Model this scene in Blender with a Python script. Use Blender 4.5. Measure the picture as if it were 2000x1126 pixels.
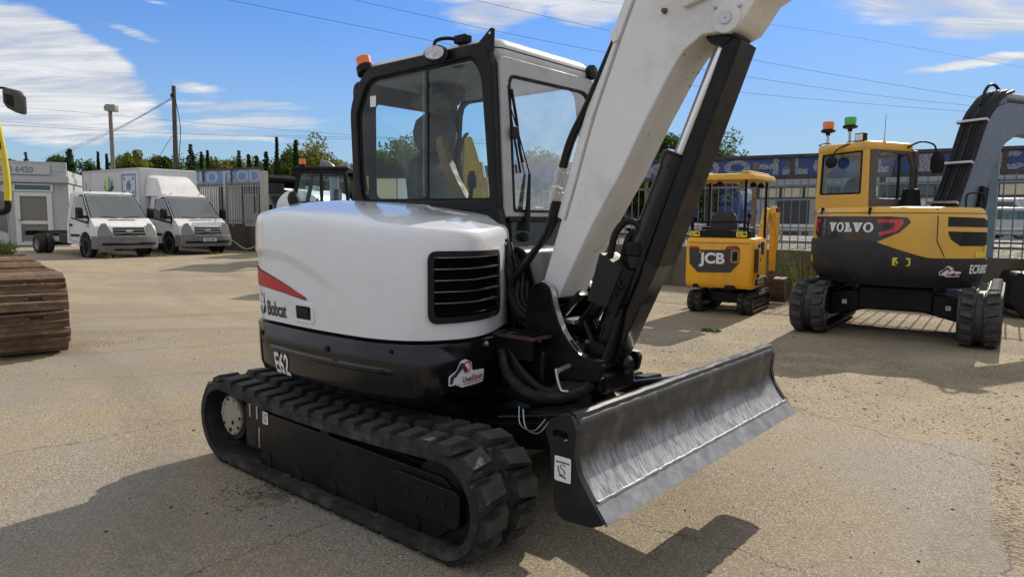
import bpy, bmesh, math, random
from mathutils import Matrix, Vector
from math import sin, cos, pi, radians as R
for o in list(bpy.data.objects): bpy.data.objects.remove(o)
scene = bpy.context.scene
COL = scene.collection
# ---------------------------------------------------------------- camera
CAM_H, PITCH, ROLL, FPX = 1.54, .0999, .0083, 1370.0
cd = bpy.data.cameras.new('camera'); cam = bpy.data.objects.new('camera', cd); COL.objects.link(cam)
cd.sensor_width = 36; cd.lens = FPX/2000*36; cd.clip_start = .05; cd.clip_end = 5000
_f = Vector((0, cos(PITCH), -sin(PITCH))); _r = Vector((1, 0, 0)); _u = _r.cross(_f)
_r2 = _r*cos(ROLL)+_u*sin(ROLL); _u2 = -_r*sin(ROLL)+_u*cos(ROLL)
cam.matrix_world = Matrix(((_r2.x,_u2.x,-_f.x,0),(_r2.y,_u2.y,-_f.y,0),(_r2.z,_u2.z,-_f.z,CAM_H),(0,0,0,1)))
scene.camera = cam
scene.view_settings.view_transform = 'Standard'; scene.view_settings.look = 'None'
scene.view_settings.gamma = 1; scene.view_settings.use_curve_mapping = False
scene.view_settings.exposure = 0.45
scene.render.engine = 'CYCLES'
cy = scene.cycles; cy.max_bounces = 5; cy.diffuse_bounces = 2; cy.glossy_bounces = 3; cy.transmission_bounces = 4; cy.transparent_max_bounces = 16
cy.adaptive_threshold = .02; cy.caustics_reflective = False; cy.caustics_refractive = False
# ---------------------------------------------------------------- sun and sky
SUN_EL, SUN_AZ = 35.0, 35.0            # azimuth clockwise from +Y
sd = bpy.data.lights.new('sun', 'SUN'); sun = bpy.data.objects.new('sun', sd); COL.objects.link(sun)
sd.energy = 3.55; sd.angle = R(.5); sd.color = (1, .90, .75)
_s = Vector((sin(R(SUN_AZ))*cos(R(SUN_EL)), cos(R(SUN_AZ))*cos(R(SUN_EL)), sin(R(SUN_EL))))
sun.rotation_euler = _s.to_track_quat('Z', 'Y').to_euler()
world = bpy.data.worlds.new('World'); scene.world = world; world.use_nodes = True
world.cycles.sampling_method = 'MANUAL'; world.cycles.sample_map_resolution = 512
def N(nt, t, **k):
    n = nt.nodes.new(t)
    for a, b in k.items():
        if a == 'i':
            for q, val in b.items(): n.inputs[q].default_value = val
        else: setattr(n, a, b)
    return n
def L(nt, a, b): nt.links.new(a, b)
def MATH(nt, op, a, b=None, c=None, clamp=False):
    n = nt.nodes.new('ShaderNodeMath'); n.operation = op; n.use_clamp = clamp
    for i, x in enumerate((a, b, c)):
        if x is None: continue
        if isinstance(x, (int, float)): n.inputs[i].default_value = x
        else: nt.links.new(x, n.inputs[i])
    return n.outputs[0]
def SMOOTH(nt, x, a, b, lo=0., hi=1.):
    n = nt.nodes.new('ShaderNodeMapRange'); n.interpolation_type = 'SMOOTHSTEP'
    nt.links.new(x, n.inputs[0])
    for i, q in zip((1, 2, 3, 4), (a, b, lo, hi)): n.inputs[i].default_value = q
    return n.outputs[0]
def MIXC(nt, f, a, b, mode='MIX'):
    n = nt.nodes.new('ShaderNodeMix'); n.data_type = 'RGBA'; n.blend_type = mode
    for i, x in ((0, f), (6, a), (7, b)):
        if isinstance(x, (int, float)): n.inputs[i].default_value = x
        elif isinstance(x, tuple): n.inputs[i].default_value = x if len(x) == 4 else (*x, 1)
        else: nt.links.new(x, n.inputs[i])
    return n.outputs[2]
def build_world():
    nt = world.node_tree; nt.nodes.clear()
    out = N(nt, 'ShaderNodeOutputWorld'); bg = N(nt, 'ShaderNodeBackground'); bg.inputs[1].default_value = .1
    sky = N(nt, 'ShaderNodeTexSky', sky_type='NISHITA', sun_disc=False, sun_elevation=R(SUN_EL), sun_rotation=R(SUN_AZ),
            altitude=400, air_density=1.0, dust_density=.4, ozone_density=2.2)
    tc = N(nt, 'ShaderNodeTexCoord'); sp = N(nt, 'ShaderNodeSeparateXYZ'); L(nt, tc.outputs['Generated'], sp.inputs[0])
    az = MATH(nt, 'MULTIPLY', MATH(nt, 'ARCTAN2', sp.outputs[0], sp.outputs[1]), 57.2958)
    el = MATH(nt, 'MULTIPLY', MATH(nt, 'ARCSINE', sp.outputs[2]), 57.2958)
    # clouds live on a flat layer high above: project the direction on it
    zz = MATH(nt, 'ADD', MATH(nt, 'MAXIMUM', sp.outputs[2], 0.), .11)
    pv = N(nt, 'ShaderNodeCombineXYZ'); L(nt, MATH(nt, 'DIVIDE', sp.outputs[0], zz), pv.inputs[0]); L(nt, MATH(nt, 'DIVIDE', sp.outputs[1], zz), pv.inputs[1])
    rot = N(nt, 'ShaderNodeMapping'); rot.inputs['Rotation'].default_value = (0, 0, R(-18)); rot.inputs['Scale'].default_value = (.5, 1.9, 1); L(nt, pv.outputs[0], rot.inputs[0])
    n1 = N(nt, 'ShaderNodeTexNoise', i={'Scale': 2.1, 'Detail': 6, 'Roughness': .66, 'Distortion': .9}); L(nt, rot.outputs[0], n1.inputs[0])
    n2 = N(nt, 'ShaderNodeTexNoise', i={'Scale': .42, 'Detail': 3, 'Roughness': .5}); L(nt, pv.outputs[0], n2.inputs[0])
    ae = N(nt, 'ShaderNodeCombineXYZ'); L(nt, az, ae.inputs[0]); L(nt, el, ae.inputs[1])
    # ragged edges
    n3 = N(nt, 'ShaderNodeTexNoise', i={'Scale': .22, 'Detail': 4, 'Roughness': .6}); L(nt, ae.outputs[0], n3.inputs[0])
    wob = N(nt, 'ShaderNodeVectorMath', operation='SUBTRACT'); L(nt, n3.outputs['Color'], wob.inputs[0]); wob.inputs[1].default_value = (.5, .5, .5)
    wsc = N(nt, 'ShaderNodeVectorMath', operation='MULTIPLY'); L(nt, wob.outputs[0], wsc.inputs[0]); wsc.inputs[1].default_value = (3.2, 1.3, 0)
    aw = N(nt, 'ShaderNodeVectorMath', operation='ADD'); L(nt, ae.outputs[0], aw.inputs[0]); L(nt, wsc.outputs[0], aw.inputs[1])
    bias = None
    # the banks in view: centre az/el, half sizes, tilt, weight, edge softness
    for (a, e, sa, se, t, w, s) in ((-34.5, 9.0, 9.2, 4.9, -13, .62, .74), (-42, 10.5, 10, 7.0, -18, .62, .7), (-32, 6.6, 7.6, 1.9, -2, .58, .6), (-20.5, 7.0, 11, 1.3, 4, .54, .1),
                                    (-24, 9.2, 4.0, 1.1, -8, .52, .1), (-21, 8.1, 9, .9, 3, .52, .1), (-22, 5.9, 12, .7, 1, .46, .1), (-27.5, 12.4, 3.2, .6, -14, .42, .1), (-26, 14.6, 3, .4, -8, .32, .1), (-31, 15.2, 2.6, .5, -5, .32, .1),
                                    (0, 17.6, 12.5, 2.6, -1, .62, .4), (-1.5, 15.8, 6.5, 2.0, 2, .62, .35), (6, 16.0, 6.0, 2.0, 5, .60, .35), (30, 14.8, 10, 2.6, -6, .60, .3), (34, 12.9, 7.5, 1.9, -4, .60, .3), (33, 10.5, 7, .65, 2, .56, .2), (15.5, 12.8, 2.0, .7, 30, .44, .1)):
        mp = N(nt, 'ShaderNodeMapping', vector_type='TEXTURE'); mp.inputs['Location'].default_value = (a, e, 0); mp.inputs['Rotation'].default_value = (0, 0, R(t)); mp.inputs['Scale'].default_value = (sa, se, 1)
        L(nt, aw.outputs[0], mp.inputs[0]); ln = N(nt, 'ShaderNodeVectorMath', operation='LENGTH'); L(nt, mp.outputs[0], ln.inputs[0])
        b = SMOOTH(nt, ln.outputs['Value'], s, 1.0, w, 0.)
        bias = b if bias is None else MATH(nt, 'MAXIMUM', bias, b)
    # outside the view the cloud cover is raised near full to brighten shaded surfaces
    gen = SMOOTH(nt, n2.outputs[0], .24, .44, .16, .64)
    infr = MATH(nt, 'MULTIPLY', SMOOTH(nt, MATH(nt, 'ABSOLUTE', az), 38, 50), 1.0)
    infr = MATH(nt, 'MAXIMUM', infr, SMOOTH(nt, el, 20, 27))
    tot = MATH(nt, 'MAXIMUM', bias, MATH(nt, 'MULTIPLY', gen, infr))
    dens = SMOOTH(nt, MATH(nt, 'ADD', n1.outputs[0], tot), .68, 1.14)
    dens = MATH(nt, 'MULTIPLY', dens, SMOOTH(nt, el, .5, 5))
    shade = SMOOTH(nt, n1.outputs[0], .35, .7)
    ccol = MIXC(nt, shade, (4.3, 4.5, 4.9), (7.0, 6.95, 6.9))
    gm = N(nt, 'ShaderNodeGamma'); gm.inputs[1].default_value = 1.5
    L(nt, MIXC(nt, 1.0, sky.outputs[0], (.109, .134, .158), 'MULTIPLY'), gm.inputs[0])
    sg = N(nt, 'ShaderNodeSeparateColor'); L(nt, gm.outputs[0], sg.inputs[0])
    kk = MATH(nt, 'DIVIDE', 7.3, MATH(nt, 'ADD', 1., MATH(nt, 'MULTIPLY', MATH(nt, 'MAXIMUM', MATH(nt, 'SUBTRACT', sg.outputs[1], .30), 0.), SMOOTH(nt, el, 19, 36, 1.35, .3))))
    sc = N(nt, 'ShaderNodeVectorMath', operation='SCALE'); L(nt, gm.outputs[0], sc.inputs[0]); L(nt, kk, sc.inputs['Scale'])
    hz = MIXC(nt, SMOOTH(nt, el, 0, 17, .60, .07), sc.outputs[0], (3.5, 4.6, 5.9))
    mix = MIXC(nt, MATH(nt, 'MULTIPLY', dens, .90), hz, ccol)
    L(nt, mix, bg.inputs[0]); L(nt, bg.outputs[0], out.inputs[0])
build_world()
# ---------------------------------------------------------------- helpers
class MB:
    def __init__(s): s.v = []; s.f = []
    def add(s, vs, fs):
        b = len(s.v); s.v += [tuple(x) for x in vs]; s.f += [tuple(i+b for i in f) for f in fs]; return s
    def box(s, x0, x1, y0, y1, z0, z1, M=None):
        vs = [Vector((x, y, z)) for z in (z0, z1) for y in (y0, y1) for x in (x0, x1)]
        if M: vs = [M @ q for q in vs]
        return s.add(vs, [(0,2,3,1),(4,5,7,6),(0,1,5,4),(2,6,7,3),(0,4,6,2),(1,3,7,5)])
    def prism(s, poly, ax, a, b, M=None):
        n = len(poly); P = {'x': lambda p, t: (t, p[0], p[1]), 'y': lambda p, t: (p[0], t, p[1]), 'z': lambda p, t: (p[0], p[1], t)}[ax]
        vs = [Vector(P(p, t)) for t in (a, b) for p in poly]
        if M: vs = [M @ q for q in vs]
        return s.add(vs, [tuple(range(n)), tuple(range(2*n-1, n-1, -1))]+[(i, (i+1) % n, n+(i+1) % n, n+i) for i in range(n)])
    def frame(s, o, i, ax, a, b):                       # picture-frame: outer and inner outline of equal count
        n = len(o); P = {'x': lambda p, t: (t, p[0], p[1]), 'y': lambda p, t: (p[0], t, p[1]), 'z': lambda p, t: (p[0], p[1], t)}[ax]
        vs = [P(p, t) for t in (a, b) for q in (o, i) for p in q]
        fs = []
        for k in range(n):
            j = (k+1) % n
            fs += [(k, j, n+j, n+k), (2*n+k, 3*n+k, 3*n+j, 2*n+j), (k, 2*n+k, 2*n+j, j), (n+k, n+j, 3*n+j, 3*n+k)]
        return s.add(vs, fs)
    def loft(s, rings, close=True, c0=True, c1=True):
        n = len(rings[0]); vs = [p for r in rings for p in r]; fs = []
        for i in range(len(rings)-1):
            for k in range(n if close else n-1):
                j = (k+1) % n; fs.append((i*n+k, i*n+j, (i+1)*n+j, (i+1)*n+k))
        if close and c0: fs.append(tuple(range(n-1, -1, -1)))
        if close and c1: fs.append(tuple(range((len(rings)-1)*n, len(rings)*n)))
        return s.add(vs, fs)
    def tube(s, path, r, n=8, cap=True, closed=False):
        P = [Vector(p) for p in path]; m = len(P); rr = r if isinstance(r, (list, tuple)) else [r]*m
        rings = []; up = None
        for i in range(m):
            if closed: t = P[(i+1) % m]-P[i-1]
            else: t = P[min(i+1, m-1)]-P[max(i-1, 0)]
            t.normalize()
            if up is None:
                up = Vector((0, 0, 1)) if abs(t.z) < .9 else Vector((1, 0, 0))
            a = t.cross(up); a.normalize(); b = a.cross(t); up = b
            rings.append([P[i]+a*cos(2*pi*k/n)*rr[i]+b*sin(2*pi*k/n)*rr[i] for k in range(n)])
        if closed: rings.append(rings[0])
        return s.loft(rings, True, cap and not closed, cap and not closed)
    def lathe(s, prof, M=None, n=24):                   # (radius, height) round local z
        M = M or Matrix.Identity(4)
        rings = [[M @ Vector((r*cos(2*pi*k/n), r*sin(2*pi*k/n), z)) for k in range(n)] for r, z in prof]
        return s.loft(rings)
    def mesh(s, name, sharp=35):
        me = bpy.data.meshes.new(name); me.from_pydata(s.v, [], s.f)
        bm = bmesh.new(); bm.from_mesh(me); bmesh.ops.recalc_face_normals(bm, faces=bm.faces)
        bm.to_mesh(me); bm.free()
        me.polygons.foreach_set('use_smooth', [True]*len(me.polygons)); me.set_sharp_from_angle(angle=R(sharp)); me.update()
        return me
    def build(s, name, m, parent=None, bev=0, sharp=35, seg=2, flip=False):
        me = s.mesh(name, sharp); me.materials.append(m)
        return link(name, me, parent, bev, seg)
def link(name, me, parent=None, bev=0, seg=2, M=None):
    o = bpy.data.objects.new(name, me); COL.objects.link(o)
    if parent: o.parent = parent
    if M is not None: o.matrix_basis = M
    if bev:
        b = o.modifiers.new('bevel', 'BEVEL'); b.width = bev; b.segments = seg; b.limit_method = 'ANGLE'; b.angle_limit = R(32); b.harden_normals = True
    return o
def tag(o, label=None, cat=None, group=None, kind=None):
    if label: o['label'] = label
    if cat: o['category'] = cat
    if group: o['group'] = group
    if kind: o['kind'] = kind
    return o
def thing(name, label, cat, loc=(0, 0, 0), rz=0, group=None):
    o = bpy.data.objects.new(name, None); COL.objects.link(o); o.location = loc; o.rotation_euler = (0, 0, rz); o.empty_display_size = .2
    return tag(o, label, cat, group)
def copy_tree(o, parent=None):
    c = o.copy(); COL.objects.link(c)
    if parent: c.parent = parent
    for ch in list(o.children): copy_tree(ch, c)
    return c
def rpoly(pts, rad, n=4):
    out = []; m = len(pts)
    for i in range(m):
        p = Vector(pts[i]); a = Vector(pts[i-1])-p; b = Vector(pts[(i+1) % m])-p
        r = rad[i] if isinstance(rad, (list, tuple)) else rad
        la, lb = a.length, b.length; a.normalize(); b.normalize()
        th = a.angle(b); d = min(r/math.tan(th/2) if th < 3.1 else r, la*.49, lb*.49)
        p0, p2 = p+a*d, p+b*d
        for k in range(n+1):
            t = k/n; out.append(tuple(p0*(1-t)**2+p*2*t*(1-t)+p2*t*t))
    return out
def rrect(x0, x1, y0, y1, r, n=4): return rpoly([(x0, y0), (x1, y0), (x1, y1), (x0, y1)], r, n)
def smooth(pts, n=6, closed=False):
    P = [Vector(p) for p in pts]; out = []; m = len(P)
    for i in range(m if closed else m-1):
        g = lambda k: P[k % m] if closed else P[max(0, min(m-1, k))]
        a, b, c, d = g(i-1), g(i), g(i+1), g(i+2)
        for k in range(n):
            t = k/n; out.append(.5*((2*b)+(c-a)*t+(2*a-5*b+4*c-d)*t*t+(3*b-a-3*c+d)*t**3))
    if not closed: out.append(P[-1])
    return out
def aim(p, q):                                          # local z from p towards q
    p = Vector(p); d = Vector(q)-p
    return Matrix.Translation(p) @ d.to_track_quat('Z', 'Y').to_matrix().to_4x4()
def T(x, y, z): return Matrix.Translation((x, y, z))
def AX(axis): return {'x': Matrix.Rotation(R(90), 4, 'Y'), '-x': Matrix.Rotation(R(-90), 4, 'Y'), 'y': Matrix.Rotation(R(-90), 4, 'X'), '-y': Matrix.Rotation(R(90), 4, 'X'), 'z': Matrix.Identity(4)}[axis]
def text_mesh(txt, size=1., bold=0., sx=1., slices=0, align='LEFT', shear=0.):
    cu = bpy.data.curves.new('t', 'FONT'); cu.body = txt; cu.size = size; cu.offset = bold; cu.align_x = align; cu.shear = shear; cu.resolution_u = 4
    o = bpy.data.objects.new('t', cu); COL.objects.link(o)
    dg = bpy.context.evaluated_depsgraph_get(); dg.update(); me = bpy.data.meshes.new_from_object(o.evaluated_get(dg))
    bpy.data.objects.remove(o); bpy.data.curves.remove(cu)
    bm = bmesh.new(); bm.from_mesh(me); bpy.data.meshes.remove(me)
    bmesh.ops.remove_doubles(bm, verts=bm.verts, dist=size*1e-4)
    for v in bm.verts: v.co.x *= sx
    if slices:
        xs = [v.co.x for v in bm.verts]; a, b = min(xs), max(xs)
        for k in range(1, slices):
            bmesh.ops.bisect_plane(bm, geom=bm.verts[:]+bm.edges[:]+bm.faces[:], plane_co=(a+(b-a)*k/slices, 0, 0), plane_no=(1, 0, 0))
    bmesh.ops.triangulate(bm, faces=bm.faces)
    bm.verts.index_update(); vs = [(v.co.x, v.co.y) for v in bm.verts]; fs = [tuple(v.index for v in f.verts) for f in bm.faces]; bm.free()
    return vs, fs
def poly_mesh(poly, slices=0):
    bm = bmesh.new(); bm.faces.new([bm.verts.new((x, y, 0)) for x, y in poly])
    bmesh.ops.triangulate(bm, faces=bm.faces)
    if slices:
        xs = [p[0] for p in poly]; a, b = min(xs), max(xs)
        for k in range(1, slices): bmesh.ops.bisect_plane(bm, geom=bm.verts[:]+bm.edges[:]+bm.faces[:], plane_co=(a+(b-a)*k/slices, 0, 0), plane_no=(1, 0, 0))
        bmesh.ops.triangulate(bm, faces=bm.faces)
    bm.verts.index_update(); r = [(v.co.x, v.co.y) for v in bm.verts], [tuple(v.index for v in f.verts) for f in bm.faces]; bm.free()
    return r
def put(name, flat, fn, m, parent, flipcheck=None):     # lay a flat outline on a surface fn(x, y) -> point
    vs, fs = flat; me = bpy.data.meshes.new(name); me.from_pydata([tuple(fn(x, y)) for x, y in vs], [], fs); me.materials.append(m); me.update()
    return link(name, me, parent)
def plane_fn(o, ax, ay, off=0):
    o, ax, ay = Vector(o), Vector(ax).normalized(), Vector(ay).normalized(); nn = ax.cross(ay)*off
    return lambda x, y: o+ax*x+ay*y+nn
# ---------------------------------------------------------------- materials
MATS = {}
def mat(name, col, rough=.5, metal=0., coat=0., var=.08, vs=6., bump=0., bs=60., dirt=None, dirt_amt=.3, ds=4., spec=.5, streak=False, bdist=.002):
    m = bpy.data.materials.new(name); m.use_nodes = True; nt = m.node_tree; p = nt.nodes['Principled BSDF']
    tc = N(nt, 'ShaderNodeTexCoord'); co = tc.outputs['Object']
    n = N(nt, 'ShaderNodeTexNoise', i={'Scale': vs, 'Detail': 6, 'Roughness': .6}); L(nt, co, n.inputs[0])
    c = MIXC(nt, n.outputs[0], tuple(x*(1-var*2) for x in col), tuple(min(1, x*(1+var*2)) for x in col))
    if dirt:
        mp = N(nt, 'ShaderNodeMapping'); L(nt, co, mp.inputs[0])
        if streak: mp.inputs['Scale'].default_value = (1, 1, .15)
        d = N(nt, 'ShaderNodeTexNoise', i={'Scale': ds, 'Detail': 9, 'Roughness': .68}); L(nt, mp.outputs[0], d.inputs[0])
        c = MIXC(nt, MATH(nt, 'MULTIPLY', SMOOTH(nt, d.outputs[0], .46, .68), dirt_amt), c, dirt)
    L(nt, c, p.inputs['Base Color'])
    rn = N(nt, 'ShaderNodeTexNoise', i={'Scale': vs*2.3, 'Detail': 5}); L(nt, co, rn.inputs[0])
    L(nt, SMOOTH(nt, rn.outputs[0], .25, .75, max(0, rough*.75), min(1, rough*1.3)), p.inputs['Roughness'])
    p.inputs['Metallic'].default_value = metal; p.inputs['Coat Weight'].default_value = coat; p.inputs['Coat Roughness'].default_value = .06
    p.inputs['Specular IOR Level'].default_value = spec
    if bump:
        bn = N(nt, 'ShaderNodeTexNoise', i={'Scale': bs, 'Detail': 6, 'Roughness': .6}); L(nt, co, bn.inputs[0])
        b = N(nt, 'ShaderNodeBump', i={'Strength': bump, 'Distance': bdist}); L(nt, bn.outputs[0], b.inputs['Height']); L(nt, b.outputs[0], p.inputs['Normal'])
    MATS[name] = m
    return m
def glass(name, tint=(.8, .9, .9), base=.05, rough=.0, film=0., filmcol=(.6, .6, .6)):
    m = bpy.data.materials.new(name); m.use_nodes = True; nt = m.node_tree; nt.nodes.clear()
    out = N(nt, 'ShaderNodeOutputMaterial'); tr = N(nt, 'ShaderNodeBsdfTransparent'); tr.inputs[0].default_value = (*tint, 1)
    gl = N(nt, 'ShaderNodeBsdfGlossy', i={'Roughness': rough}); geo = N(nt, 'ShaderNodeNewGeometry')
    dt = N(nt, 'ShaderNodeVectorMath', operation='DOT_PRODUCT'); L(nt, geo.outputs['Normal'], dt.inputs[0]); L(nt, geo.outputs['Incoming'], dt.inputs[1])
    sch = MATH(nt, 'ADD', .045, MATH(nt, 'MULTIPLY', MATH(nt, 'POWER', MATH(nt, 'SUBTRACT', 1., MATH(nt, 'ABSOLUTE', dt.outputs['Value'])), 5.), .95))
    mx = N(nt, 'ShaderNodeMixShader'); L(nt, MATH(nt, 'ADD', sch, base, clamp=True), mx.inputs[0]); L(nt, tr.outputs[0], mx.inputs[1]); L(nt, gl.outputs[0], mx.inputs[2])
    last = mx
    if film:
        df = N(nt, 'ShaderNodeBsdfDiffuse'); df.inputs[0].default_value = (*filmcol, 1)
        tc = N(nt, 'ShaderNodeTexCoord'); n = N(nt, 'ShaderNodeTexNoise', i={'Scale': 5, 'Detail': 8, 'Roughness': .7}); L(nt, tc.outputs['Object'], n.inputs[0])
        m2 = N(nt, 'ShaderNodeMixShader'); L(nt, SMOOTH(nt, n.outputs[0], .3, .8, film*.4, film), m2.inputs[0]); L(nt, mx.outputs[0], m2.inputs[1]); L(nt, df.outputs[0], m2.inputs[2]); last = m2
    L(nt, last.outputs[0], out.inputs[0]); MATS[name] = m
    return m
WHITE = mat('white_gloss_paint', (.75, .765, .81), .22, coat=.6, var=.02, dirt=(.5, .48, .44), dirt_amt=.12, ds=2.2)
BOOMW = mat('boom_white_paint', (.76, .76, .765), .38, coat=.15, var=.03, dirt=(.42, .38, .31), dirt_amt=.3, ds=3.5, bump=.15, bs=30)
NAVY = mat('blue_black_gloss_paint', (.005, .005, .007), .20, spec=.35, coat=.15, var=.15, bump=.2, bs=9, dirt=(.016, .015, .013), dirt_amt=.5, ds=3)
CABBLK = mat('cab_black_paint', (.005, .0045, .006), .40, coat=.03, var=.1, dirt=(.016, .015, .016), dirt_amt=.4, ds=5, spec=.22)
BLK = mat('black_paint', (.005, .005, .006), .40, coat=.04, var=.12, bump=.1, bs=25, dirt=(.018, .017, .015), dirt_amt=.5, ds=6, spec=.25)
MATT = mat('matt_black_plastic', (.008, .008, .009), .6, var=.1, spec=.25)
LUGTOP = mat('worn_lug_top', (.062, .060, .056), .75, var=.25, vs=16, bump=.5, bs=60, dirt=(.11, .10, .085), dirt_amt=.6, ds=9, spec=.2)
RUBBER = mat('track_rubber', (.024, .0235, .023), .72, var=.25, vs=9, bump=.3, bs=45, dirt=(.11, .105, .095), dirt_amt=.6, spec=.25, ds=7, bdist=.003)
HOSE = mat('hose_rubber', (.007, .007, .008), .45, var=.1, spec=.3)
CHROME = mat('chrome_rod', (.72, .72, .74), .16, metal=1, var=.02)
STEEL = mat('bare_steel', (.5, .5, .51), .38, metal=.9, var=.1)
PLATE = mat('dusty_hub_plate', (.36, .33, .27), .6, metal=.2, var=.15, vs=20, dirt=(.2, .17, .13), dirt_amt=.5)
DECALW = mat('white_decal', (.74, .74, .75), .4, var=.02)
DECALK = mat('black_decal', (.012, .012, .014), .35, var=.02)
DECALR = mat('red_decal', (.46, .012, .022), .35, coat=.1, var=.1, vs=2)
DECALY = mat('yellow_decal', (.72, .56, .03), .4, var=.03)
ROOF = mat('cab_roof_paint', (.55, .57, .58), .35, coat=.3, var=.04, dirt=(.35, .33, .3), dirt_amt=.3)
FRAMEG = mat('cab_frame_grey_paint', (.40, .39, .40), .45, var=.05, dirt=(.2, .18, .16), dirt_amt=.3)
GLS = glass('cab_glass', (.86, .96, .98), .005, film=.004)
GLSD = glass('windscreen_glass', (.84, .92, .90), .30, film=.08, filmcol=(.5, .52, .46))
GLST = glass('tinted_glass', (.45, .55, .56), .05)
SEAT = mat('seat_vinyl', (.028, .028, .03), .6, var=.15, bump=.2, bs=20)
SEATY = mat('seat_tan_vinyl', (.15, .09, .02), .6, var=.15)
TRIM = mat('cab_lining', (.17, .17, .18), .7, var=.08)
AMBER = mat('amber_lens', (.75, .16, .01), .25, coat=.5, var=.05)
GREENL = mat('green_lens', (.03, .38, .04), .25, coat=.5, var=.05)
# ---------------------------------------------------------------- ground
def gz(x, y):                                           # the yard rises a little towards the parked trucks
    d = (-.55*x+.83*y-12.5)/7.0; d = max(0., min(1., d)); return .31*d*d*(3-2*d)
def ground_material():
    m = bpy.data.materials.new('yard_concrete'); m.use_nodes = True; nt = m.node_tree; p = nt.nodes['Principled BSDF']
    tc = N(nt, 'ShaderNodeTexCoord'); co = tc.outputs['Object']
    sp = N(nt, 'ShaderNodeSeparateXYZ'); L(nt, co, sp.inputs[0]); X, Y = sp.outputs[0], sp.outputs[1]
    def noise(s, d=6, r=.6, dist=0.):
        n = N(nt, 'ShaderNodeTexNoise', noise_dimensions='2D', i={'Scale': s, 'Detail': min(d, 5), 'Roughness': r, 'Distortion': dist}); L(nt, co, n.inputs[0]); return n.outputs[0]
    def voro(s, f='F1', rnd=1.):
        n = N(nt, 'ShaderNodeTexVoronoi', feature=f, voronoi_dimensions='2D', i={'Scale': s, 'Randomness': rnd}); L(nt, co, n.inputs[0]); return n
    big, mid, fine = noise(.35, 4), noise(1.6, 7, .65), noise(14, 8, .7)
    wob = MATH(nt, 'MULTIPLY', MATH(nt, 'SUBTRACT', noise(.9, 6, .7), .5), 1.3)
    # concrete: grey brown with pale and dark aggregate
    conc = MIXC(nt, mid, (0.210, 0.168, 0.114), (0.328, 0.269, 0.187))
    conc = MIXC(nt, SMOOTH(nt, big, .4, .62), conc, (0.294, 0.252, 0.191))
    conc = MIXC(nt, MATH(nt, 'MULTIPLY', SMOOTH(nt, fine, .35, .75), .5), conc, (0.193, 0.156, 0.102))
    v1 = voro(42); v1b = voro(95)
    spk = MATH(nt, 'MULTIPLY', MATH(nt, 'LESS_THAN', v1.outputs['Distance'], .24), SMOOTH(nt, v1.outputs['Color'], .52, .62))
    spk2 = MATH(nt, 'MULTIPLY', MATH(nt, 'LESS_THAN', v1b.outputs['Distance'], .3), SMOOTH(nt, v1b.outputs['Color'], .5, .56))
    conc = MIXC(nt, MATH(nt, 'MULTIPLY', spk, .6), conc, (0.504, 0.455, 0.358)); conc = MIXC(nt, MATH(nt, 'MULTIPLY', spk2, .35), conc, (0.445, 0.396, 0.309))
    dk = voro(60); drk = MATH(nt, 'MULTIPLY', MATH(nt, 'LESS_THAN', dk.outputs['Distance'], .22), SMOOTH(nt, dk.outputs['Color'], .6, .66))
    conc = MIXC(nt, MATH(nt, 'MULTIPLY', drk, .5), conc, (0.084, 0.072, 0.057))
    gp = noise(.5, 5, .6)
    conc = MIXC(nt, MATH(nt, 'MULTIPLY', SMOOTH(nt, gp, .42, .60), .55), conc, (0.244, 0.233, 0.216))
    # loose gravel and dust
    v2 = voro(30); grav = MIXC(nt, v2.outputs['Color'], (0.176, 0.139, 0.089), (0.378, 0.304, 0.203)); grav = MIXC(nt, SMOOTH(nt, v2.outputs['Distance'], .25, .65), grav, (0.181, 0.143, 0.094))
    dust = MIXC(nt, mid, (0.269, 0.210, 0.135), (0.370, 0.299, 0.191))
    grav = MIXC(nt, SMOOTH(nt, noise(.8, 6, .7), .38, .6), grav, dust)
    # where the slab ends: the loose surface begins beyond x+... line
    e1 = MATH(nt, 'ADD', MATH(nt, 'ADD', MATH(nt, 'MULTIPLY', X, .62), MATH(nt, 'MULTIPLY', Y, .80)), wob)
    slab = SMOOTH(nt, e1, 5.75, 6.05)
    e2 = MATH(nt, 'SUBTRACT', MATH(nt, 'ADD', MATH(nt, 'MULTIPLY', X, .93), MATH(nt, 'MULTIPLY', wob, .25)), MATH(nt, 'MULTIPLY', Y, .60))
    slab = MATH(nt, 'MAXIMUM', slab, SMOOTH(nt, e2, .22, .30))
    leftside = SMOOTH(nt, MATH(nt, 'ADD', MATH(nt, 'ADD', X, MATH(nt, 'MULTIPLY', Y, .25)), wob), -2.2, 1.2)
    gmask = MATH(nt, 'MULTIPLY', slab, leftside)
    patch = MATH(nt, 'MULTIPLY', SMOOTH(nt, noise(.22, 5, .6), .52, .60), SMOOTH(nt, Y, 5.5, 8))
    gmask = MATH(nt, 'MAXIMUM', gmask, MATH(nt, 'MULTIPLY', patch, .85))
    col = MIXC(nt, gmask, conc, grav)
    # sandy veil towards the far yard
    col = MIXC(nt, MATH(nt, 'MULTIPLY', SMOOTH(nt, Y, 6, 14), SMOOTH(nt, mid, .25, .7, .25, .75)), col, (0.361, 0.291, 0.187))
    # grey worn bands of the far yard
    bn = N(nt, 'ShaderNodeMapping'); bn.inputs['Rotation'].default_value = (0, 0, R(25)); bn.inputs['Scale'].default_value = (.35, 1.1, 1); L(nt, co, bn.inputs[0])
    bz = N(nt, 'ShaderNodeTexNoise', noise_dimensions='2D', i={'Scale': .55, 'Detail': 5, 'Roughness': .6}); L(nt, bn.outputs[0], bz.inputs[0])
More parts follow.
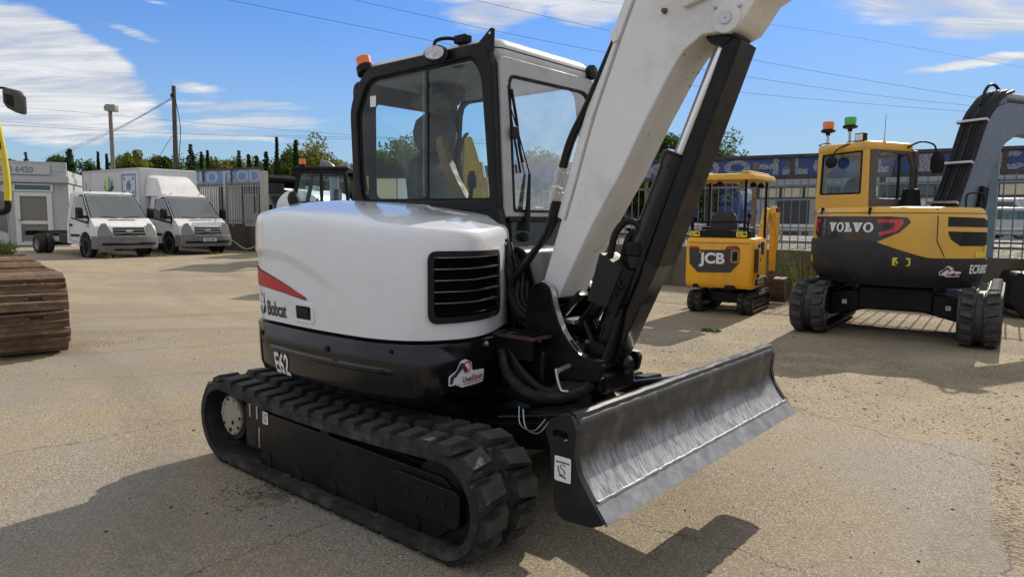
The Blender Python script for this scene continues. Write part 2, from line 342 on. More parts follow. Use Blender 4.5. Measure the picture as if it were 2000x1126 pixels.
    col = MIXC(nt, MATH(nt, 'MULTIPLY', SMOOTH(nt, bz.outputs[0], .47, .60), SMOOTH(nt, Y, 5, 8, .25, .6)), col, (0.227, 0.198, 0.155))
    # tyre and crawler marks: faint paired bands sweeping across the yard
    for (cx, cy, rad, k_) in ((-9., 26., 16.5, .30), (14., -6., 14.2, .26), (-14., -2., 12.6, .28), (6., 22., 14.4, .22)):
        ddx = MATH(nt, 'SUBTRACT', X, cx); ddy = MATH(nt, 'SUBTRACT', Y, cy)
        dd = MATH(nt, 'ADD', MATH(nt, 'SQRT', MATH(nt, 'ADD', MATH(nt, 'MULTIPLY', ddx, ddx), MATH(nt, 'MULTIPLY', ddy, ddy))), MATH(nt, 'MULTIPLY', wob, .12))
        tr_ = MATH(nt, 'ABSOLUTE', MATH(nt, 'SUBTRACT', MATH(nt, 'ABSOLUTE', MATH(nt, 'SUBTRACT', dd, rad)), .75))
        col = MIXC(nt, MATH(nt, 'MULTIPLY', SMOOTH(nt, tr_, .10, .24, 1., 0.), SMOOTH(nt, fine, .35, .65, k_*.3, k_*1.5)), col, (0.168, 0.145, 0.114))
    # tan stains
    col = MIXC(nt, MATH(nt, 'MULTIPLY', SMOOTH(nt, noise(.7, 5, .65, .6), .52, .72), .5), col, (0.286, 0.210, 0.114))
    # joints and cracks
    cr = None
    wv = N(nt, 'ShaderNodeTexNoise', noise_dimensions='2D', i={'Scale': 2.6, 'Detail': 5, 'Roughness': .7}); L(nt, co, wv.inputs[0])
    wx = MATH(nt, 'MULTIPLY', MATH(nt, 'SUBTRACT', wv.outputs[0], .5), .34)
    for (x0, y0, x1, y1, w) in ((-3.6, 3.95, -2.2, 5.5, .008), (-1.6, 2.7, -.75, 3.58, .009), (.45, 3.62, 1.75, 2.6, .007), (-6.3, 9.9, -3.2, 12.0, .02), (-5.6, 7.2, -1.6, 9.4, .014), (-4.4, 6.4, -2.6, 6.9, .009), (2.2, 5.9, 3.2, 4.1, .010), (-9, 14, -5, 17, .02), (3.03, 4.2, 2.05, 2.7, .009), (.1, 2.2, .75, 3.3, .006)):
        dx, dy = x1-x0, y1-y0; ln = math.hypot(dx, dy); dx /= ln; dy /= ln
        px = MATH(nt, 'SUBTRACT', X, x0); py = MATH(nt, 'SUBTRACT', Y, y0)
        al = MATH(nt, 'ADD', MATH(nt, 'MULTIPLY', px, dx), MATH(nt, 'MULTIPLY', py, dy))
        pe = MATH(nt, 'ABSOLUTE', MATH(nt, 'ADD', MATH(nt, 'SUBTRACT', MATH(nt, 'MULTIPLY', px, dy), MATH(nt, 'MULTIPLY', py, dx)), wx))
        k = SMOOTH(nt, pe, w*.2, w*1.1, 1., 0.)
        k = MATH(nt, 'MULTIPLY', k, MATH(nt, 'MULTIPLY', MATH(nt, 'GREATER_THAN', al, 0), MATH(nt, 'LESS_THAN', al, ln)))
        cr = k if cr is None else MATH(nt, 'MAXIMUM', cr, k)
    cr = MATH(nt, 'MULTIPLY', cr, SMOOTH(nt, fine, .3, .55, .35, 1.))
    col = MIXC(nt, MATH(nt, 'MULTIPLY', cr, .55), col, (.075, .06, .045))
    # oil and dropped soil beside the track
    sx = MATH(nt, 'SUBTRACT', X, -1.33); sy = MATH(nt, 'SUBTRACT', Y, 3.78)
    sd = MATH(nt, 'SQRT', MATH(nt, 'ADD', MATH(nt, 'MULTIPLY', sx, sx), MATH(nt, 'MULTIPLY', sy, sy)))
    sd = MATH(nt, 'ADD', sd, MATH(nt, 'MULTIPLY', MATH(nt, 'SUBTRACT', fine, .5), .7))
    col = MIXC(nt, SMOOTH(nt, sd, .02, .2, .8, 0.), col, (.075, .05, .035))
    gr1, gr2 = noise(75, 3, .7), noise(34, 4, .7)
    vb = N(nt, 'ShaderNodeVectorMath', operation='MULTIPLY'); L(nt, co, vb.inputs[0]); vb.inputs[1].default_value = (1, 1, 0)
    gmul = MATH(nt, 'ADD', SMOOTH(nt, gr1, .28, .72, .62, 1.36), MATH(nt, 'MULTIPLY', MATH(nt, 'SUBTRACT', gr2, .5), .5))
    amp = SMOOTH(nt, noise(.85, 5, .65), .36, .62, .35, 1.)
    gmul = MATH(nt, 'ADD', 1., MATH(nt, 'MULTIPLY', MATH(nt, 'SUBTRACT', gmul, 1.), amp))
    gs = N(nt, 'ShaderNodeVectorMath', operation='SCALE'); L(nt, col, gs.inputs[0]); L(nt, gmul, gs.inputs['Scale']); col = gs.outputs[0]
    v4 = voro(58); ch = MATH(nt, 'MULTIPLY', MATH(nt, 'LESS_THAN', v4.outputs['Distance'], .26), SMOOTH(nt, v4.outputs['Color'], .66, .70))
    col = MIXC(nt, MATH(nt, 'MULTIPLY', ch, MATH(nt, 'MULTIPLY', amp, .75)), col, (.52, .48, .42))
    v5 = voro(41); pit = MATH(nt, 'MULTIPLY', MATH(nt, 'LESS_THAN', v5.outputs['Distance'], .27), SMOOTH(nt, v5.outputs['Color'], .60, .66))
    col = MIXC(nt, MATH(nt, 'MULTIPLY', pit, SMOOTH(nt, gmask, 0., 1., .35, .7)), col, (.075, .066, .055))
    L(nt, col, p.inputs['Base Color'])
    p.inputs['Roughness'].default_value = .86; p.inputs['Specular IOR Level'].default_value = .3
    h = MATH(nt, 'ADD', MATH(nt, 'MULTIPLY', fine, .4), MATH(nt, 'ADD', MATH(nt, 'MULTIPLY', gr1, .45), MATH(nt, 'MULTIPLY', gr2, .7)))
    h = MATH(nt, 'ADD', h, MATH(nt, 'MULTIPLY', MATH(nt, 'MULTIPLY', MATH(nt, 'SUBTRACT', 1., v2.outputs['Distance']), gmask), 1.2))
    h = MATH(nt, 'SUBTRACT', h, MATH(nt, 'MULTIPLY', cr, .8)); h = MATH(nt, 'ADD', h, MATH(nt, 'MULTIPLY', spk, .2))
    b = N(nt, 'ShaderNodeBump', i={'Strength': .75, 'Distance': .012}); L(nt, h, b.inputs['Height']); L(nt, b.outputs[0], p.inputs['Normal'])
    return m
def build_ground():
    mb = MB(); xs = [-900, -300, -120, -60, -40]+[-30+1.5*i for i in range(41)]+[40, 60, 120, 300, 900]
    ys = [-600, -200, -60, -20, -8]+[1.5*i for i in range(26)]+[45, 60, 90, 160, 400, 1200]
    vs = [(x, y, gz(x, y)) for y in ys for x in xs]; n = len(xs)
    fs = [(j*n+i, j*n+i+1, (j+1)*n+i+1, (j+1)*n+i) for j in range(len(ys)-1) for i in range(n-1)]
    g = mb.add(vs, fs).build('ground', ground_material()); tag(g, kind='structure')
build_ground()
# ---------------------------------------------------------------- white and black excavator in the foreground
EX = thing('excavator', 'white and black midi excavator with cab and raised dozer blade in the foreground', 'excavator', (-.432, 4.365, 0), -.703)
def offs(fp):
    out = []; n = len(fp)
    for i in range(n):
        t = fp[min(i+1, n-1)]-fp[max(i-1, 0)]; t.normalize(); out.append(Vector((-t.y, t.x)))
    return out
TAILP = [(.3, -.925), (0, -.935), (-.3, -.925), (-.6, -.89), (-.80, -.74), (-.98, -.48), (-1.07, -.22), (-1.095, 0), (-1.07, .22), (-.98, .48), (-.80, .74), (-.6, .89), (-.3, .925), (-.1, .93)]
class Shell:                                            # a skin over a plan outline, with an inset that depends on height
    def __init__(s, pts, rows, zt, z0):
        s.p = [Vector((q.x, q.y)) for q in smooth([(a, b, 0) for a, b in pts], 10)]
        s.n = offs(s.p); c = Vector((0, 0))
        m = len(s.p)//2
        if (s.p[m]-c).dot(s.n[m]) < 0: s.n = [-q for q in s.n]
        s.l = [0]
        for i in range(1, len(s.p)): s.l.append(s.l[-1]+(s.p[i]-s.p[i-1]).length)
        s.rows, s.zt, s.z0 = rows, zt, z0
    def at(s, L_):
        for i in range(1, len(s.l)):
            if s.l[i] >= L_: break
        t = (L_-s.l[i-1])/(s.l[i]-s.l[i-1]); return s.p[i-1].lerp(s.p[i], t), s.n[i-1].lerp(s.n[i], t).normalized()
    def inset(s, t):
        r = s.rows
        for i in range(1, len(r)):
            if r[i][0] >= t: break
        k = (t-r[i-1][0])/(r[i][0]-r[i-1][0]); return r[i-1][1]*(1-k)+r[i][1]*k
    def s_of(s, u=None, v=None):
        best = min(range(len(s.p)), key=lambda i: abs(s.p[i].x-u)+(0 if s.p[i].y < -.75 else 9) if u is not None else abs(s.p[i].y-v)+(0 if s.p[i].x > .4 else 9)); return s.l[best]
    def pt(s, L_, z, off=0.):
        p, n = s.at(L_); t = (z-s.z0)/(s.zt(p)-s.z0); q = p+n*(off-s.inset(max(0, min(1, t)))); return Vector((q.x, q.y, z))
    def ring(s, t, ins):
        return [Vector((*(p-n*ins), s.z0+(s.zt(p)-s.z0)*t)) for p, n in zip(s.p, s.n)]
def hood_top(p): return 1.552-.075*max(-.35, p.x) if p.x > -.35 else 1.578+.04*(p.x+.35)
HP = [(.567, -.03), (.68, -.25), (.765, -.45), (.772, -.60), (.715, -.735), (.626, -.832), (.48, -.897)]+TAILP
HOOD = Shell(HP, [(0, 0), (.25, -.006), (.55, -.006), (.80, -.001), (.90, .003), (.95, .012), (.982, .028), (1.0, .055)], hood_top, .95)
mb = MB(); rings = []
def hood_crease(r):                                     # the upper flank stands a little proud of a line sweeping down from the rear
    for p in r:
        if p.y < 0 and p.z > 1.0 and p.x < .35:
            zl = 1.315-.02*(p.x+.6) if p.x < -.35 else 1.31-.42*max(0, p.x+.35)**1.6
            f = max(0, min(1, (p.z-zl)/.03)); f = f*f*(3-2*f); a = max(0, min(1, (.35-p.x)/.4)); d = Vector((p.x, p.y)).normalized() if p.x < -.55 else Vector((0, -1))
            p.x += d.x*.016*f*a; p.y += d.y*.016*f*a
    return r
tt = [k/30 for k in range(27)]+[.90, .925, .95, .966, .982, .992, 1.0]
for t in tt: rings.append(hood_crease(HOOD.ring(t, HOOD.inset(t))))
for k, dz in ((.16, .02), (.4, .045), (.8, .06)):
    r = []
    for p in rings[len(tt)-1]:
        c = Vector((max(-.55, min(.3, p.x)), max(-.4, min(.4, p.y)), p.z)); r.append(p.lerp(c, k)+Vector((0, 0, dz)))
    rings.append(r)
cl = [Vector((-.1, .5, 0)), Vector((-.1, 0, 0)), Vector((.2, -.03, 0))]
rings = [r+[Vector((c.x, c.y, r[0].z if c.x > 0 else r[-1].z)) for c in cl] for r in rings]
mb.loft(rings); hood = mb.build('hood', WHITE, EX, sharp=50); tag(hood, 'white glossy engine hood with rounded corners')
# black slab in place of the shade in the gap between hood and skirt
SK = [(.66, -.12), (.725, -.27), (.748, -.5), (.752, -.72), (.735, -.80), (.685, -.852), (.60, -.875), (.47, -.902)]+TAILP
SKIRT = Shell(SK, [(0, .085), (.05, .04), (.12, .010), (.25, -.006), (.6, -.012), (.97, -.012), (1, 0)], lambda p: .933, .62)
MB().loft([[Vector((q.x*.97, q.y*.97, z)) for q in HOOD.ring(0, .01)+[Vector((-.1, 0, 0))]] for z in (.9, .985)]).build('hood_gap_shade', MATT, EX)
mb = MB(); rings = [SKIRT.ring(t, i)+[Vector((0, .6, SKIRT.z0+t*.313)), Vector((.3, 0, SKIRT.z0+t*.313))] for t, i in SKIRT.rows]
mb.loft(rings); skirt = mb.build('body_skirt', NAVY, EX, sharp=60); tag(skirt, 'glossy black lower body and counterweight skirt')
def on_shell(S, s0, z0, off=.004): return lambda x, y: S.pt(s0-x, z0+y, off)
# rib pressed along the skirt
sA, sB = SKIRT.s_of(u=-.47), SKIRT.s_of(u=.58); mb = MB()
rr = []
for k in range(31):
    L_ = sA+(sB-sA)*k/30; e = min(1, min(k, 30-k)/1.5)
    rr.append([SKIRT.pt(L_, .815, 0), SKIRT.pt(L_, .806, .012*e), SKIRT.pt(L_, .79, .012*e), SKIRT.pt(L_, .78, 0)])
mb.loft(rr, close=False); mb.build('pressed_rib', NAVY, skirt)
for u, z in ((.129, .865), (-.55, .87)):
    q = SKIRT.pt(SKIRT.s_of(u=u), z, .003); MB().lathe([(0, 0), (.016, 0), (.014, .006), (0, .006)], aim(q, q+Vector((0, -1, 0))), 12).build('plug', MATT, skirt)
q = SKIRT.pt(SKIRT.s_of(v=-.42), .9, .0); MB().lathe([(0, 0), (.017, 0), (.013, .012), (0, .014)], aim(q, q+Vector((1, -.2, 0))), 12).build('lock', STEEL, skirt)
# side lettering, red flash, handle
sx0 = HOOD.s_of(u=-.49)
put('lettering', text_mesh('Bobcat', .115, .0024, .66, 24), on_shell(HOOD, sx0, .983), DECALK, hood)
fl = poly_mesh([(-.42, 1.285), (-.2, 1.262), (.1, 1.215), (.33, 1.165), (.50, 1.118), (.515, 1.108), (.50, 1.106), (.30, 1.125), (.1, 1.14), (-.1, 1.148), (-.42, 1.15)], 34)
put('red_flash_border', (fl[0], fl[1]), lambda x, y: HOOD.pt(sx0+.09-x*1.02, (y-1.17)*1.13+1.17, .003), DECALK, hood)
put('red_flash', fl, lambda x, y: HOOD.pt(sx0+.09-x, y, .005), DECALR, hood)
def face_logo():                                        # small lynx head emblem
    P = [[(-.03, .135), (-.022, .085), (-.034, .04), (-.03, .01), (-.012, -.004), (0, .01), (.012, -.004), (.03, .01), (.034, .04), (.022, .085), (.03, .135), (.013, .098), (-.013, .098)]]
    w = poly_mesh(P[0], 6); put('emblem_outline', w, on_shell(HOOD, HOOD.s_of(u=-.535), .985, .003), DECALK, hood)
    w2 = poly_mesh([(x*.86, y*.9+.009) for x, y in P[0]], 6); put('emblem_face', w2, on_shell(HOOD, HOOD.s_of(u=-.535), .985, .0045), DECALW, hood)
    for s in (-1, 1):
        put('emblem_eye', poly_mesh([(s*.006, .062), (s*.022, .070), (s*.020, .060)]), on_shell(HOOD, HOOD.s_of(u=-.535), .985, .006), DECALK, hood)
        put('emblem_whisker', poly_mesh([(s*.008, .02), (s*.031, .048), (s*.029, .008), (s*.014, .0)]), on_shell(HOOD, HOOD.s_of(u=-.535), .985, .006), DECALK, hood)
    put('emblem_nose', poly_mesh([(-.007, .042), (.007, .042), (0, .03)]), on_shell(HOOD, HOOD.s_of(u=-.535), .985, .006), DECALK, hood)
face_logo()
def shell_ring(S, s0, zc, outer, inner, o0, o1):        # raised frame on the shell
    mb = MB(); n = len(outer)
    A = [[S.pt(s0-x, zc+y, o) for x, y in pl] for pl, o in ((outer, o0), (outer, o1), (inner, o1), (inner, o0))]
    mb.loft([A[0], A[1], A[2], A[3]], True, False, False); return mb
def dense(poly, m=3):
    out = []
    for i in range(len(poly)):
        a, b = Vector(poly[i]), Vector(poly[(i+1) % len(poly)])
        k = max(1, int((b-a).length/.03)) if m else 1
        out += [tuple(a.lerp(b, j/k)) for j in range(k)]
    return out
def shell_patch(S, s0, zc, x0, x1, y0, y1, off, nx=12, ny=4):
    return MB().loft([[S.pt(s0-(x0+(x1-x0)*i/nx), zc+y0+(y1-y0)*j/ny, off) for i in range(nx+1)] for j in range(ny+1)], close=False)
sh = HOOD.s_of(u=-.105)
shell_ring(HOOD, sh, 1.03, rrect(-.095, .095, -.052, .052, .02), rrect(-.072, .072, -.036, .036, .012), .0, .008).build('handle_surround', WHITE, hood)
shell_patch(HOOD, sh, 1.03, -.072, .072, -.036, .036, .003).build('handle_recess', MATT, hood)
shell_patch(HOOD, sh, 1.03, -.045, .05, .0, .026, .010, 4, 2).build('handle_lever', BLK, hood)
# grille on the front of the hood
sg = HOOD.s_of(v=-.525); zc = 1.205; gw, gh = .262, .172
O = rpoly([(-gw, -gh-.002), (gw, -gh+.004), (gw, gh), (-gw, gh+.004)], .05, 6); I = rpoly([(-gw+.028, -gh+.03), (gw-.028, -gh+.034), (gw-.028, gh-.028), (-gw+.028, gh-.024)], .035, 6)
def gpt(x, y, o): return HOOD.pt(sg-x, zc+y, o)
mb = MB(); m_ = 8
def seg(poly): return [tuple(Vector(poly[i]).lerp(Vector(poly[(i+1) % len(poly)]), j/4)) for i in range(len(poly)) for j in range(4)]
O4, I4 = seg(O), seg(I)
mb.loft([[gpt(x, y, o) for x, y in pl] for pl, o in ((O4, .001), (O4, .018), (I4, .018), (I4, .002))], True, False, False)
gr = mb.build('grille', MATT, hood)
shell_patch(HOOD, sg, zc, -gw+.02, gw-.02, -gh+.02, gh-.02, .0025, 16, 4).build('grille_backing', mat('grille_recess_black', (.004, .004, .004), .9, spec=.0), gr)  # flat black sheet imitates the dark recess behind the louvers
for k in range(6):
    y = -gh+.045+k*.0545; mb = MB()
    mb.loft([[gpt(x, y+dy, o) for x in [(-gw+.03)+(2*gw-.06)*i/16 for i in range(17)]] for dy, o in ((-.004, .002), (-.003, .015), (.001, .017), (.004, .003))], close=False)
    mb.build('louver', BLK, gr)
    if k: MB().loft([[gpt(x, y+dy, o) for x in [(-gw+.03)+(2*gw-.06)*i/16 for i in range(17)]] for dy, o in ((-.0032, .0170), (.0012, .0185))], close=False).build('louver_edge', STEEL, gr)
# exhaust mirror knob on top
MB().lathe([(0, -.03), (.03, -.03), (.04, .03), (.036, .06), (.02, .085), (0, .09)], T(-.672, -.60, 1.61) @ Matrix.Rotation(R(-30), 4, 'Y'), 16).build('air_cap', MATT, EX)
# skirt lettering
sE = SKIRT.s_of(u=-.462)
put('lettering', text_mesh('E62', .165, .0045, .66, 20), on_shell(SKIRT, sE-.045, .662), DECALW, skirt)
sq = SKIRT.s_of(u=-.57)
MB().tube([SKIRT.pt(sq, z, .0015) for z in (.63, .66, .70, .8, .93)], .004, 6).build('panel_seam', MATT, skirt)
for u in (-.72, .55):
    q = SKIRT.pt(SKIRT.l[min(range(len(SKIRT.p)), key=lambda i: (SKIRT.p[i]-Vector((u, -.8))).length)], .90, .002); MB().lathe([(0, 0), (.012, 0), (.010, .008), (0, .009)], aim(q, q+Vector((q.x*.4, q.y, 0))), 6).build('bolt', MATT, skirt)
sv = HOOD.s_of(v=-.12)
for z in (1.10, 1.40):
    q = HOOD.pt(sv, z, .002); MB().lathe([(0, 0), (.010, 0), (.008, .006), (0, .007)], aim(q, q+Vector((1, -.3, 0))), 8).build('hood_bolt', STEEL, hood)
# dealer sticker on the skirt front
sU = SKIRT.s_of(v=-.695)
def sticker(fn, parent, k=1.):
    F = lambda o: (lambda x, y: fn(x*k, y*k, o))
    W_ = rpoly([(0, -.01), (.045, -.012), (.07, .015), (.1, .0), (.098, -.035), (.29, -.03), (.295, .045), (.19, .05), (.18, .1), (.13, .125), (.09, .12), (.055, .07), (.0, .045)], .01, 2)
    put('sticker', poly_mesh(W_, 10), F(.004), DECALW, parent)
    put('sticker_arm', poly_mesh([(.008, .0), (.03, -.002), (.04, .03), (.055, .032), (.105, .075), (.135, .05), (.152, .06), (.11, .105), (.09, .108), (.05, .06), (.012, .038)], 8), F(.006), mat('sticker_navy', (.03, .035, .07), .4), parent)
    ring = MB(); a = [(cos(t*pi/10)*.034+.142, sin(t*pi/10)*.034+.078) for t in range(20)]; b = [(cos(t*pi/10)*.026+.142, sin(t*pi/10)*.026+.078) for t in range(20)]
    ring.loft([[fn(x*k, y*k, .007) for x, y in q] for q in (a, b)], True, False, False).build('sticker_ring', DECALR, parent)
    t1 = text_mesh('Uved', .05*k, .0006, .82, 8); put('sticker_text', t1, lambda x, y: fn(x+.108*k, y-.008*k, .007), MATS['sticker_navy'], parent)
    t2 = text_mesh('Spain', .05*k, .0006, .82, 8); put('sticker_text', t2, lambda x, y: fn(x+.196*k, y-.006*k, .007), DECALR, parent)
    put('sticker_rule', poly_mesh([(.115, -.022), (.285, -.019), (.285, -.014), (.115, -.017)], 4), F(.007), DECALR, parent)
sticker(lambda x, y, o: SKIRT.pt(sU-x, .735+y, o), skirt, .88)
# ------------------------------------------------ undercarriage
def track_loop(ur=-.97, uf=.975, zc=.275, r=.242, sag=.035, n=200):
    P = []
    for i in range(40): P.append((ur+(uf-ur)*i/40, zc-r))
    for i in range(40): a = -pi/2+pi*i/40; P.append((uf+cos(a)*r, zc+sin(a)*r))
    for i in range(40): t = i/40; P.append((uf+(ur-uf)*t, zc+r-sag*4*t*(1-t)*(.75+.5*t)))
    for i in range(40): a = pi/2+pi*i/40; P.append((ur+cos(a)*r, zc+sin(a)*r))
    return [Vector(p) for p in P]
def resample(P, n, ph=0.):
    m = len(P); ls = [0]
    for i in range(m): ls.append(ls[-1]+(P[(i+1) % m]-P[i]).length)
    out = []
    for k in range(n):
        s = ((k+ph)/n % 1)*ls[-1]; i = max(j for j in range(m) if ls[j] <= s)
        t = (s-ls[i])/(ls[i+1]-ls[i]); a, b = P[i], P[(i+1) % m]; d = (b-a).normalized(); out.append((a.lerp(b, t), d))
    return out
def lug_mesh(name, m, w, l0, l1, h, skew, hole=False):
    mb = MB(); b0, t0 = w/2-.004, w/2-.024
    a = [(-l0/2, -b0), (l0/2, -b0), (l0/2+skew, b0), (-l0/2+skew, b0)]; b = [(-l1/2-.004, -t0), (l1/2, -t0), (l1/2+skew*.85, t0), (-l1/2+skew*.85+.004, t0)]
    mb.loft([[Vector((x, y, -.006)) for x, y in a], [Vector((x, y, h)) for x, y in b]])
    mb.prism([(-l0/2-.028, -.003), (-l0/2+.01, -.003), (-l0/2+.004, h*.42), (-l0/2-.016, h*.38)], 'y', -b0*.72, b0*.80)
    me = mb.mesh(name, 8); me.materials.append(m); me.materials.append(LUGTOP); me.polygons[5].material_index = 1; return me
def rubber_track(root, P, v0, v1, npad, h, side, mt, lname='track_lug', l0=.118, l1=.075, skew=.02, gap=.03):
    """belt with lugs in two staggered rows; v0 outer edge, v1 inner edge (signed)"""
    a, b = min(v0, v1), max(v0, v1); n = len(P)
    C = sum(P, Vector((0, 0)))/n
    nor = []
    for i in range(n):
        t = (P[(i+1) % n]-P[i-1]).normalized(); nor.append(Vector((t.y, -t.x)))
    mb = MB(); rings = []
    for i in range(n):
        p, q = P[i], P[i]-nor[i]*.042
        rings.append([Vector((q.x, a, q.y)), Vector((p.x, a, p.y)), Vector((p.x, b, p.y)), Vector((q.x, b, q.y))])
    rings.append(rings[0]); mb.loft(rings, True, False, False)
    belt = mb.build('track_belt', mt, root, sharp=50)
    w = (b-a-gap)/2
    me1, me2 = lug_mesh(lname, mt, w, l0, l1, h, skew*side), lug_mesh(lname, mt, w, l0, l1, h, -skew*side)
    for row, (me, vc, ph) in enumerate(((me1, v0-math.copysign(w/2, v0), .0), (me2, v1+math.copysign(w/2, v0), .5))):
        for p, d in resample(P, npad, ph):
            nn = Vector((d.y, 0, -d.x)); X = Vector((d.x, 0, d.y)); Yv = nn.cross(X)
            M = Matrix(((X.x, Yv.x, nn.x, p.x), (X.y, Yv.y, nn.y, vc), (X.z, Yv.z, nn.z, p.y), (0, 0, 0, 1)))
            link(lname, me, belt, M=M)
    return belt
LOOP = track_loop()
for sd_ in (-1, 1):
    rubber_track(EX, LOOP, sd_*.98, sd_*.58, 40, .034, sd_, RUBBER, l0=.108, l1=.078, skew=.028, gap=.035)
    sme = MB().box(-.02, .02, -.014, .014, .0, .004).mesh('drive_slot'); sme.materials.append(MATT)
    bl = [o for o in EX.children if o.name.startswith('track_belt')][-1]
    for p_, d_ in resample(LOOP, 40, .25): link('drive_slot', sme, bl, M=Matrix(((d_.x, 0, d_.y, p_.x), (0, 1, 0, sd_*.78), (d_.y, 0, -d_.x, p_.y), (0, 0, 0, 1))))
    y0, y1 = sorted((sd_*.915, sd_*.64))
    fr = MB().prism(rpoly([(-.60, .085), (.90, .08), (1.0, .15), (1.0, .34), (.94, .375), (-.50, .395), (-.62, .38)], .02, 2), 'y', y0, y1).build('track_frame', BLK, EX, bev=.006)
    yy = sorted((sd_*.94, sd_*.66))
    MB().prism(rpoly([(.62, .20), (.66, .165), (1.04, .165), (1.07, .20), (1.07, .325), (1.04, .34), (.66, .35), (.62, .325)], .012, 2), 'y', *yy).build('tension_cover', BLK, fr, bev=.006)
    for u in (.73, .85, .97): MB().lathe([(0, 0), (.018, 0), (.016, .006), (0, .004)], T(u, sd_*.94, .27) @ AX('-y' if sd_ < 0 else 'y'), 12).build('dent', MATT, fr)
    MB().lathe([(0, 0), (.016, 0), (.016, .004), (0, .004)], T(.15, sd_*.915, .30) @ AX('-y' if sd_ < 0 else 'y'), 12).build('grease_hole', MATT, fr)
    # carrier block and sloping deck
    MB().prism([(-.45, .39), (.92, .37), (.92, .385), (-.45, .42)], 'y', *sorted((sd_*.86, sd_*.60))).build('frame_deck', NAVY, fr)
    MB().prism([(.02, .39), (.10, .39), (.085, .45), (.035, .45)], 'y', *sorted((sd_*.93, sd_*.66))).build('carrier_block', BLK, fr, bev=.004)
    # final drive
    hb = MB().lathe([(0, -.22), (.20, -.22), (.20, -.05), (.16, 0), (.15, .02), (0, .02)], T(-.95, sd_*.88, .30) @ AX('-y' if sd_ < 0 else 'y'), 32).build('drive_hub', BLK, EX)
    MB().lathe([(0, .02), (.122, .02), (.120, .034), (0, .036)], T(-.95, sd_*.88, .30) @ AX('-y' if sd_ < 0 else 'y'), 32).build('hub_plate', PLATE, hb)
    for k in range(10):
        a = k*pi/5; MB().lathe([(0, 0), (.009, 0), (.009, .007), (0, .008)], T(-.95+cos(a)*.105, sd_*.915, .30+sin(a)*.105) @ AX('-y' if sd_ < 0 else 'y'), 6).build('hub_bolt', STEEL if k % 3 else MATT, hb)
    for k in range(2): MB().lathe([(0, 0), (.014, 0), (.012, .006), (0, .006)], T(-.93-.03*k, sd_*.915, .26-.05*k) @ AX('-y' if sd_ < 0 else 'y'), 6).build('hub_plug', MATT, hb)
    # sprocket guard with two slots of bare steel
    MB().prism(rpoly([(-.80, .14), (-.58, .14), (-.58, .42), (-.70, .44), (-.80, .40)], .02, 2), 'y', *sorted((sd_*.90, sd_*.86))).build('sprocket_guard', BLK, fr, bev=.004)
    for u in (-.745, -.665): MB().box(u-.008, u+.008, *sorted((sd_*.903, sd_*.90)), .33, .41).build('guard_slot', STEEL, fr)
    MB().box(-.625, -.612, *sorted((sd_*.918, sd_*.905)), .17, .29).build('guard_strip', STEEL, fr)
    MB().lathe([(0, -.12), (.215, -.12), (.215, -.07), (.15, -.05), (.15, .05), (.215, .07), (.215, .12), (0, .12)], T(.975, sd_*.78, .28) @ AX('y'), 32).build('idler_wheel', BLK, EX)
    for k in range(5): MB().lathe([(0, -.14), (.06, -.14), (.06, .14), (0, .14)], T(-.55+k*.32, sd_*.78, .105) @ AX('y'), 16).build('track_roller', BLK, EX)
# tie-down sticker of a hook
def hook_sticker(fn, parent, w=.075, h=.095):
    put('hook_sticker', poly_mesh(rrect(-w/2, w/2, -h/2, h/2, .008, 3)), lambda x, y: fn(x, y, .003), DECALW, parent)
    for pl in ([(-w*.42, h*.30), (w*.42, h*.30), (w*.42, h*.25), (-w*.42, h*.25)],): put('hook_print', poly_mesh(pl), lambda x, y: fn(x, y, .0045), DECALK, parent)
    s = MB(); pts = smooth([(w*.16, h*.12, 0), (0, h*.2, 0), (-w*.14, h*.08, 0), (0, 0, 0), (w*.14, -h*.1, 0), (w*.04, -h*.24, 0), (-w*.2, -h*.16, 0), (-w*.28, h*.1, 0)], 5)
    rr = [[fn(p.x-w*.03, p.y, .0045), fn(p.x+w*.03, p.y+h*.012, .0045)] for p in pts]
    s.loft(rr, close=False).build('hook_print', DECALK, parent)
    put('hook_print', poly_mesh([(-w*.2, -h*.28), (w*.22, -h*.36), (w*.22, -h*.3), (-w*.2, -h*.22)]), lambda x, y: fn(x, y, .0045), DECALK, parent)
hook_sticker(lambda x, y, o: Vector((-.545+x, -.915-o, .362+y)), EX, .06, .075)
mb = MB(); mb.box(-.75, .80, -.60, .60, .26, .46); mb.build('centre_frame', BLK, EX, bev=.02)
MB().lathe([(0, .44), (.56, .44), (.56, .52), (.50, .53), (.50, .63), (0, .63)], None, 40).build('slew_ring', BLK, EX)
MB().prism([(.6, .30), (1.0, .34), (1.0, .42), (.6, .50)], 'y', -.5, .5).build('front_cross_member', BLK, EX, bev=.01)
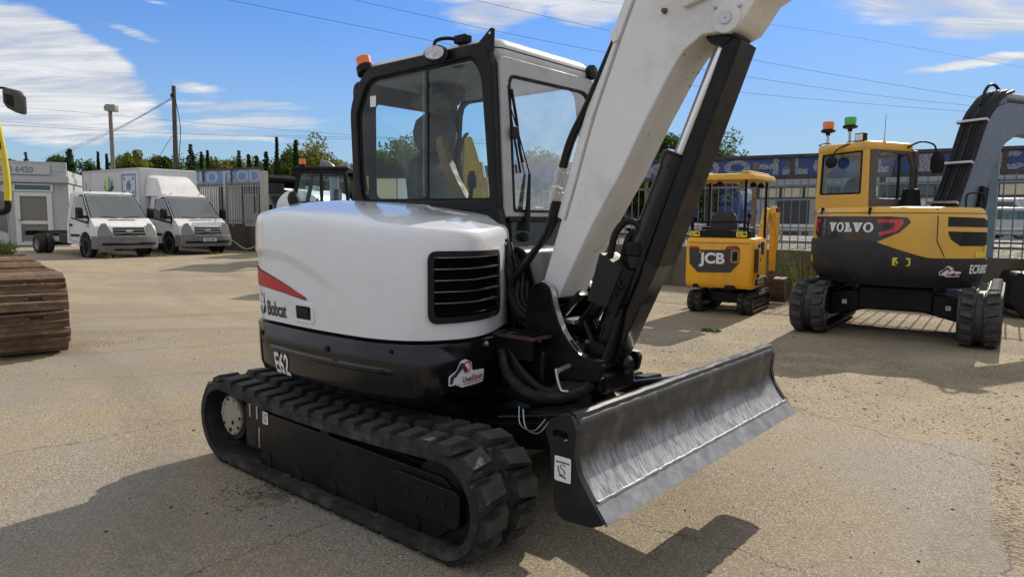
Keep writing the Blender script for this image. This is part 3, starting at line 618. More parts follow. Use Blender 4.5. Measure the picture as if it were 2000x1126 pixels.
# ------------------------------------------------ dozer blade
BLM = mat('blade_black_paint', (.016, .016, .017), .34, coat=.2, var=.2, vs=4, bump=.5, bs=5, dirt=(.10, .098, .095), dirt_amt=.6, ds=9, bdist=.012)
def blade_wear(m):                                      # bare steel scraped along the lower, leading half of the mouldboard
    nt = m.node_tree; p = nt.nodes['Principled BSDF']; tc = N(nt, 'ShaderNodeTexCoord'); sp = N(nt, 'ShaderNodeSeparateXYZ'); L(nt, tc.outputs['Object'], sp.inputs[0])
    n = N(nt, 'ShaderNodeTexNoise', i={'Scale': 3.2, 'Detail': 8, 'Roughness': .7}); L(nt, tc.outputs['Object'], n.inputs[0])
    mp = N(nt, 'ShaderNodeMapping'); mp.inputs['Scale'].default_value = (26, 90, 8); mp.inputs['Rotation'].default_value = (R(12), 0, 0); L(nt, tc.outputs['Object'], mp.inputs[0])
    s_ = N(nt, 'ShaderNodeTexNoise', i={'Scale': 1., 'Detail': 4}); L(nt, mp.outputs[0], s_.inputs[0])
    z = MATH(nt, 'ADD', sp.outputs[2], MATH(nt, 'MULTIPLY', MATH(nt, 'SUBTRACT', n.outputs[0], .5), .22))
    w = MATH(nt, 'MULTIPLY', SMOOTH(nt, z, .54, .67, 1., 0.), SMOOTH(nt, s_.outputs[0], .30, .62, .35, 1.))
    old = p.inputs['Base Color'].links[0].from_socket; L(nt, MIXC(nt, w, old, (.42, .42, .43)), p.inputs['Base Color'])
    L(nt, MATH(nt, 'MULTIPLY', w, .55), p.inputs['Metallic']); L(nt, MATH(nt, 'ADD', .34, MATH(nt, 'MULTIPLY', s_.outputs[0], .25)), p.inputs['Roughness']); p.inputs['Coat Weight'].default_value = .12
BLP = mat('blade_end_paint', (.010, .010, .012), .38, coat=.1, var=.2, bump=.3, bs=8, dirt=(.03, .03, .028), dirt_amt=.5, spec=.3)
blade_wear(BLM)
BLE = mat('cutting_edge_steel', (.26, .26, .265), .36, metal=.6, var=.3, vs=12, bump=.4, bs=18, bdist=.004)
def blade():
    f = [(1.692, .812), (1.715, .80), (1.722, .76), (1.714, .71), (1.714, .665), (1.728, .615), (1.757, .565), (1.792, .522), (1.848, .462)]
    f = [(p.x, p.y) for p in [Vector((q.x, q.y)) for q in smooth([(a, b, 0) for a, b in f], 4)]]
    bk = [(u-.024, z-.012) for u, z in f]
    rows = 40; mb = MB(); random.seed(4)
    rng = [[Vector((u, -.97+1.94*k/rows, z)) for u, z in f+bk[::-1]] for k in range(rows+1)]
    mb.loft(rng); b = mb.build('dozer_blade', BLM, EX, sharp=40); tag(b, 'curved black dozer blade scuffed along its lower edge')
    # ragged cutting edge
    mb = MB(); rr = []
    for k in range(61):
        v = -.985+1.97*k/60; j = random.uniform(-.005, .004)
        rr.append([Vector((1.800, v, .512)), Vector((1.808, v, .512)), Vector((1.864+j, v, .452+j)), Vector((1.855+j, v, .444+j)), Vector((1.80, v, .49))])
    mb.loft(rr); mb.build('cutting_edge', BLE, b, sharp=30)
    rr = [Vector((1.806, -.97+1.94*k/80, .514+random.uniform(-.002, .002))) for k in range(81)]
    MB().tube(rr, [random.uniform(.005, .008) for _ in rr], 6).build('weld_bead', BLE, b)
    rr = [Vector((1.688+random.uniform(-.001, .001), -.975+1.95*k/50, .808+random.uniform(-.002, .002))) for k in range(51)]
    MB().tube(rr, .022, 10).build('top_rail', BLP, b)
    out = rpoly([(1.70, .825), (1.726, .77), (1.716, .68), (1.735, .61), (1.78, .545), (1.852, .452), (1.80, .428), (1.665, .42), (1.632, .45), (1.605, .69), (1.582, .745), (1.60, .79), (1.65, .818)], [.02, .03, .05, .05, .05, .008, .02, .03, .03, .05, .03, .02, .03], 3)
    hole = rrect(1.617, 1.690, .721, .760, .019, 5)
    def endplate(v0, v1):
        hc = min(range(len(hole)), key=lambda i: hole[i][0]); oc = min(range(len(out)), key=lambda i: (Vector(out[i])-Vector(hole[hc])).length)
        H = hole[hc:]+hole[:hc+1]
        area = lambda q: sum(q[i-1][0]*q[i][1]-q[i][0]*q[i-1][1] for i in range(len(q)))
        if area(out)*area(H) > 0: H = H[::-1]
        key = out[:oc+1]+H+out[oc:]
        return MB().prism(key, 'y', v0, v1).build('end_plate', BLP, b)
    endplate(-.998, -.968); endplate(.968, .998)
    hook_sticker(lambda x, y, o: Vector((1.668+x, -.998-o, .615+y)), b)
    mb = MB(); mb.prism([(1.56, .47), (1.70, .47), (1.69, .74), (1.60, .76)], 'y', -.80, .80); mb.build('back_stiffener', BLP, b, bev=.01)
    for s in (-1, 1):
        M = aim((.72, s*.33, .40), (1.62, s*.42, .60)); ln = (Vector((1.62, s*.42, .60))-Vector((.72, s*.33, .40))).length
        MB().box(-.055, .055, -.07, .07, 0, ln, M).build('push_arm', BLK, b, bev=.012)
        MB().tube([(.80, s*.33, .50), (1.61, s*.42, .70)], .045, 12).build('push_arm_tube', NAVY, b)
    MB().tube([(.75, 0, .50), (1.25, 0, .60)], .055, 14).build('lift_cylinder', BLK, b)
    MB().tube([(1.25, 0, .60), (1.60, 0, .67)], .028, 12).build('lift_rod', CHROME, b)
    MB().tube(smooth([(1.0, -.42, .60), (1.06, -.47, .53), (1.16, -.50, .53), (1.22, -.49, .60)], 6), .004, 6).build('steel_line', STEEL, b)
    MB().tube(smooth([(1.0, -.45, .62), (1.05, -.5, .55), (1.15, -.52, .545), (1.21, -.51, .61)], 6), .003, 6).build('steel_line', STEEL, b)
blade()
MB().prism([(.80, .545), (1.25, .55), (1.25, .565), (.80, .575)], 'y', .18, .52).build('step_plate', mat('dusty_step', (.30, .29, .26), .5, metal=.3, var=.2), EX)
# ------------------------------------------------ cab
def cab():
    c = MB()
    so = [(-.74, 1.58), (-.80, 1.78), (-.825, 2.28), (-.66, 2.515), (.41, 2.525), (.465, 2.40), (.515, 1.58)]
    ro = [.10, .2, .25, .2, .06, .06, .02]
    si = [(-.70, 1.645), (-.73, 1.80), (-.75, 2.22), (-.63, 2.435), (.325, 2.458), (.39, 2.34), (.462, 1.640)]
    ri = [.08, .10, .16, .14, .14, .14, .015]
    O, I = rpoly(so, ro, 5), rpoly(si, ri, 5)
    c.frame(O, I, 'y', -.075, -.015); cf = c.build('cab_frame', CABBLK, EX, bev=.012)
    tag(cf, 'black framed cab with sliding side window')
    MB().frame([(x, z) for x, z in I], [(x*.965-.005, 2.04+(z-2.04)*.965) for x, z in I], 'y', -.055, -.03).build('window_seal', MATT, cf)
    # left wall ring, two openings
    O2 = rpoly([(-.74, 1.58), (-.82, 2.28), (-.68, 2.5), (.41, 2.51), (.515, 1.58)], [.05, .2, .16, .08, .02], 5); I2 = rpoly([(-.70, 1.62), (-.77, 2.0), (-.74, 2.41), (.33, 2.42), (.45, 1.62)], [.03, .05, .1, .12, .02], 5)
    MB().frame(O2, I2, 'y', .90, .94).build('door_frame', CABBLK, EX, bev=.008)
    # rear wall
    Or = rpoly([(-.05, 1.56), (.92, 1.56), (.92, 2.46), (-.05, 2.46)], .08, 5); Ir = rpoly([(.12, 1.67), (.63, 1.67), (.63, 2.32), (.12, 2.32)], .05, 5)
    MB().frame([(y, z) for y, z in Or], [(y, z) for y, z in Ir], 'x', -.82, -.78).build('rear_frame', CABBLK, EX, bev=.008)
    put('rear_window', poly_mesh(Ir), lambda y, z: Vector((-.80, y, z)), GLS, EX)
    put('door_window', poly_mesh(I2), lambda x, z: Vector((x, .92, z)), GLS, EX)
    # sliding side window: two panes and the dark stile
    xs = -.105
    put('side_pane', poly_mesh(rpoly([(-.70, 1.642), (-.73, 1.80), (-.75, 2.22), (-.63, 2.435), (xs+.02, 2.448), (xs+.02, 1.642)], [.03, .05, .12, .1, .002, .002], 5)), lambda x, z: Vector((x, -.051, z)), GLS, cf)
    put('side_pane', poly_mesh(rpoly([(xs-.02, 1.642), (xs-.02, 2.448), (.325, 2.458), (.39, 2.34), (.462, 1.640)], [.002, .002, .12, .12, .01], 5)), lambda x, z: Vector((x, -.039, z)), GLS, cf)
    MB().box(xs-.003, xs+.022, -.047, -.041, 1.642, 2.45).build('window_stile', MATT, cf)
    MB().box(xs-.016, xs-.012, -.052, -.050, 1.66, 2.42).build('window_stile', glass('pane_edge', (.5, .6, .58), .2), cf)
    # lower cab: front pillar down to the floor and black flank
    MB().prism([(.515, 1.60), (.455, 1.60), (.52, .90), (.66, .90)], 'y', -.075, -.01).build('front_pillar', CABBLK, EX, bev=.01)
    MB().prism([(.515, 1.60), (.455, 1.60), (.55, .92), (.66, .92)], 'y', .90, .94).build('front_pillar', CABBLK, EX, bev=.01)
    MB().box(-.3, .58, -.02, .93, .90, .98).build('cab_floor', BLK, EX)
    MB().box(-.82, .50, -.068, -.02, 1.45, 1.60).build('cab_sill', CABBLK, EX, bev=.006)
    # roof
    rp = [(-.72, -.03), (.46, -.03), (.46, .93), (-.72, .93)]
    mb = MB(); a = rpoly(rp, .09, 5); sc = lambda k, z: [Vector((x*k+(-.13)*(1-k), y*k+.45*(1-k), z)) for x, y in a]
    mb.loft([sc(.97, 2.44), sc(1.0, 2.47), sc(1.0, 2.51), sc(.985, 2.535), sc(.95, 2.555), sc(.85, 2.57), sc(.5, 2.58)]); mb.build('roof', ROOF, EX, sharp=45)
    MB().loft([sc(1.006, 2.494), sc(1.006, 2.500)], True, False, False).build('roof_gutter', MATT, EX)
    MB().box(-.70, .42, 0, .90, 2.425, 2.44).build('headlining', TRIM, EX)
    # front frame: grey painted surround, slightly sloped
    zf = lambda z: .515-(z-1.58)*.058
    Of = rpoly([(-.02, 1.535), (.925, 1.535), (.925, 2.45), (-.02, 2.45)], .05, 5); If = rpoly([(.055, 1.575), (.88, 1.575), (.875, 2.365), (.05, 2.355)], [.02, .02, .10, .06], 5)
    mb = MB(); n = len(Of)
    mb.loft([[Vector((zf(z)+d, y, z)) for y, z in q] for q, d in ((Of, -.03), (Of, .012), (If, .012), (If, -.03))], True, False, False)
    mb.build('windscreen_frame', FRAMEG, EX, bev=.004)
    I3 = [(.465+(y-.465)*.965, 1.97+(z-1.97)*.965) for y, z in If]
    MB().loft([[Vector((zf(z)+d, y, z)) for y, z in q] for q, d in ((If, .0), (If, .016), (I3, .016), (I3, .0))], True, False, False).build('windscreen_seal', MATT, EX)
    ws = poly_mesh(If); put('windscreen', ws, lambda y, z: Vector((zf(z)+.004, y, z)), GLSD, EX)
    lw = poly_mesh([(.04, 1.0), (.88, 1.0), (.89, 1.53), (.03, 1.53)]); put('lower_windscreen', lw, lambda y, z: Vector((zf(z)+.012, y, z)), GLS, EX)
    MB().box(.50, .545, .0, .92, 1.515, 1.55).build('windscreen_rail', CABBLK, EX, bev=.006)
    MB().box(.30, .33, .0, .90, .97, 1.54).build('dark_footwell_panel', MATT, EX)  # black panel added behind the lower pane so that it reads dark
    for y in (.35, .52): MB().box(.42, .45, y-.05, y+.05, 1.05, 1.24).build('pedal', MATT, EX, bev=.01)
    MB().tube(smooth([(.44, .2, 1.0), (.45, .2, 1.25), (.46, .26, 1.34), (.46, .33, 1.25), (.45, .33, 1.0)], 5), .016, 8).build('grab_loop', STEEL, EX)
    MB().box(.54, .62, -.01, .92, .93, 1.0).build('cab_toe', CABBLK, EX, bev=.006)
    for y in (.12, .80): MB().lathe([(0, 0), (.013, 0), (.010, .014), (0, .016)], T(.452, y, 2.425) @ AX('x'), 8).build('roof_bolt', MATT, EX)
    # corner lifting lug
    MB().prism([(.33, 2.50), (.47, 2.46), (.475, 2.585), (.455, 2.59)], 'y', -.072, -.055).build('lifting_lug', CABBLK, EX, bev=.003)
    MB().lathe([(0, 0), (.008, 0), (.008, .003), (0, .003)], T(.452, -.0725, 2.56) @ AX('-y'), 10).build('lug_hole', STEEL, EX)
    # wiper
    w = MB().tube([(.56, .135, 1.47), (.545, .165, 1.62), (.525, .20, 1.80)], [.022, .014, .008], 8).build('wiper_arm', MATT, EX)
    MB().tube([(.525, .20, 1.80), (.51, .125, 2.0), (.49, .07, 2.16)], .004, 6).build('wiper_rod', MATT, w)
    MB().tube(smooth([(.487, .045, 2.29), (.50, .06, 2.1), (.51, .09, 1.95), (.52, .122, 1.80)], 4), .007, 6).build('wiper_blade', MATT, w)
    MB().tube(smooth([(.497, .062, 2.27), (.517, .085, 2.1), (.522, .108, 1.95), (.53, .128, 1.86)], 4), .009, 6).build('wiper_blade', MATT, w)
    MB().box(.515, .535, .03, .085, 1.99, 2.06).build('wiper_bracket', MATT, w, bev=.004)
    for z in (1.43, 1.34): MB().lathe([(0, 0), (.03, 0), (.026, .03), (0, .035)], T(.535, .125, z) @ AX('x'), 14).build('wiper_motor_cap', MATT, w)
    # mirror over the side window
    m = MB().tube(smooth([(.20, -.02, 2.56), (.12, -.06, 2.585), (.05, -.10, 2.575), (.045, -.11, 2.53)], 5), .011, 8).build('mirror_arm', MATT, EX)
    mb = MB(); mb.lathe([(0, -.012), (.085, -.012), (.10, 0), (.085, .012), (0, .016)], T(.06, -.115, 2.495) @ Matrix.Rotation(R(18), 4, 'Y') @ Matrix.Rotation(R(64), 4, 'X') @ Matrix.Diagonal((1, .62, 1, 1)), 24); mb.build('mirror_shell', MATT, m)
    MB().lathe([(0, .0), (.078, .0), (.07, .004), (0, .005)], T(.06, -.115, 2.495) @ Matrix.Rotation(R(18), 4, 'Y') @ Matrix.Rotation(R(64), 4, 'X') @ Matrix.Diagonal((1, .62, 1, 1)) @ T(0, 0, .0165), 24).build('mirror_glass', mat('mirror', (.42, .43, .44), .05, metal=1, var=0), m)
    MB().box(.14, .24, -.05, .01, 2.55, 2.60).build('mirror_clamp', MATT, m, bev=.01)
    # beacon at the rear corner of the roof
    Mb = T(-.70, -.02, 2.49) @ Matrix.Rotation(R(-22), 4, 'Y')
    bc = MB().lathe([(0, 0), (.065, 0), (.062, .05), (.05, .055), (0, .055)], Mb, 20).build('beacon_base', MATT, EX)
    MB().lathe([(0, .055), (.05, .055), (.052, .11), (.035, .125), (0, .128)], Mb, 20).build('beacon_lens', AMBER, bc)
    # work light on the right of the roof
    lt = MB().lathe([(0, 0), (.045, .005), (.05, .03), (.03, .07), (0, .075)], aim((.50, .90, 2.50), (.30, .9, 2.49)), 16).build('work_light', MATT, EX)
    MB().tube(smooth([(.45, .82, 2.44), (.47, .84, 2.40), (.47, .89, 2.40), (.46, .90, 2.46)], 4), .006, 6).build('light_cable', MATT, lt)
    MB().box(.40, .50, .88, .99, 2.28, 2.40).build('light_bracket', MATT, EX, bev=.01)
    # seat
    s = MB(); 
    st = MB().loft([[Vector((-.50+dx+sx*x, .40+y, z)) for x, y in rrect(-.06, .06, -w, w, .05, 4)] for z, w, dx, sx in ((1.52, .21, .06, 1), (1.62, .235, .03, 1.1), (1.8, .23, .0, 1.1), (1.92, .19, -.015, 1), (1.99, .12, -.02, .8))]).build('seat', SEAT, EX, sharp=60)
    MB().loft([[Vector((-.485+x*1.0, .40+y, z)) for x, y in rrect(-.055*k, .055*k, -w, w, .05, 4)] for z, w, k in ((1.99, .12, .8), (2.03, .165, 1), (2.12, .18, 1.15), (2.2, .155, 1.05), (2.25, .09, .6))]).build('headrest', SEAT, st, sharp=60)
    MB().box(-.50, .02, .17, .63, 1.38, 1.52).build('seat_cushion', SEAT, st, bev=.05, seg=3)
    # tan side bolster swinging forward
    pth = smooth([(-.26, .22, 2.06), (-.215, .2, 2.045), (-.20, .2, 1.97), (-.13, .2, 1.83), (-.04, .2, 1.70), (.05, .2, 1.58)], 6)
    MB().loft([[p+Vector((a, b, c_)) for a, b, c_ in ((-.035, -.02, -.01), (.025, -.02, .015), (.025, .03, .015), (-.035, .03, -.01))] for p in pth]).build('armrest', SEATY, st, bev=.008)
    for y in (.08, .72): 
        MB().box(-.25, .2, y-.06, y+.06, 1.35, 1.62).build('console', MATT, EX, bev=.02)
        j = MB().tube([(.15, y, 1.6), (.17, y, 1.74)], .014, 8).build('joystick', MATT, EX); MB().lathe([(0, 0), (.028, 0), (.03, .06), (.018, .1), (0, .105)], T(.172, y, 1.72), 12).build('joystick_grip', MATT, j)
    MB().box(.30, .36, .74, .86, 1.65, 1.85).build('monitor', MATT, EX, bev=.01)
    put('notice', poly_mesh(rrect(-.63, -.57, 2.26, 2.33, .004, 2)), lambda x, z: Vector((x, -.0535, z)), DECALW, EX)
    put('warning_label', poly_mesh(rrect(-.80, -.76, 1.72, 1.82, .004, 2)), lambda x, z: Vector((-.775, .02+(x+.78), z)), DECALY, EX)
cab()
# ------------------------------------------------ boom
def boom():
    low = [(.985, 1.125), (1.0, 1.152), (1.195, 1.515), (1.345, 1.753), (1.478, 2.0), (1.60, 2.205), (1.66, 2.285), (1.74, 2.338), (1.82, 2.336), (1.862, 2.33), (1.91, 2.35), (1.945, 2.395), (1.99, 2.46), (2.2, 2.56), (2.7, 2.75), (3.4, 3.0)]
    top = [(3.4, 3.16), (2.7, 3.08), (2.1, 3.02), (1.78, 2.96), (1.56, 2.84), (1.43, 2.68), (1.373, 2.554), (1.302, 2.391), (1.167, 2.055), (1.125, 1.93), (1.054, 1.70), (.888, 1.209), (.90, 1.16), (.94, 1.13)]
    poly = low+top
    b = MB().prism(poly, 'y', -.125, .125).build('boom', BOOMW, EX, bev=.010); tag(b, 'thick white boom arm rising out of frame')
    # rear edge plate and weld
    edge = [(1.56, 2.84), (1.43, 2.68), (1.373, 2.554), (1.302, 2.391), (1.167, 2.055), (1.125, 1.93), (1.054, 1.70), (1.0, 1.54)]
    mb = MB(); mb.loft([[Vector((u-.02, -.131, z+.008)), Vector((u+.018, -.131, z-.007)), Vector((u+.018, .131, z-.007)), Vector((u-.02, .131, z+.008))] for u, z in edge]); mb.build('boom_top_plate', BOOMW, b)
    mb = MB(); mb.tube([(u+.028, -.126, z-.01) for u, z in edge], .004, 6); mb.build('weld_seam', mat('grey_seam', (.35, .34, .33), .5), b)
    MB().box(-.015, .015, -.008, .008, -.03, .03, T(1.30, -.135, 2.40) @ Matrix.Rotation(R(-22), 4, 'Y')).build('hose_clip', BOOMW, b, bev=.004)
    random.seed(31)
    for u, z in ((1.80, 2.44), (1.91, 2.43)): MB().lathe([(0, 0), (.007, 0), (.006, .012), (0, .014)], T(u, -.125, z) @ AX('-y'), 8).build('grease_nipple', STEEL, b)
    chip = mat('chipped_primer', (.10, .085, .07), .7)
    for _ in range(14):
        t = random.random(); k = int(t*6)+1; a0, a1 = Vector(low[k]), Vector(low[k+1]); q = a0.lerp(a1, random.random()); dn = (a1-a0).normalized(); v = random.uniform(-.11, .11); r = random.uniform(.003, .007)
        ox = Vector((dn.y, -dn.x))*.0015
        pl = [(r*random.uniform(.5, 1)*cos(j*pi/3), r*random.uniform(.5, 1)*sin(j*pi/3)) for j in range(6)]
        put('paint_chip', poly_mesh(pl), lambda x, y: Vector((q.x+ox.x+dn.x*y, v+x, q.y+ox.y+dn.y*y)), chip, b)
    # welded side boss with the chrome pin
    MB().lathe([(0, 0), (.062, 0), (.060, .014), (0, .014)], T(1.854, -.125, 2.387) @ AX('-y'), 28).build('pin_boss', BOOMW, b)
    MB().lathe([(0, .014), (.026, .014), (.024, .020), (.004, .020), (.003, .016), (0, .016)], T(1.854, -.125, 2.387) @ AX('-y'), 24).build('boom_pin', STEEL, b)
    # work light and bracket on the boom flank
    MB().prism([(1.66, 2.46), (1.82, 2.50), (1.80, 2.60), (1.64, 2.56)], 'y', -.160, -.125).build('light_mount', BOOMW, b, bev=.006)
    l = MB().prism(rrect(1.66, 1.78, 2.52, 2.60, .02, 3), 'y', -.22, -.158).build('boom_light', MATT, b, bev=.006)
    MB().prism(rrect(1.67, 1.77, 2.53, 2.59, .02, 3), 'y', -.224, -.22).build('boom_light_lens', glass('lamp_lens', (.8, .8, .8), .3), l)
    MB().lathe([(0, 0), (.014, 0), (.010, .02), (0, .022)], T(1.56, -.125, 2.47) @ AX('-y'), 8).build('fitting', mat('rusty_fitting', (.14, .08, .04), .7), b)
    put('scratch', poly_mesh([(-.05, -.002), (.05, .0), (.05, .002), (-.05, .002)]), lambda x, y: Vector((1.135+y*.3+.012, .01+x, 1.385+y+x*.35)), DECALK, b)
    # boom cylinder with guard
    p0, p1 = Vector((1.20, 0, .86)), Vector((1.81, 0, 2.36)); d = (p1-p0).normalized(); n = Vector((d.z, 0, -d.x))
    cy = MB().tube([p0-n*.0, p0+d*1.02], .078, 24).build('boom_cylinder', NAVY, EX)
    MB().lathe([(0, 0), (.084, 0), (.086, .02), (.086, .06), (.07, .075), (0, .075)], aim(p0+d*.99, p1), 24).build('gland', NAVY, cy)
    MB().tube([p0+d*1.0, p1-d*.02], .036, 20).build('cylinder_rod', CHROME, cy)
    MB().lathe([(0, -.09), (.07, -.09), (.07, .09), (0, .09)], T(*p1) @ AX('y'), 20).build('rod_eye', BLK, cy)
    g = MB(); q0, q1 = p0+d*.55+n*.11, p1-d*.02+n*.075
    for v0, v1 in ((-.085, -.07), (.07, .085)):
        a, b_ = q0-n*.05, q1-n*.05
        g.add([Vector((p.x, v, p.z)) for v in (v0, v1) for p in (q0-n*.04, q0+n*.03, q1+n*.03, q1-n*.04)], [(0,1,2,3),(7,6,5,4),(0,4,5,1),(1,5,6,2),(2,6,7,3),(3,7,4,0)])
    g.add([Vector((p.x, v, p.z)) for v in (-.085, .085) for p in (q0+n*.02, q0+n*.035, q1+n*.035, q1+n*.02)], [(0,1,2,3),(7,6,5,4),(0,4,5,1),(1,5,6,2),(2,6,7,3),(3,7,4,0)])
    g.build('cylinder_guard', BLK, cy, bev=.003)
    h0 = p0-d*.02+n*.09; h1 = p0+d*.60+n*.09
    MB().add([Vector((p.x, v, p.z)) for v in (-.07, .07) for p in (h0-n*.03, h0+n*.02, h1+n*.05, h1-n*.03)], [(0,1,2,3),(7,6,5,4),(0,4,5,1),(1,5,6,2),(2,6,7,3),(3,7,4,0)]).build('guard_base', NAVY, cy, bev=.006)
    # valve box hung between boom and cylinder
    vb = MB().prism([(1.17, 1.13), (1.285, 1.10), (1.37, 1.30), (1.24, 1.375)], 'y', -.13, .03).build('valve_cover', mat('satin_black', (.030, .029, .028), .62, var=.1, spec=.2), EX, bev=.006)
    MB().prism([(1.285, 1.10), (1.33, 1.06), (1.43, 1.29), (1.37, 1.30)], 'y', -.12, -.10).build('valve_bracket', BLK, vb, bev=.004)
    for u, z in ((1.345, 1.20), (1.37, 1.215), (1.33, 1.17), (1.355, 1.235)): MB().lathe([(0, 0), (.013, 0), (.011, .012), (0, .012)], T(u, -.12, z) @ AX('-y'), 6).build('bolt', MATT, vb)
    MB().tube(smooth([(1.27, -.08, 1.35), (1.30, -.08, 1.47), (1.36, -.07, 1.53), (1.42, -.06, 1.50), (1.40, -.05, 1.40), (1.37, -.04, 1.32)], 6), .018, 10).build('hose', HOSE, vb)
    MB().tube(smooth([(1.31, -.03, 1.33), (1.34, -.03, 1.44), (1.38, -.02, 1.48), (1.42, -.02, 1.44), (1.42, -.02, 1.33)], 6), .016, 10).build('hose', HOSE, vb)
    MB().box(1.36, 1.44, -.09, .02, 1.36, 1.43).build('cylinder_port', MATT, vb, bev=.01)
    # swing bracket: two cheek plates, king post, nose of the frame
    ck = rpoly([(.81, .93), (.835, 1.125), (.875, 1.20), (.93, 1.215), (.985, 1.18), (1.015, 1.085), (1.075, .96), (1.18, .86), (1.32, .84), (1.30, .74), (1.05, .72), (.95, .78), (.93, .92)], .035, 4)
    sb = MB().prism(ck, 'y', -.195, -.155).build('swing_bracket', BLK, EX, bev=.008)
    MB().prism(ck, 'y', .155, .195).build('bracket_cheek', BLK, sb, bev=.008)
    rim = [(.93, 1.215), (.985, 1.18), (1.015, 1.085), (1.075, .96), (1.18, .86), (1.30, .842)]
    MB().loft([[Vector((p.x+.004, v, p.y+.004)) for v in (-.196, -.156)] for p in [Vector((q.x, q.y)) for q in smooth([(a, b_, 0) for a, b_ in rim], 5)]], close=False).build('worn_edge', STEEL, sb)
    MB().loft([[Vector((p.x+.004, v, p.y+.004)) for v in (.156, .196)] for p in [Vector((q.x, q.y)) for q in smooth([(a, b_, 0) for a, b_ in rim], 5)]], close=False).build('worn_edge', STEEL, sb)
    MB().lathe([(0, -.20), (.06, -.20), (.06, .20), (0, .20)], T(.925, 0, 1.14) @ AX('y'), 20).build('boom_foot_pin', BLK, sb)
    MB().lathe([(0, .52), (.15, .52), (.16, .56), (.16, .86), (.13, .90), (0, .90)], T(1.02, 0, 0), 28).build('king_post', BLK, sb)
    MB().box(.88, 1.30, -.155, .155, .66, .78).build('bracket_base', BLK, sb, bev=.03)
    MB().lathe([(0, -.11), (.075, -.11), (.075, .11), (0, .11)], T(1.22, 0, .85) @ AX('y'), 20).build('cylinder_foot', BLK, sb)
    MB().lathe([(0, -.01), (.05, -.01), (.05, .03), (.03, .05), (0, .05)], T(1.30, .02, .80) @ AX('x'), 16).build('cylinder_foot_cap', BLK, sb)
    MB().prism([(.55, .60), (.95, .56), (1.0, .62), (1.0, .86), (.85, .93), (.55, .93)], 'y', -.26, .26).build('frame_nose', BLK, EX, bev=.02)
    MB().box(.70, 1.0, -.34, -.16, .925, .945).build('platform', mat('dark_red_step', (.09, .03, .03), .5, var=.2, dirt=(.06, .06, .06), dirt_amt=.7), EX, bev=.004)
    MB().box(.72, .99, -.33, -.17, .945, .950).build('platform_grip', BLK, EX)
    MB().box(.70, .98, -.335, -.30, .82, .925).build('platform_bracket', BLK, EX, bev=.004)
    MB().tube([(1.12, -.20, .80), (1.12, -.30, .79)], .014, 8).build('lock_pin', STEEL, sb)
    MB().tube(smooth([(1.11, -.30, .80), (1.125, -.305, .75), (1.15, -.305, .70), (1.19, -.30, .70)], 4), .008, 6).build('lock_pin_handle', STEEL, sb)
    random.seed(3)
    # bundle of hoses from the boom into the frame, and a droop below the bracket
    for k in range(2):
        o = .045*k
        MB().tube(smooth([(1.30-o*.3, -.12+o, 2.40), (1.15-o*.3, -.135+o, 2.10), (1.06-o*.2, -.15+o, 1.93), (1.0-o*.2, -.15+o, 1.76)], 5), .013, 10).build('boom_hose', HOSE, EX)
        for z in (1.72, 1.62): MB().lathe([(0, 0), (.020, 0), (.020, .03), (.025, .03), (.025, .06), (.018, .06), (.018, .08), (0, .08)], aim((1.0-o*.2-(1.76-z)*.27, -.15+o, z), (1.03-o*.2-(1.76-z)*.27, -.15+o, z+.1)), 10).build('coupling', STEEL, EX)
        MB().tube(smooth([(.975-o*.2, -.15+o, 1.63), (.93-o*.2, -.15+o, 1.48), (.82-o, -.15+o, 1.33), (.70-o, -.14+o, 1.20), (.68, -.12+o, 1.05), (.74, -.1+o, .95)], 6), .018, 10).build('boom_hose', HOSE, EX)
    MB().tube([(1.015, -.165, 1.70), (.985, -.165, 1.70), (.95, -.14, 1.70)], .006, 6).build('cable_tie', DECALW, EX)
    for k in range(7):
        a = random.uniform(-.03, .03); b2 = -.13+.04*k
        MB().tube(smooth([(.62+a, b2, 1.34+a), (.70+a, b2-.01, 1.18), (.72+a, b2, 1.05), (.80+a, b2, .96), (.95+a, b2*.7, .92), (1.05+a, b2*.5, .96), (1.16, b2*.5, 1.10), (1.24, b2*.4, 1.22)], 5), random.uniform(.011, .017), 8).build('hose', HOSE, EX)
    MB().prism(rpoly([(.58, .93), (.80, .93), (.80, 1.12), (.70, 1.36), (.60, 1.40)], .05, 3), 'y', -.05, .30).build('dark_filler', BLK, EX, bev=.02)  # black shape added behind the hoses to darken this region
    for k in range(5):
        o = .035*k
        MB().tube(smooth([(.60, -.10+o, 1.42-o*.6), (.66+o*.3, -.12+o, 1.25), (.70+o*.5, -.15+o*.6, 1.08), (.84+o*.5, -.14+o*.6, .98+o*.5), (.98, -.10+o*.5, 1.02+o*.4), (1.10, -.09+o*.4, 1.16)], 6), .017, 8).build('hose', HOSE, EX)
    for k in range(7):
        a = .026*k
        MB().tube(smooth([(.80, -.31+a*.4, .90-a), (.90, -.33+a*.3, .78-a), (1.05, -.30+a*.5, .68), (1.2, -.2+a, .70+a*.5), (1.28, -.12+a, .85), (1.34, -.08+a*.5, 1.10)], 6), .019, 8).build('hose', HOSE, EX)
    sl = MB(); pts = smooth([(.78, -.33, .86), (.84, -.35, .74), (.98, -.345, .66), (1.14, -.27, .66), (1.24, -.16, .72)], 6)
    sl.tube(pts, [.022+.010*sin(i/len(pts)*pi)+.003*sin(i*2.3) for i in range(len(pts))], 12).build('hose_sleeve', mat('black_canvas', (.008, .008, .010), .75, var=.2, bump=.6, bs=12, bdist=.01), EX)
    for k in range(3): MB().tube(smooth([(1.10+.03*k, .05*k-.05, 1.02), (1.18+.03*k, .05*k-.06, .90), (1.24+.02*k, .04*k-.06, 1.02), (1.30+.03*k, .03*k-.06, 1.22)], 6), .013, 8).build('hose', HOSE, EX)
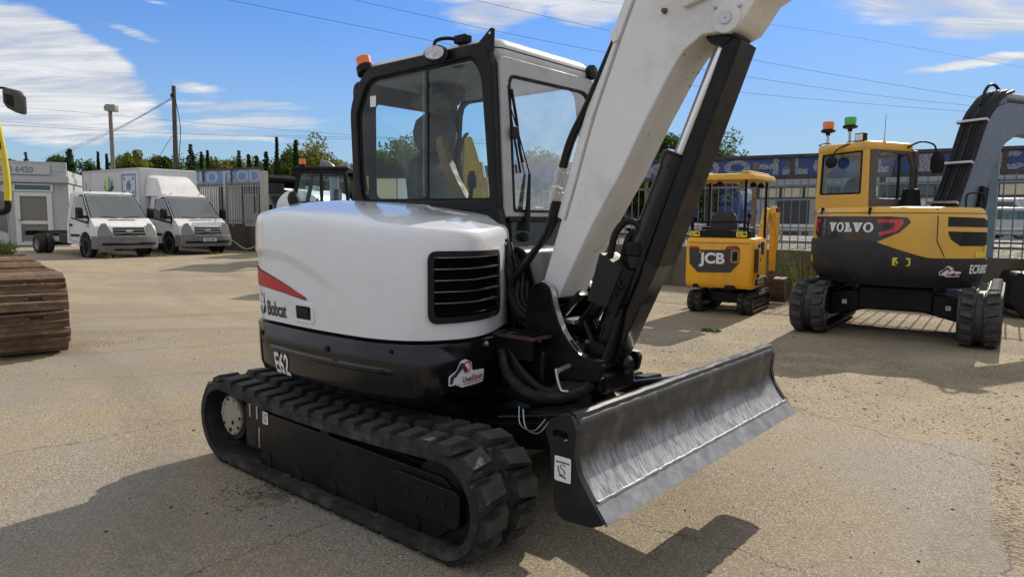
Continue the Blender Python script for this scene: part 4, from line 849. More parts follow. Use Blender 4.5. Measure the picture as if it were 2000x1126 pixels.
    MB().box(1.0, 1.09, -.12, .02, 1.0, 1.02, None).build('hose_clamp', STEEL, EX)
    # arm beyond the frame of the picture
    MB().prism([(3.2, 3.0), (3.5, 2.85), (4.6, 3.7), (4.7, 4.0), (4.4, 4.0), (3.3, 3.3)], 'y', -.11, .11).build('dipper_arm', BOOMW, EX, bev=.01)
boom()
# cloth bundle under the cab roof
def bundle():
    mb = MB(); random.seed(12); n = 22; rings = []
    for j in range(9):
        a = -pi/2+pi*j/8; r = []
        for k in range(n):
            b = 2*pi*k/n; w = 1+.22*sin(3*b+j)+.14*sin(7*b+2*j)+random.uniform(-.06, .06)
            r.append(Vector((.19*cos(a)*cos(b)*w, .13*cos(a)*sin(b)*w, .085*sin(a)*w)))
        rings.append(r)
    o = mb.loft(rings).build('fabric_bundle', mat('olive_cloth', (.075, .07, .04), .8, var=.3, vs=14), None, sharp=25)
    o.matrix_world = EX_M @ T(-.40, .34, 2.345) 
    tag(o, 'crumpled olive cloth bundle hanging under the roof inside the white excavator cab', 'cloth')
EX_M = T(-.432, 4.365, 0) @ Matrix.Rotation(-.703, 4, 'Z')
bundle()
# ---------------------------------------------------------------- small yellow canopy excavator
JY = mat('bright_yellow_paint', (.84, .40, .008), .36, coat=.2, var=.05, dirt=(.42, .26, .09), dirt_amt=.4, ds=3, streak=True)
JYF = mat('faded_yellow_paint', (.74, .42, .04), .45, coat=.1, var=.08, dirt=(.25, .17, .07), dirt_amt=.5, ds=6)
VY = mat('ochre_yellow_paint', (.68, .38, .045), .36, coat=.2, var=.05, dirt=(.36, .25, .12), dirt_amt=.45, ds=3, streak=True)
VG = mat('charcoal_counterweight', (.022, .022, .024), .5, coat=.05, var=.08, dirt=(.05, .047, .043), dirt_amt=.35, spec=.3)
VB = mat('slate_blue_boom', (.10, .135, .20), .42, coat=.2, var=.06, dirt=(.16, .15, .14), dirt_amt=.3)
BRN = mat('muddy_bucket_steel', (.075, .05, .035), .65, metal=.2, var=.3, dirt=(.16, .11, .06), dirt_amt=.6)
def loop_for(ur, uf, zc, r, sag=.02): return track_loop(ur, uf, zc, r, sag)
def warning_sticker(parent, fn, w=.12, h=.06):
    put('warning_sticker', poly_mesh(rrect(-w/2, w/2, -h/2, h/2, .004, 2)), lambda x, y: fn(x, y, .003), DECALY, parent)
    put('warning_triangle', poly_mesh([(-w*.38, -h*.3), (-w*.1, -h*.3), (-w*.24, h*.32)]), lambda x, y: fn(x, y, .005), DECALK, parent)
    put('warning_triangle_inner', poly_mesh([(-w*.32, -h*.22), (-w*.16, -h*.22), (-w*.24, h*.16)]), lambda x, y: fn(x, y, .006), DECALY, parent)
    put('warning_print', poly_mesh([(w*.02, -.03*h), (w*.28, -.03*h), (w*.28, -.2*h), (w*.40, -.2*h), (w*.40, .3*h), (w*.30, .3*h), (w*.30, .1*h), (w*.02, .1*h)]), lambda x, y: fn(x, y, .005), DECALK, parent)
def jcb():
    X = thing('mini_excavator', 'small bright yellow mini excavator with open canopy parked by the low wall', 'excavator', (3.75, 12.01, 0), R(58))
    lp = loop_for(-.52, .52, .185, .155)
    for s in (-1, 1):
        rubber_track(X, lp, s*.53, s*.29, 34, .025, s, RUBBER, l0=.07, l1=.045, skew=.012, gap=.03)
        f = MB().prism(rrect(-.45, .45, .10, .25, .02, 2), 'y', *sorted((s*.50, s*.33))).build('track_frame', BLK, X, bev=.01)
        for k in range(3): MB().box(-.3+.2*k, -.2+.2*k, *sorted((s*.505, s*.50)), .14, .2).build('frame_window', MATT, f)
        for k in (-1, 1): MB().lathe([(0, -.09), (.125, -.09), (.125, .09), (0, .09)], T(k*.52, s*.41, .185) @ AX('y'), 20).build('sprocket', BLK, X)
    MB().box(-.35, .40, -.30, .30, .16, .34).build('centre_frame', BLK, X, bev=.02)
    MB().lathe([(0, .32), (.3, .32), (.3, .44), (0, .44)], None, 28).build('slew_ring', BLK, X)
    # rear bodywork
    pl = rpoly([(-.78, .56), (-.78, -.56), (.42, -.50), (.42, .50)], [.10, .10, .04, .04], 5)
    mb = MB(); rg = lambda k, z: [Vector(((x+.1)*k-.1, y*k, z)) for x, y in pl]
    mb.loft([rg(.95, .44), rg(.98, .46), rg(1, .52), rg(1.005, .8), rg(1, 1.1), rg(.985, 1.20), rg(.965, 1.235), rg(.93, 1.25)])
    bd = mb.build('body', JY, X, sharp=40)
    for y0, y1 in ((.30, .42), (-.30, -.10)): MB().prism([(y0, .43), (y0+.03, .49), (y1-.03, .49), (y1, .43)], 'x', -.79, -.70).build('body_notch', MATT, bd)
    pn = plane_fn((-.786, 0, 0), (0, -1, 0), (0, 0, 1))
    F = lambda o: (lambda x, y: Vector((-.786-o, -x, y)))
    MB().prism(rpoly([(.485, 1.105), (.34, 1.105), (.30, 1.05), (-.10, 1.06), (-.14, 1.12), (-.30, 1.125), (-.335, 1.08), (-.335, .86), (-.20, .70), (.33, .68), (.47, .82)], .015, 3), 'x', -.793, -.74).build('rear_panel', MAT_PANEL, bd, bev=.004)
    for a, b in ((.335, .48), (-.30, -.15)): MB().box(-.797, -.79, a, b, 1.075, 1.105).build('tail_light', DECALR, bd)
    put('lettering', text_mesh('JCB', .235, .009, 1.08), lambda x, y: Vector((-.797, .285-x, .84+y)), DECALW, bd)
    MB().frame([(p[0], p[1]) for p in rrect(-.205, -.325, .86, 1.06, .03, 4)], [(p[0], p[1]) for p in rrect(-.215, -.315, .87, 1.05, .025, 4)], 'x', -.800, -.793).build('latch_ring', JY, bd)
    MB().prism(rrect(-.235, -.295, .90, 1.02, .02, 3), 'x', -.802, -.793).build('latch', MATT, bd)
    MB().prism(rrect(.285, .315, 1.0, 1.04, .004, 2), 'x', -.798, -.79).build('emblem', AMBER, bd)
    MB().tube([(-.50, -.562, .56), (-.50, -.562, 1.20)], .005, 5).build('panel_seam', MATT, bd); MB().tube([(-.79, -.50, 1.17), (-.79, .50, 1.17)], .004, 5).build('panel_seam', MATT, bd)
    for z in (.62, 1.10): MB().box(-.47, -.42, -.572, -.555, z, z+.05).build('hinge', MATT, bd)
    MB().lathe([(0, 0), (.025, 0), (.02, .012), (0, .013)], T(-.26, -.535, .90) @ AX('-y'), 12).build('lock', MATT, bd)
    # side details
    MB().box(-.72, -.55, -.568, -.54, .72, 1.08).build('side_vent', MATT, bd)
    MB().box(-.20, .02, -.535, -.50, .98, 1.18).build('tank_window', MATT, bd)
    MB().prism([(-.60, .50), (.10, .50), (.18, .60), (-.62, .585)], 'y', -.566, -.52).build('side_decal', MAT_PANEL, bd)
    put('lettering', text_mesh('16C-1 JCB', .085, .002, 1.15), lambda x, y: Vector((-.52+x, -.569, .52+y)), DECALW, bd)
    # black deck, stickers, rail
    MB().prism(rrect(-.72, -.30, -.46, .52, .05, 4), 'z', 1.245, 1.37).build('rear_deck', MATT, X, bev=.012)
    for y in (.42, -.34): warning_sticker(X, lambda x, z, o, y=y: Vector((-.722-o, y-x, 1.31+z)), .17, .085)
    rl = MB().tube(smooth([(-.68, .48, 1.37), (-.70, .49, 1.46), (-.70, .44, 1.50), (-.70, 0, 1.505), (-.70, -.36, 1.51), (-.70, -.42, 1.47), (-.68, -.42, 1.37)], 5), .014, 8).build('rear_rail', MATT, X)
    # seat
    st = MB().loft([[Vector((-.42+x, .03+y, z)) for x, y in rrect(-.06, .06, -w, w, .05, 4)] for z, w in ((1.3, .21), (1.45, .22), (1.6, .20), (1.66, .15), (1.68, .08))]).build('seat', SEAT, X, sharp=60)
    MB().box(-.42, .02, -.2, .25, 1.27, 1.37).build('seat_cushion', SEAT, st, bev=.04)
    for y in (.33, -.28):
        c = MB().box(-.40, .0, y-.08, y+.08, 1.25, 1.42).build('console', MATT, X, bev=.02)
        MB().tube([(-.05, y, 1.42), (-.02, y, 1.6)], .012, 8).build('lever', MATT, c); MB().lathe([(0, 0), (.03, .01), (.032, .06), (0, .1)], T(-.02, y, 1.57), 10).build('lever_grip', MATT if y < 0 else DECALR, c)
    # canopy
    for u, y in ((-.68, .47), (-.68, -.37), (.20, .47), (.24, -.48)):
        MB().tube(smooth([(u, y, 1.25 if u < 0 else .55), (u, y, 1.9), (u+(.02 if u > 0 else -.01), y, 2.20)], 4), .022, 8).build('canopy_post', MATT, X)
    cp = rpoly([(-.80, .66), (-.80, -.50), (.34, -.62), (.34, .62)], .08, 4); rg = lambda k, z: [Vector(((x+.2)*k-.2, y*k, z)) for x, y in cp]
    cn = MB().loft([rg(.97, 2.17), rg(1.0, 2.18), rg(1.0, 2.235), rg(.97, 2.265), rg(.90, 2.275)]).build('canopy', JYF, X, sharp=40)
    MB().prism(rpoly([(-.78, -.30), (-.78, -.44), (.30, -.52), (.30, -.30)], .05, 3), 'z', 2.26, 2.31).build('canopy_ridge', JYF, cn, bev=.02)
    MB().prism(rpoly([(-.78, .50), (-.78, .22), (.30, .22), (.30, .50)], .05, 3), 'z', 2.26, 2.295).build('canopy_ridge', JYF, cn, bev=.02)
    for u, y in ((-.5, .10), (-.05, -.33), (.26, -.38)): MB().lathe([(0, 0), (.05, .01), (.055, .05), (.03, .08), (0, .085)], T(u, y, 2.08), 10).build('canopy_lamp', MATT, cn)
    MB().box(-.10, .0, -.22, -.10, 2.02, 2.16).build('lamp_box', mat('worn_lamp', (.4, .4, .38), .4), cn, bev=.01)
    # boom folded in front
    bm = MB().prism(rpoly([(.60, .62), (.76, .60), (1.02, 1.40), (1.28, 1.68), (1.26, 1.78), (1.14, 1.74), (.90, 1.46)], .05, 3), 'y', -.36, -.24).build('boom', JYF, X, bev=.01)
    MB().prism(rpoly([(1.20, 1.80), (1.14, 1.66), (1.24, .60), (1.32, .60), (1.36, 1.40), (1.30, 1.78)], .05, 3), 'y', -.46, -.36).build('dipper_arm', JYF, X, bev=.01)
    MB().tube([(1.06, -.52, 1.68), (1.02, -.52, 1.0)], .035, 10).build('dipper_cylinder', JYF, bm)
    MB().tube([(.90, -.30, 1.30), (1.05, -.30, 1.75), (1.22, -.30, 1.84)], .012, 6).build('hose', HOSE, bm)
    MB().lathe([(0, -.10), (.05, -.10), (.05, .10), (0, .10)], T(1.22, -.41, 1.72) @ AX('y'), 14).build('pivot_pin', BRN, bm)
    MB().prism([(1.15, .62), (1.36, .62), (1.40, .42), (1.12, .40)], 'y', -.46, -.36).build('bucket_link', BRN, X, bev=.01)
    MB().prism(rpoly([(1.15, .48), (1.50, .50), (1.62, .30), (1.50, .06), (1.30, .04), (1.18, .2)], .06, 4), 'y', -.66, -.24).build('bucket', BRN, X, bev=.01)
    MB().prism([(.62, .05), (.70, .05), (.72, .30), (.66, .34)], 'y', -.52, .52).build('dozer_blade', MATT, X, bev=.01)
MAT_PANEL = mat('black_gloss_panel', (.018, .018, .02), .28, coat=.4, var=.05)
jcb()
# ---------------------------------------------------------------- large yellow excavator on the right
def slab_letters(parent, fn, m):                        # slab-serif capitals spelled V O L V O
    V_ = [(0, .70), (0, .60), (.07, .60), (.29, 0), (.45, 0), (.68, .60), (.75, .60), (.75, .70), (.46, .70), (.46, .60), (.53, .60), (.405, .25), (.28, .60), (.35, .60), (.35, .70)]
    L_ = [(0, 0), (.60, 0), (.60, .26), (.48, .26), (.48, .11), (.29, .11), (.29, .59), (.38, .59), (.38, .70), (0, .70), (0, .59), (.10, .59), (.10, .11), (0, .11)]
    x = 0
    for ch in 'VOLVO':
        if ch == 'O':
            a = [(.38+.37*cos(t*pi/12), .35+.37*sin(t*pi/12)) for t in range(24)]; b = [(.38+.18*cos(t*pi/12), .35+.25*sin(t*pi/12)) for t in range(24)]
            mb = MB(); mb.loft([[fn(x+p[0], p[1]) for p in q] for q in (a, b)], True, False, False); mb.build('letter', m, parent); x += .80
        else:
            pl = V_ if ch == 'V' else L_
            put('letter', poly_mesh(pl, 4), lambda px, py: fn(x+px, py), m, parent); x += .78 if ch == 'V' else .64
def volvo():
    X = thing('excavator', 'ochre yellow and charcoal excavator with amber and green beacons seen from behind', 'excavator', (5.53, 9.92, 0), R(25))
    TR = Matrix.Rotation(R(29.5), 4, 'Z')
    lp = loop_for(-.96, .98, .365, .325, .03)
    bm_ = mat('track_rubber_worn', (.024, .024, .025), .6, var=.2, bump=.4, bs=30, dirt=(.09, .08, .07), dirt_amt=.6)
    for s in (-1, 1):
        # smooth worn belt with thin bars
        P = lp; n = len(P); rings = []
        for i in range(n):
            t = (P[(i+1) % n]-P[i-1]).normalized(); nn = Vector((t.y, -t.x)); p = P[i]; q = p-nn*.05
            a, b = s*1.2, s*.75; c = (a+b)/2
            prof = [(q, a), (p-nn*.012, a), (p, a-s*.03), (p+nn*.006, c+s*.05), (p-nn*.022, c+s*.035), (p-nn*.022, c-s*.035), (p+nn*.006, c-s*.05), (p, b+s*.03), (p-nn*.012, b), (q, b)]
            rings.append([TR @ Vector((w.x, v, w.y)) for w, v in prof])
        rings.append(rings[0]); belt = MB().loft(rings, True, False, False).build('track_belt', bm_, X, sharp=30)
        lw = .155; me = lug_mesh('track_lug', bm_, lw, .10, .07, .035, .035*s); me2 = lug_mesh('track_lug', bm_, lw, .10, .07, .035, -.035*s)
        for m_e, vc, ph in ((me, s*1.105, 0.), (me2, s*.845, .0)):
            for p, d in resample(P, 40, ph):
                nn = Vector((d.y, 0, -d.x)); Xv = Vector((d.x, 0, d.y)); Yv = nn.cross(Xv)
                link('track_lug', m_e, belt, M=TR @ Matrix(((Xv.x, Yv.x, nn.x, p.x), (Xv.y, Yv.y, nn.y, vc), (Xv.z, Yv.z, nn.z, p.y), (0, 0, 0, 1))))
        MB().prism(rrect(-.85, .85, .16, .56, .06, 3), 'y', *sorted((s*1.12, s*.80)), M=TR).build('track_frame', BLK, X, bev=.015)
        for k in (-1, 1): MB().lathe([(0, -.17), (.27, -.17), (.27, .17), (0, .17)], TR @ T(k*.96, s*.975, .365) @ AX('y'), 28).build('track_wheel', BLK, X)
        # sloping legs of the lower frame
        MB().prism([(s*.25, .62), (s*.25, .36), (s*.80, .22), (s*.80, .55)], 'x', -.62, .62, M=TR).build('frame_leg', BLK, X, bev=.02)
        hook_sticker(lambda x, z, o, s=s: TR @ Vector((-.625-o, s*.62-x, .42+z)), X, .06, .06)
    MB().prism([(-.45, .66), (-.45, .34), (.45, .34), (.45, .66)], 'x', -.66, .66, M=TR).build('centre_frame', BLK, X, bev=.03)
    MB().lathe([(0, .60), (.55, .60), (.55, .74), (0, .74)], None, 36).build('slew_ring', BLK, X)
    TP = [(.06, -.9), (.07, -1.05), (-.02, -1.15), (-.25, -1.16), (-.5, -1.085), (-.85, -.85), (-1.08, -.50), (-1.19, -.12), (-1.19, .12), (-1.1, .48), (-.86, .84), (-.5, 1.08), (-.1, 1.15), (.4, 1.15)]
    CW = Shell(TP, [(0, .14), (.14, .07), (.30, .01), (.5, -.005), (.93, -.005), (.97, .005), (1, .02)], lambda p: 1.30, .70)
    rings = [CW.ring(t, i)+[Vector((.4, .3, .70+.6*t)), Vector((.06, .0, .70+.6*t))] for t, i in CW.rows]
    # the counterweight's upper edge drops towards the right side
    for r in rings:
        for p in r:
            if p.z > 1.05 and p.y < -.35: p.z -= (p.z-1.05)*min(1, (-.35-p.y)/.55)*.86
    cw = MB().loft(rings).build('counterweight', VG, X, sharp=40)
    HDT = Shell([(a*.985, b*.985) for a, b in TP], [(0, 0), (.5, -.004), (.85, .01), (.93, .03), (.98, .06), (1, .09)], lambda p: 1.72, 1.0)
    rings = [HDT.ring(t, i) for t, i in HDT.rows]+[[p.lerp(Vector((-.3, 0, 1.735)), .5)+Vector((0, 0, .01)) for p in HDT.ring(1, .09)]]
    rings = [r+[Vector((.4, .3, r[0].z)), Vector((.06, 0, r[0].z))] for r in rings]
    hd = MB().loft(rings).build('hood', VY, X, sharp=45)
    s0 = min(range(len(HDT.p)), key=lambda i: (HDT.p[i]-Vector((-1.16, .05))).length); s0 = HDT.l[s0]
    # x to the right as seen from behind = towards -v = smaller arc length
    PN = lambda o: (lambda x, y: HDT.pt(s0-x, y, o))
    pan = [(-.66, 1.60), (.60, 1.60), (.80, 1.59), (.84, 1.53), (.72, 1.40), (.52, 1.30), (.46, 1.275), (-.52, 1.275), (-.66, 1.36)]
    put('rear_panel', poly_mesh(pan, 24), PN(.006), MAT_PANEL, hd)
    slab_letters(hd, lambda x, y: HDT.pt(s0-(-.25+x*.178), 1.396+y*.176, .010), DECALW)
    RL = mat('red_tail_lens', (.55, .02, .02), .25, coat=.5, var=.03)
    put('tail_light', poly_mesh([(.46, 1.565), (.75, 1.565), (.76, 1.51), (.70, 1.42), (.50, 1.35), (.47, 1.39), (.63, 1.44), (.66, 1.50), (.66, 1.52), (.46, 1.52)], 10), PN(.010), RL, hd)
    put('tail_light', poly_mesh([(-.63, 1.56), (-.48, 1.56), (-.48, 1.52), (-.57, 1.51), (-.57, 1.46), (-.50, 1.40), (-.52, 1.36), (-.63, 1.43)], 6), PN(.010), RL, hd)
    MB().tube([HDT.pt(HDT.l[i], 1.645, .001) for i in range(0, len(HDT.p)-12, 2)], .005, 5).build('hood_seam', MATT, hd)
    for v in (.55, -.30):
        q = HDT.pt(HDT.l[min(range(len(HDT.p)), key=lambda i: (HDT.p[i]-Vector((-1.1, v))).length)], 1.67, .0); MB().box(-.02, .02, -.05, .05, -.012, .012, aim(q, q+Vector((q.x, q.y, 0))) @ Matrix.Rotation(R(90), 4, 'Y')).build('hood_latch', MATT, hd)
    MB().tube(smooth([(-.30, -1.02, 1.72), (-.30, -1.02, 1.86), (-.22, -1.02, 1.90), (.0, -1.02, 1.90), (.06, -1.02, 1.84), (.06, -1.02, 1.72)], 4), .012, 8).build('handrail', MATT, X)
    MB().box(-.62, -.50, -.06, .06, 1.728, 1.745, T(.1, .2, .0)).build('filler_cap', MATT, hd, bev=.01)
    # panel seam, side grilles
    ss = min(range(len(HDT.p)), key=lambda i: (HDT.p[i]-Vector((-.70, -.96))).length); ss = HDT.l[ss]
    MB().tube([HDT.pt(ss-(.0 if z > 1.3 else (1.3-z)*.5), z, .001) for z in (1.70, 1.6, 1.5, 1.4, 1.3, 1.2, 1.1)], .006, 6).build('panel_seam', MATT, hd)
    GV = mat('mesh_grille', (.012, .012, .012), .7, var=.3, vs=60)
    G = lambda o: (lambda x, y: HDT.pt(ss-x, y, o))
    put('side_grille', poly_mesh([(.12, 1.60), (.62, 1.59), (.78, 1.54), (.83, 1.47), (.12, 1.48)], 8), G(.006), GV, hd)
    put('side_grille', poly_mesh([(.12, 1.42), (.85, 1.41), (.89, 1.24), (.28, 1.24), (.16, 1.32)], 8), G(.006), GV, hd)
    for k in range(9):
        z = 1.26+.018*k; 
        MB().loft([[HDT.pt(ss-(.28+.6*i/12), z+.006*(i % 2)+d, .009) for i in range(13)] for d in (0, .005)], close=False).build('grille_wire', MATT, hd)
    put('warning_sticker', poly_mesh(rrect(.50, .80, 1.10, 1.17, .006, 2), 4), G(.006), DECALY, hd)
    put('warning_sticker', poly_mesh(rrect(.66, .80, 1.175, 1.25, .006, 2), 2), G(.006), DECALY, hd)
    put('side_slot', poly_mesh([(.82, 1.12), (.98, 1.12), (.98, 1.20), (.82, 1.19)], 2), G(.005), MATT, hd)
    cs = lambda u, v: CW.l[min(range(len(CW.p)), key=lambda i: (CW.p[i]-Vector((u, v))).length)]
    c1, c2, c3, c4 = cs(-.98, -.66), cs(-.33, -1.14), cs(-1.16, .3), cs(-.66, -.98)
    warning_sticker(cw, lambda x, z, o: CW.pt(c1-x, 1.03+z, o), .20, .10)
    put('lettering', text_mesh('ECR88D', .15, .004, .66, 6), lambda x, y: CW.pt(c2-x+.02, .90+y, .004), DECALW, cw)
    put('lettering', text_mesh('PRO', .085, .002, .7, 2), lambda x, y: CW.pt(c2-x-.36, .90+y, .004), DECALW, cw)
    sticker(lambda x, y, o: CW.pt(c4-x, .88+y, o), cw, .9)
    put('warning_sticker', poly_mesh(rrect(-.04, .04, -.05, .05, .004, 2)), lambda x, y: CW.pt(cs(-.95, .74)-x, 1.0+y, .004), DECALY, cw)
    for c_ in (cs(-1.19, -.15), cs(-1.02, .6)):
        q = CW.pt(c_, .80, -.01); MB().lathe([(0, 0), (.05, 0), (.045, .02), (0, .012)], aim(q, (q.x*2, q.y*2, q.z)), 14).build('tow_hole', MATT, cw)
    # cab
    yl, yr, ur_, uf_ = 1.06, .16, -.60, .42
    Or = rpoly([(yr, 1.66), (yl, 1.66), (yl-.03, 2.58), (yr+.03, 2.58)], .07, 5); Ir = rpoly([(yr+.12, 1.92), (yl-.08, 1.92), (yl-.10, 2.50), (yr+.12, 2.52)], .03, 5)
    cb = MB().frame(Or, Ir, 'x', ur_, ur_+.10).build('cab_frame', VY, X, bev=.02); tag(cb, 'yellow cab frame with dark tinted rear window')
    put('rear_window', poly_mesh(Ir), lambda y, z: Vector((ur_+.012, y, z)), GLST, cb)
    MB().frame(Ir, [(.61+(y-.61)*.93, 2.21+(z-2.21)*.93) for y, z in Ir], 'x', ur_+.004, ur_+.03).build('window_seal', MATT, cb)
    Os = rpoly([(ur_+.02, 1.66), (uf_, 1.66), (uf_, 2.25), (uf_-.16, 2.56), (ur_+.05, 2.58)], [.03, .05, .15, .15, .10], 5); Is = rpoly([(ur_+.16, 1.86), (uf_-.07, 1.86), (uf_-.07, 2.22), (uf_-.20, 2.48), (ur_+.20, 2.50)], [.03, .03, .12, .12, .12], 5)
    VGR = mat('cab_side_grey', (.07, .068, .066), .5)
    for y0, y1 in ((yr, yr+.05), (yl-.05, yl)): MB().frame(Os, Is, 'y', y0, y1).build('cab_side', VGR if y0 < .5 else VY, X, bev=.012)
    put('side_window', poly_mesh(Is), lambda x, z: Vector((x, yr+.02, z)), GLS, X); put('side_window', poly_mesh(Is), lambda x, z: Vector((x, yl-.02, z)), GLS, X)
    MB().box(.02, .05, yr+.005, yr+.03, 1.86, 2.50).build('window_stile', MATT, X)
    MB().frame([(y, z) for y, z in rrect(yr, yl, 1.4, 2.56, .06, 4)], [(y, z) for y, z in rrect(yr+.07, yl-.07, 1.75, 2.48, .05, 4)], 'x', uf_-.08, uf_).build('front_frame', VGR, X)
    rp = rpoly([(ur_-.01, yr-.005), (uf_-.10, yr-.005), (uf_-.10, yl+.005), (ur_-.01, yl+.005)], .08, 4); rg = lambda k, z: [Vector((x*k-.05*(1-k), (y-.61)*k+.61, z)) for x, y in rp]
    MB().loft([rg(.98, 2.52), rg(1.0, 2.55), rg(1.0, 2.60), rg(.97, 2.635), rg(.9, 2.65)]).build('cab_roof', VY, X, sharp=40)
    MB().box(ur_+.01, uf_-.05, yr+.01, yl-.01, 1.40, 1.68).build('cab_base', VY, X, bev=.02)
    s_ = MB().loft([[Vector((-.22+x, .60+y, z)) for x, y in rrect(-.07, .07, -w, w, .05, 4)] for z, w in ((1.7, .24), (1.95, .25), (2.12, .2), (2.18, .1))]).build('seat', SEAT, X, sharp=60)
    put('sun_screen', poly_mesh(rrect(.10, .32, 1.95, 2.25, .01, 2)), lambda x, z: Vector((x+.15, yl-.06, z)), DECALW, X)
    # beacons
    for y, m_, dz in ((1.0, AMBER, 0), (.62, GREENL, .02)):
        b = MB().tube([(-.46, y, 2.62), (-.46, y, 2.83+dz)], .018, 8).build('beacon_stem', STEEL, X)
        MB().lathe([(0, .0), (.03, 0), (.03, .03), (.10, .05), (.10, .08), (.075, .09), (0, .09)], T(-.46, y, 2.80+dz), 20).build('beacon_base', MATT, b)
        MB().lathe([(0, .09), (.078, .09), (.082, .18), (.07, .20), (0, .205)], T(-.46, y, 2.80+dz), 20).build('beacon_lens', m_, b)
    MB().box(-.48, -.40, .37, .52, 2.66, 2.78).build('work_light', MATT, X, bev=.01)
    MB().box(-.484, -.48, .385, .505, 2.675, 2.765).build('work_light_lens', DECALW, X)
    MB().tube(smooth([(-.46, 1.05, 2.63), (-.52, 1.1, 2.66), (-.50, .95, 2.68), (-.5, .8, 2.62), (-.5, .55, 2.67), (-.46, .40, 2.66)], 5), .008, 6).build('roof_cable', MATT, X)
    MB().tube(smooth([(-.50, .35, 2.60), (-.60, .5, 2.62), (-.66, .66, 2.55), (-.68, .70, 2.44)], 5), .010, 6).build('mirror_arm', MATT, X)
    MB().lathe([(0, 0), (.085, .0), (.09, .02), (.05, .045), (0, .05)], T(-.70, .70, 2.38) @ AX('-x') @ Matrix.Diagonal((1, 1.1, 1, 1)), 18).build('rear_mirror', MATT, X)
    MB().tube([(-.30, .18, 2.60), (-.32, .16, 3.02)], [.005, .003], 6).build('antenna', MATT, X)
    MB().lathe([(0, 0), (.03, 0), (.025, .05), (0, .055)], T(-.30, .18, 2.60), 10).build('antenna_base', JYF, X)
    MB().tube(smooth([(.15, .15, 2.58), (.28, .05, 2.66), (.42, -.05, 2.62), (.45, -.08, 2.50)], 5), .013, 8).build('mirror_arm', MATT, X)
    MB().loft([[Vector((.45+x, -.10+y, z)) for x, y in rrect(-.04, .04, -w, w, .02, 3)] for z, w in ((2.22, .05), (2.28, .085), (2.42, .085), (2.5, .05))]).build('side_mirror', MATT, X)
    MB().prism([(.02, 1.72), (.36, 1.72), (.30, 2.0), (.08, 2.0)], 'y', .02, .14).build('camera_housing', MATT, X, bev=.02)
    # boom
    pl = [(.50, 1.5), (1.0, 1.5), (1.28, 2.30), (1.52, 2.66), (1.80, 2.80), (2.3, 2.82), (4.0, 2.75), (4.0, 3.1), (2.2, 3.24), (1.55, 3.24), (1.28, 3.16), (1.12, 2.98), (.86, 2.45)]
    bo = MB().prism(rpoly(pl, [.05, .05, .2, .2, .2, .1, .02, .02, .1, .2, .1, .1, .1], 3), 'y', -.36, -.06).build('boom', VB, X, bev=.012); tag(bo, 'slate grey bent boom with a bundle of black hoses')
    slab_letters(bo, lambda x, y: Vector((1.98+x*.14, -.364, 2.96+y*.14)), mat('faded_letters', (.42, .45, .5), .5))
    MB().tube([(1.6, -.21, 3.34), (3.6, -.21, 3.32)], .075, 14).build('dipper_cylinder', mat('grey_cylinder', (.22, .23, .25), .35, metal=.5), X)
    MB().box(1.40, 1.62, -.30, -.12, 3.18, 3.42).build('cylinder_bracket', VB, bo, bev=.03)
    random.seed(21)
    for k in range(9):
        y = -.40+.042*k; o = random.uniform(-.02, .02)
        MB().tube(smooth([(.42+o, y, 1.68), (.62+o, y, 2.05), (.80+o, y, 2.45), (1.02+o, y, 2.98), (1.22+o, y, 3.22+o), (1.40+o, y, 3.36+o*2), (1.62, y*.8-.04, 3.40)], 5), .026, 8).build('boom_hose', HOSE, bo)
    for u, z in ((.48, 1.80), (.74, 2.36), (1.0, 2.96)): MB().box(-.03, .03, -.43, .0, -.018, .018, T(u-.025, 0, z) @ Matrix.Rotation(R(22), 4, 'Y')).build('hose_clamp', STEEL, bo, bev=.004)
    MB().tube(smooth([(1.15, -.2, 3.2), (1.28, -.2, 3.45), (1.45, -.2, 3.5), (1.60, -.2, 3.40)], 6), .022, 8).build('boom_hose', HOSE, bo)
    MB().prism([(.92, 1.60), (1.12, 1.72), (1.16, 2.02), (1.02, 2.05)], 'y', -.42, -.30).build('boom_lamp', MATT, bo, bev=.02)
    MB().prism(rpoly([(.1, .75), (1.1, .75), (1.1, 1.5), (.45, 1.6), (.1, 1.5)], .06, 3), 'y', -.42, .0).build('boom_foot', VG, X, bev=.02)
    MB().box(.05, 1.0, .1, 1.12, .8, 1.4).build('cab_floor', VG, X, bev=.03)
volvo()
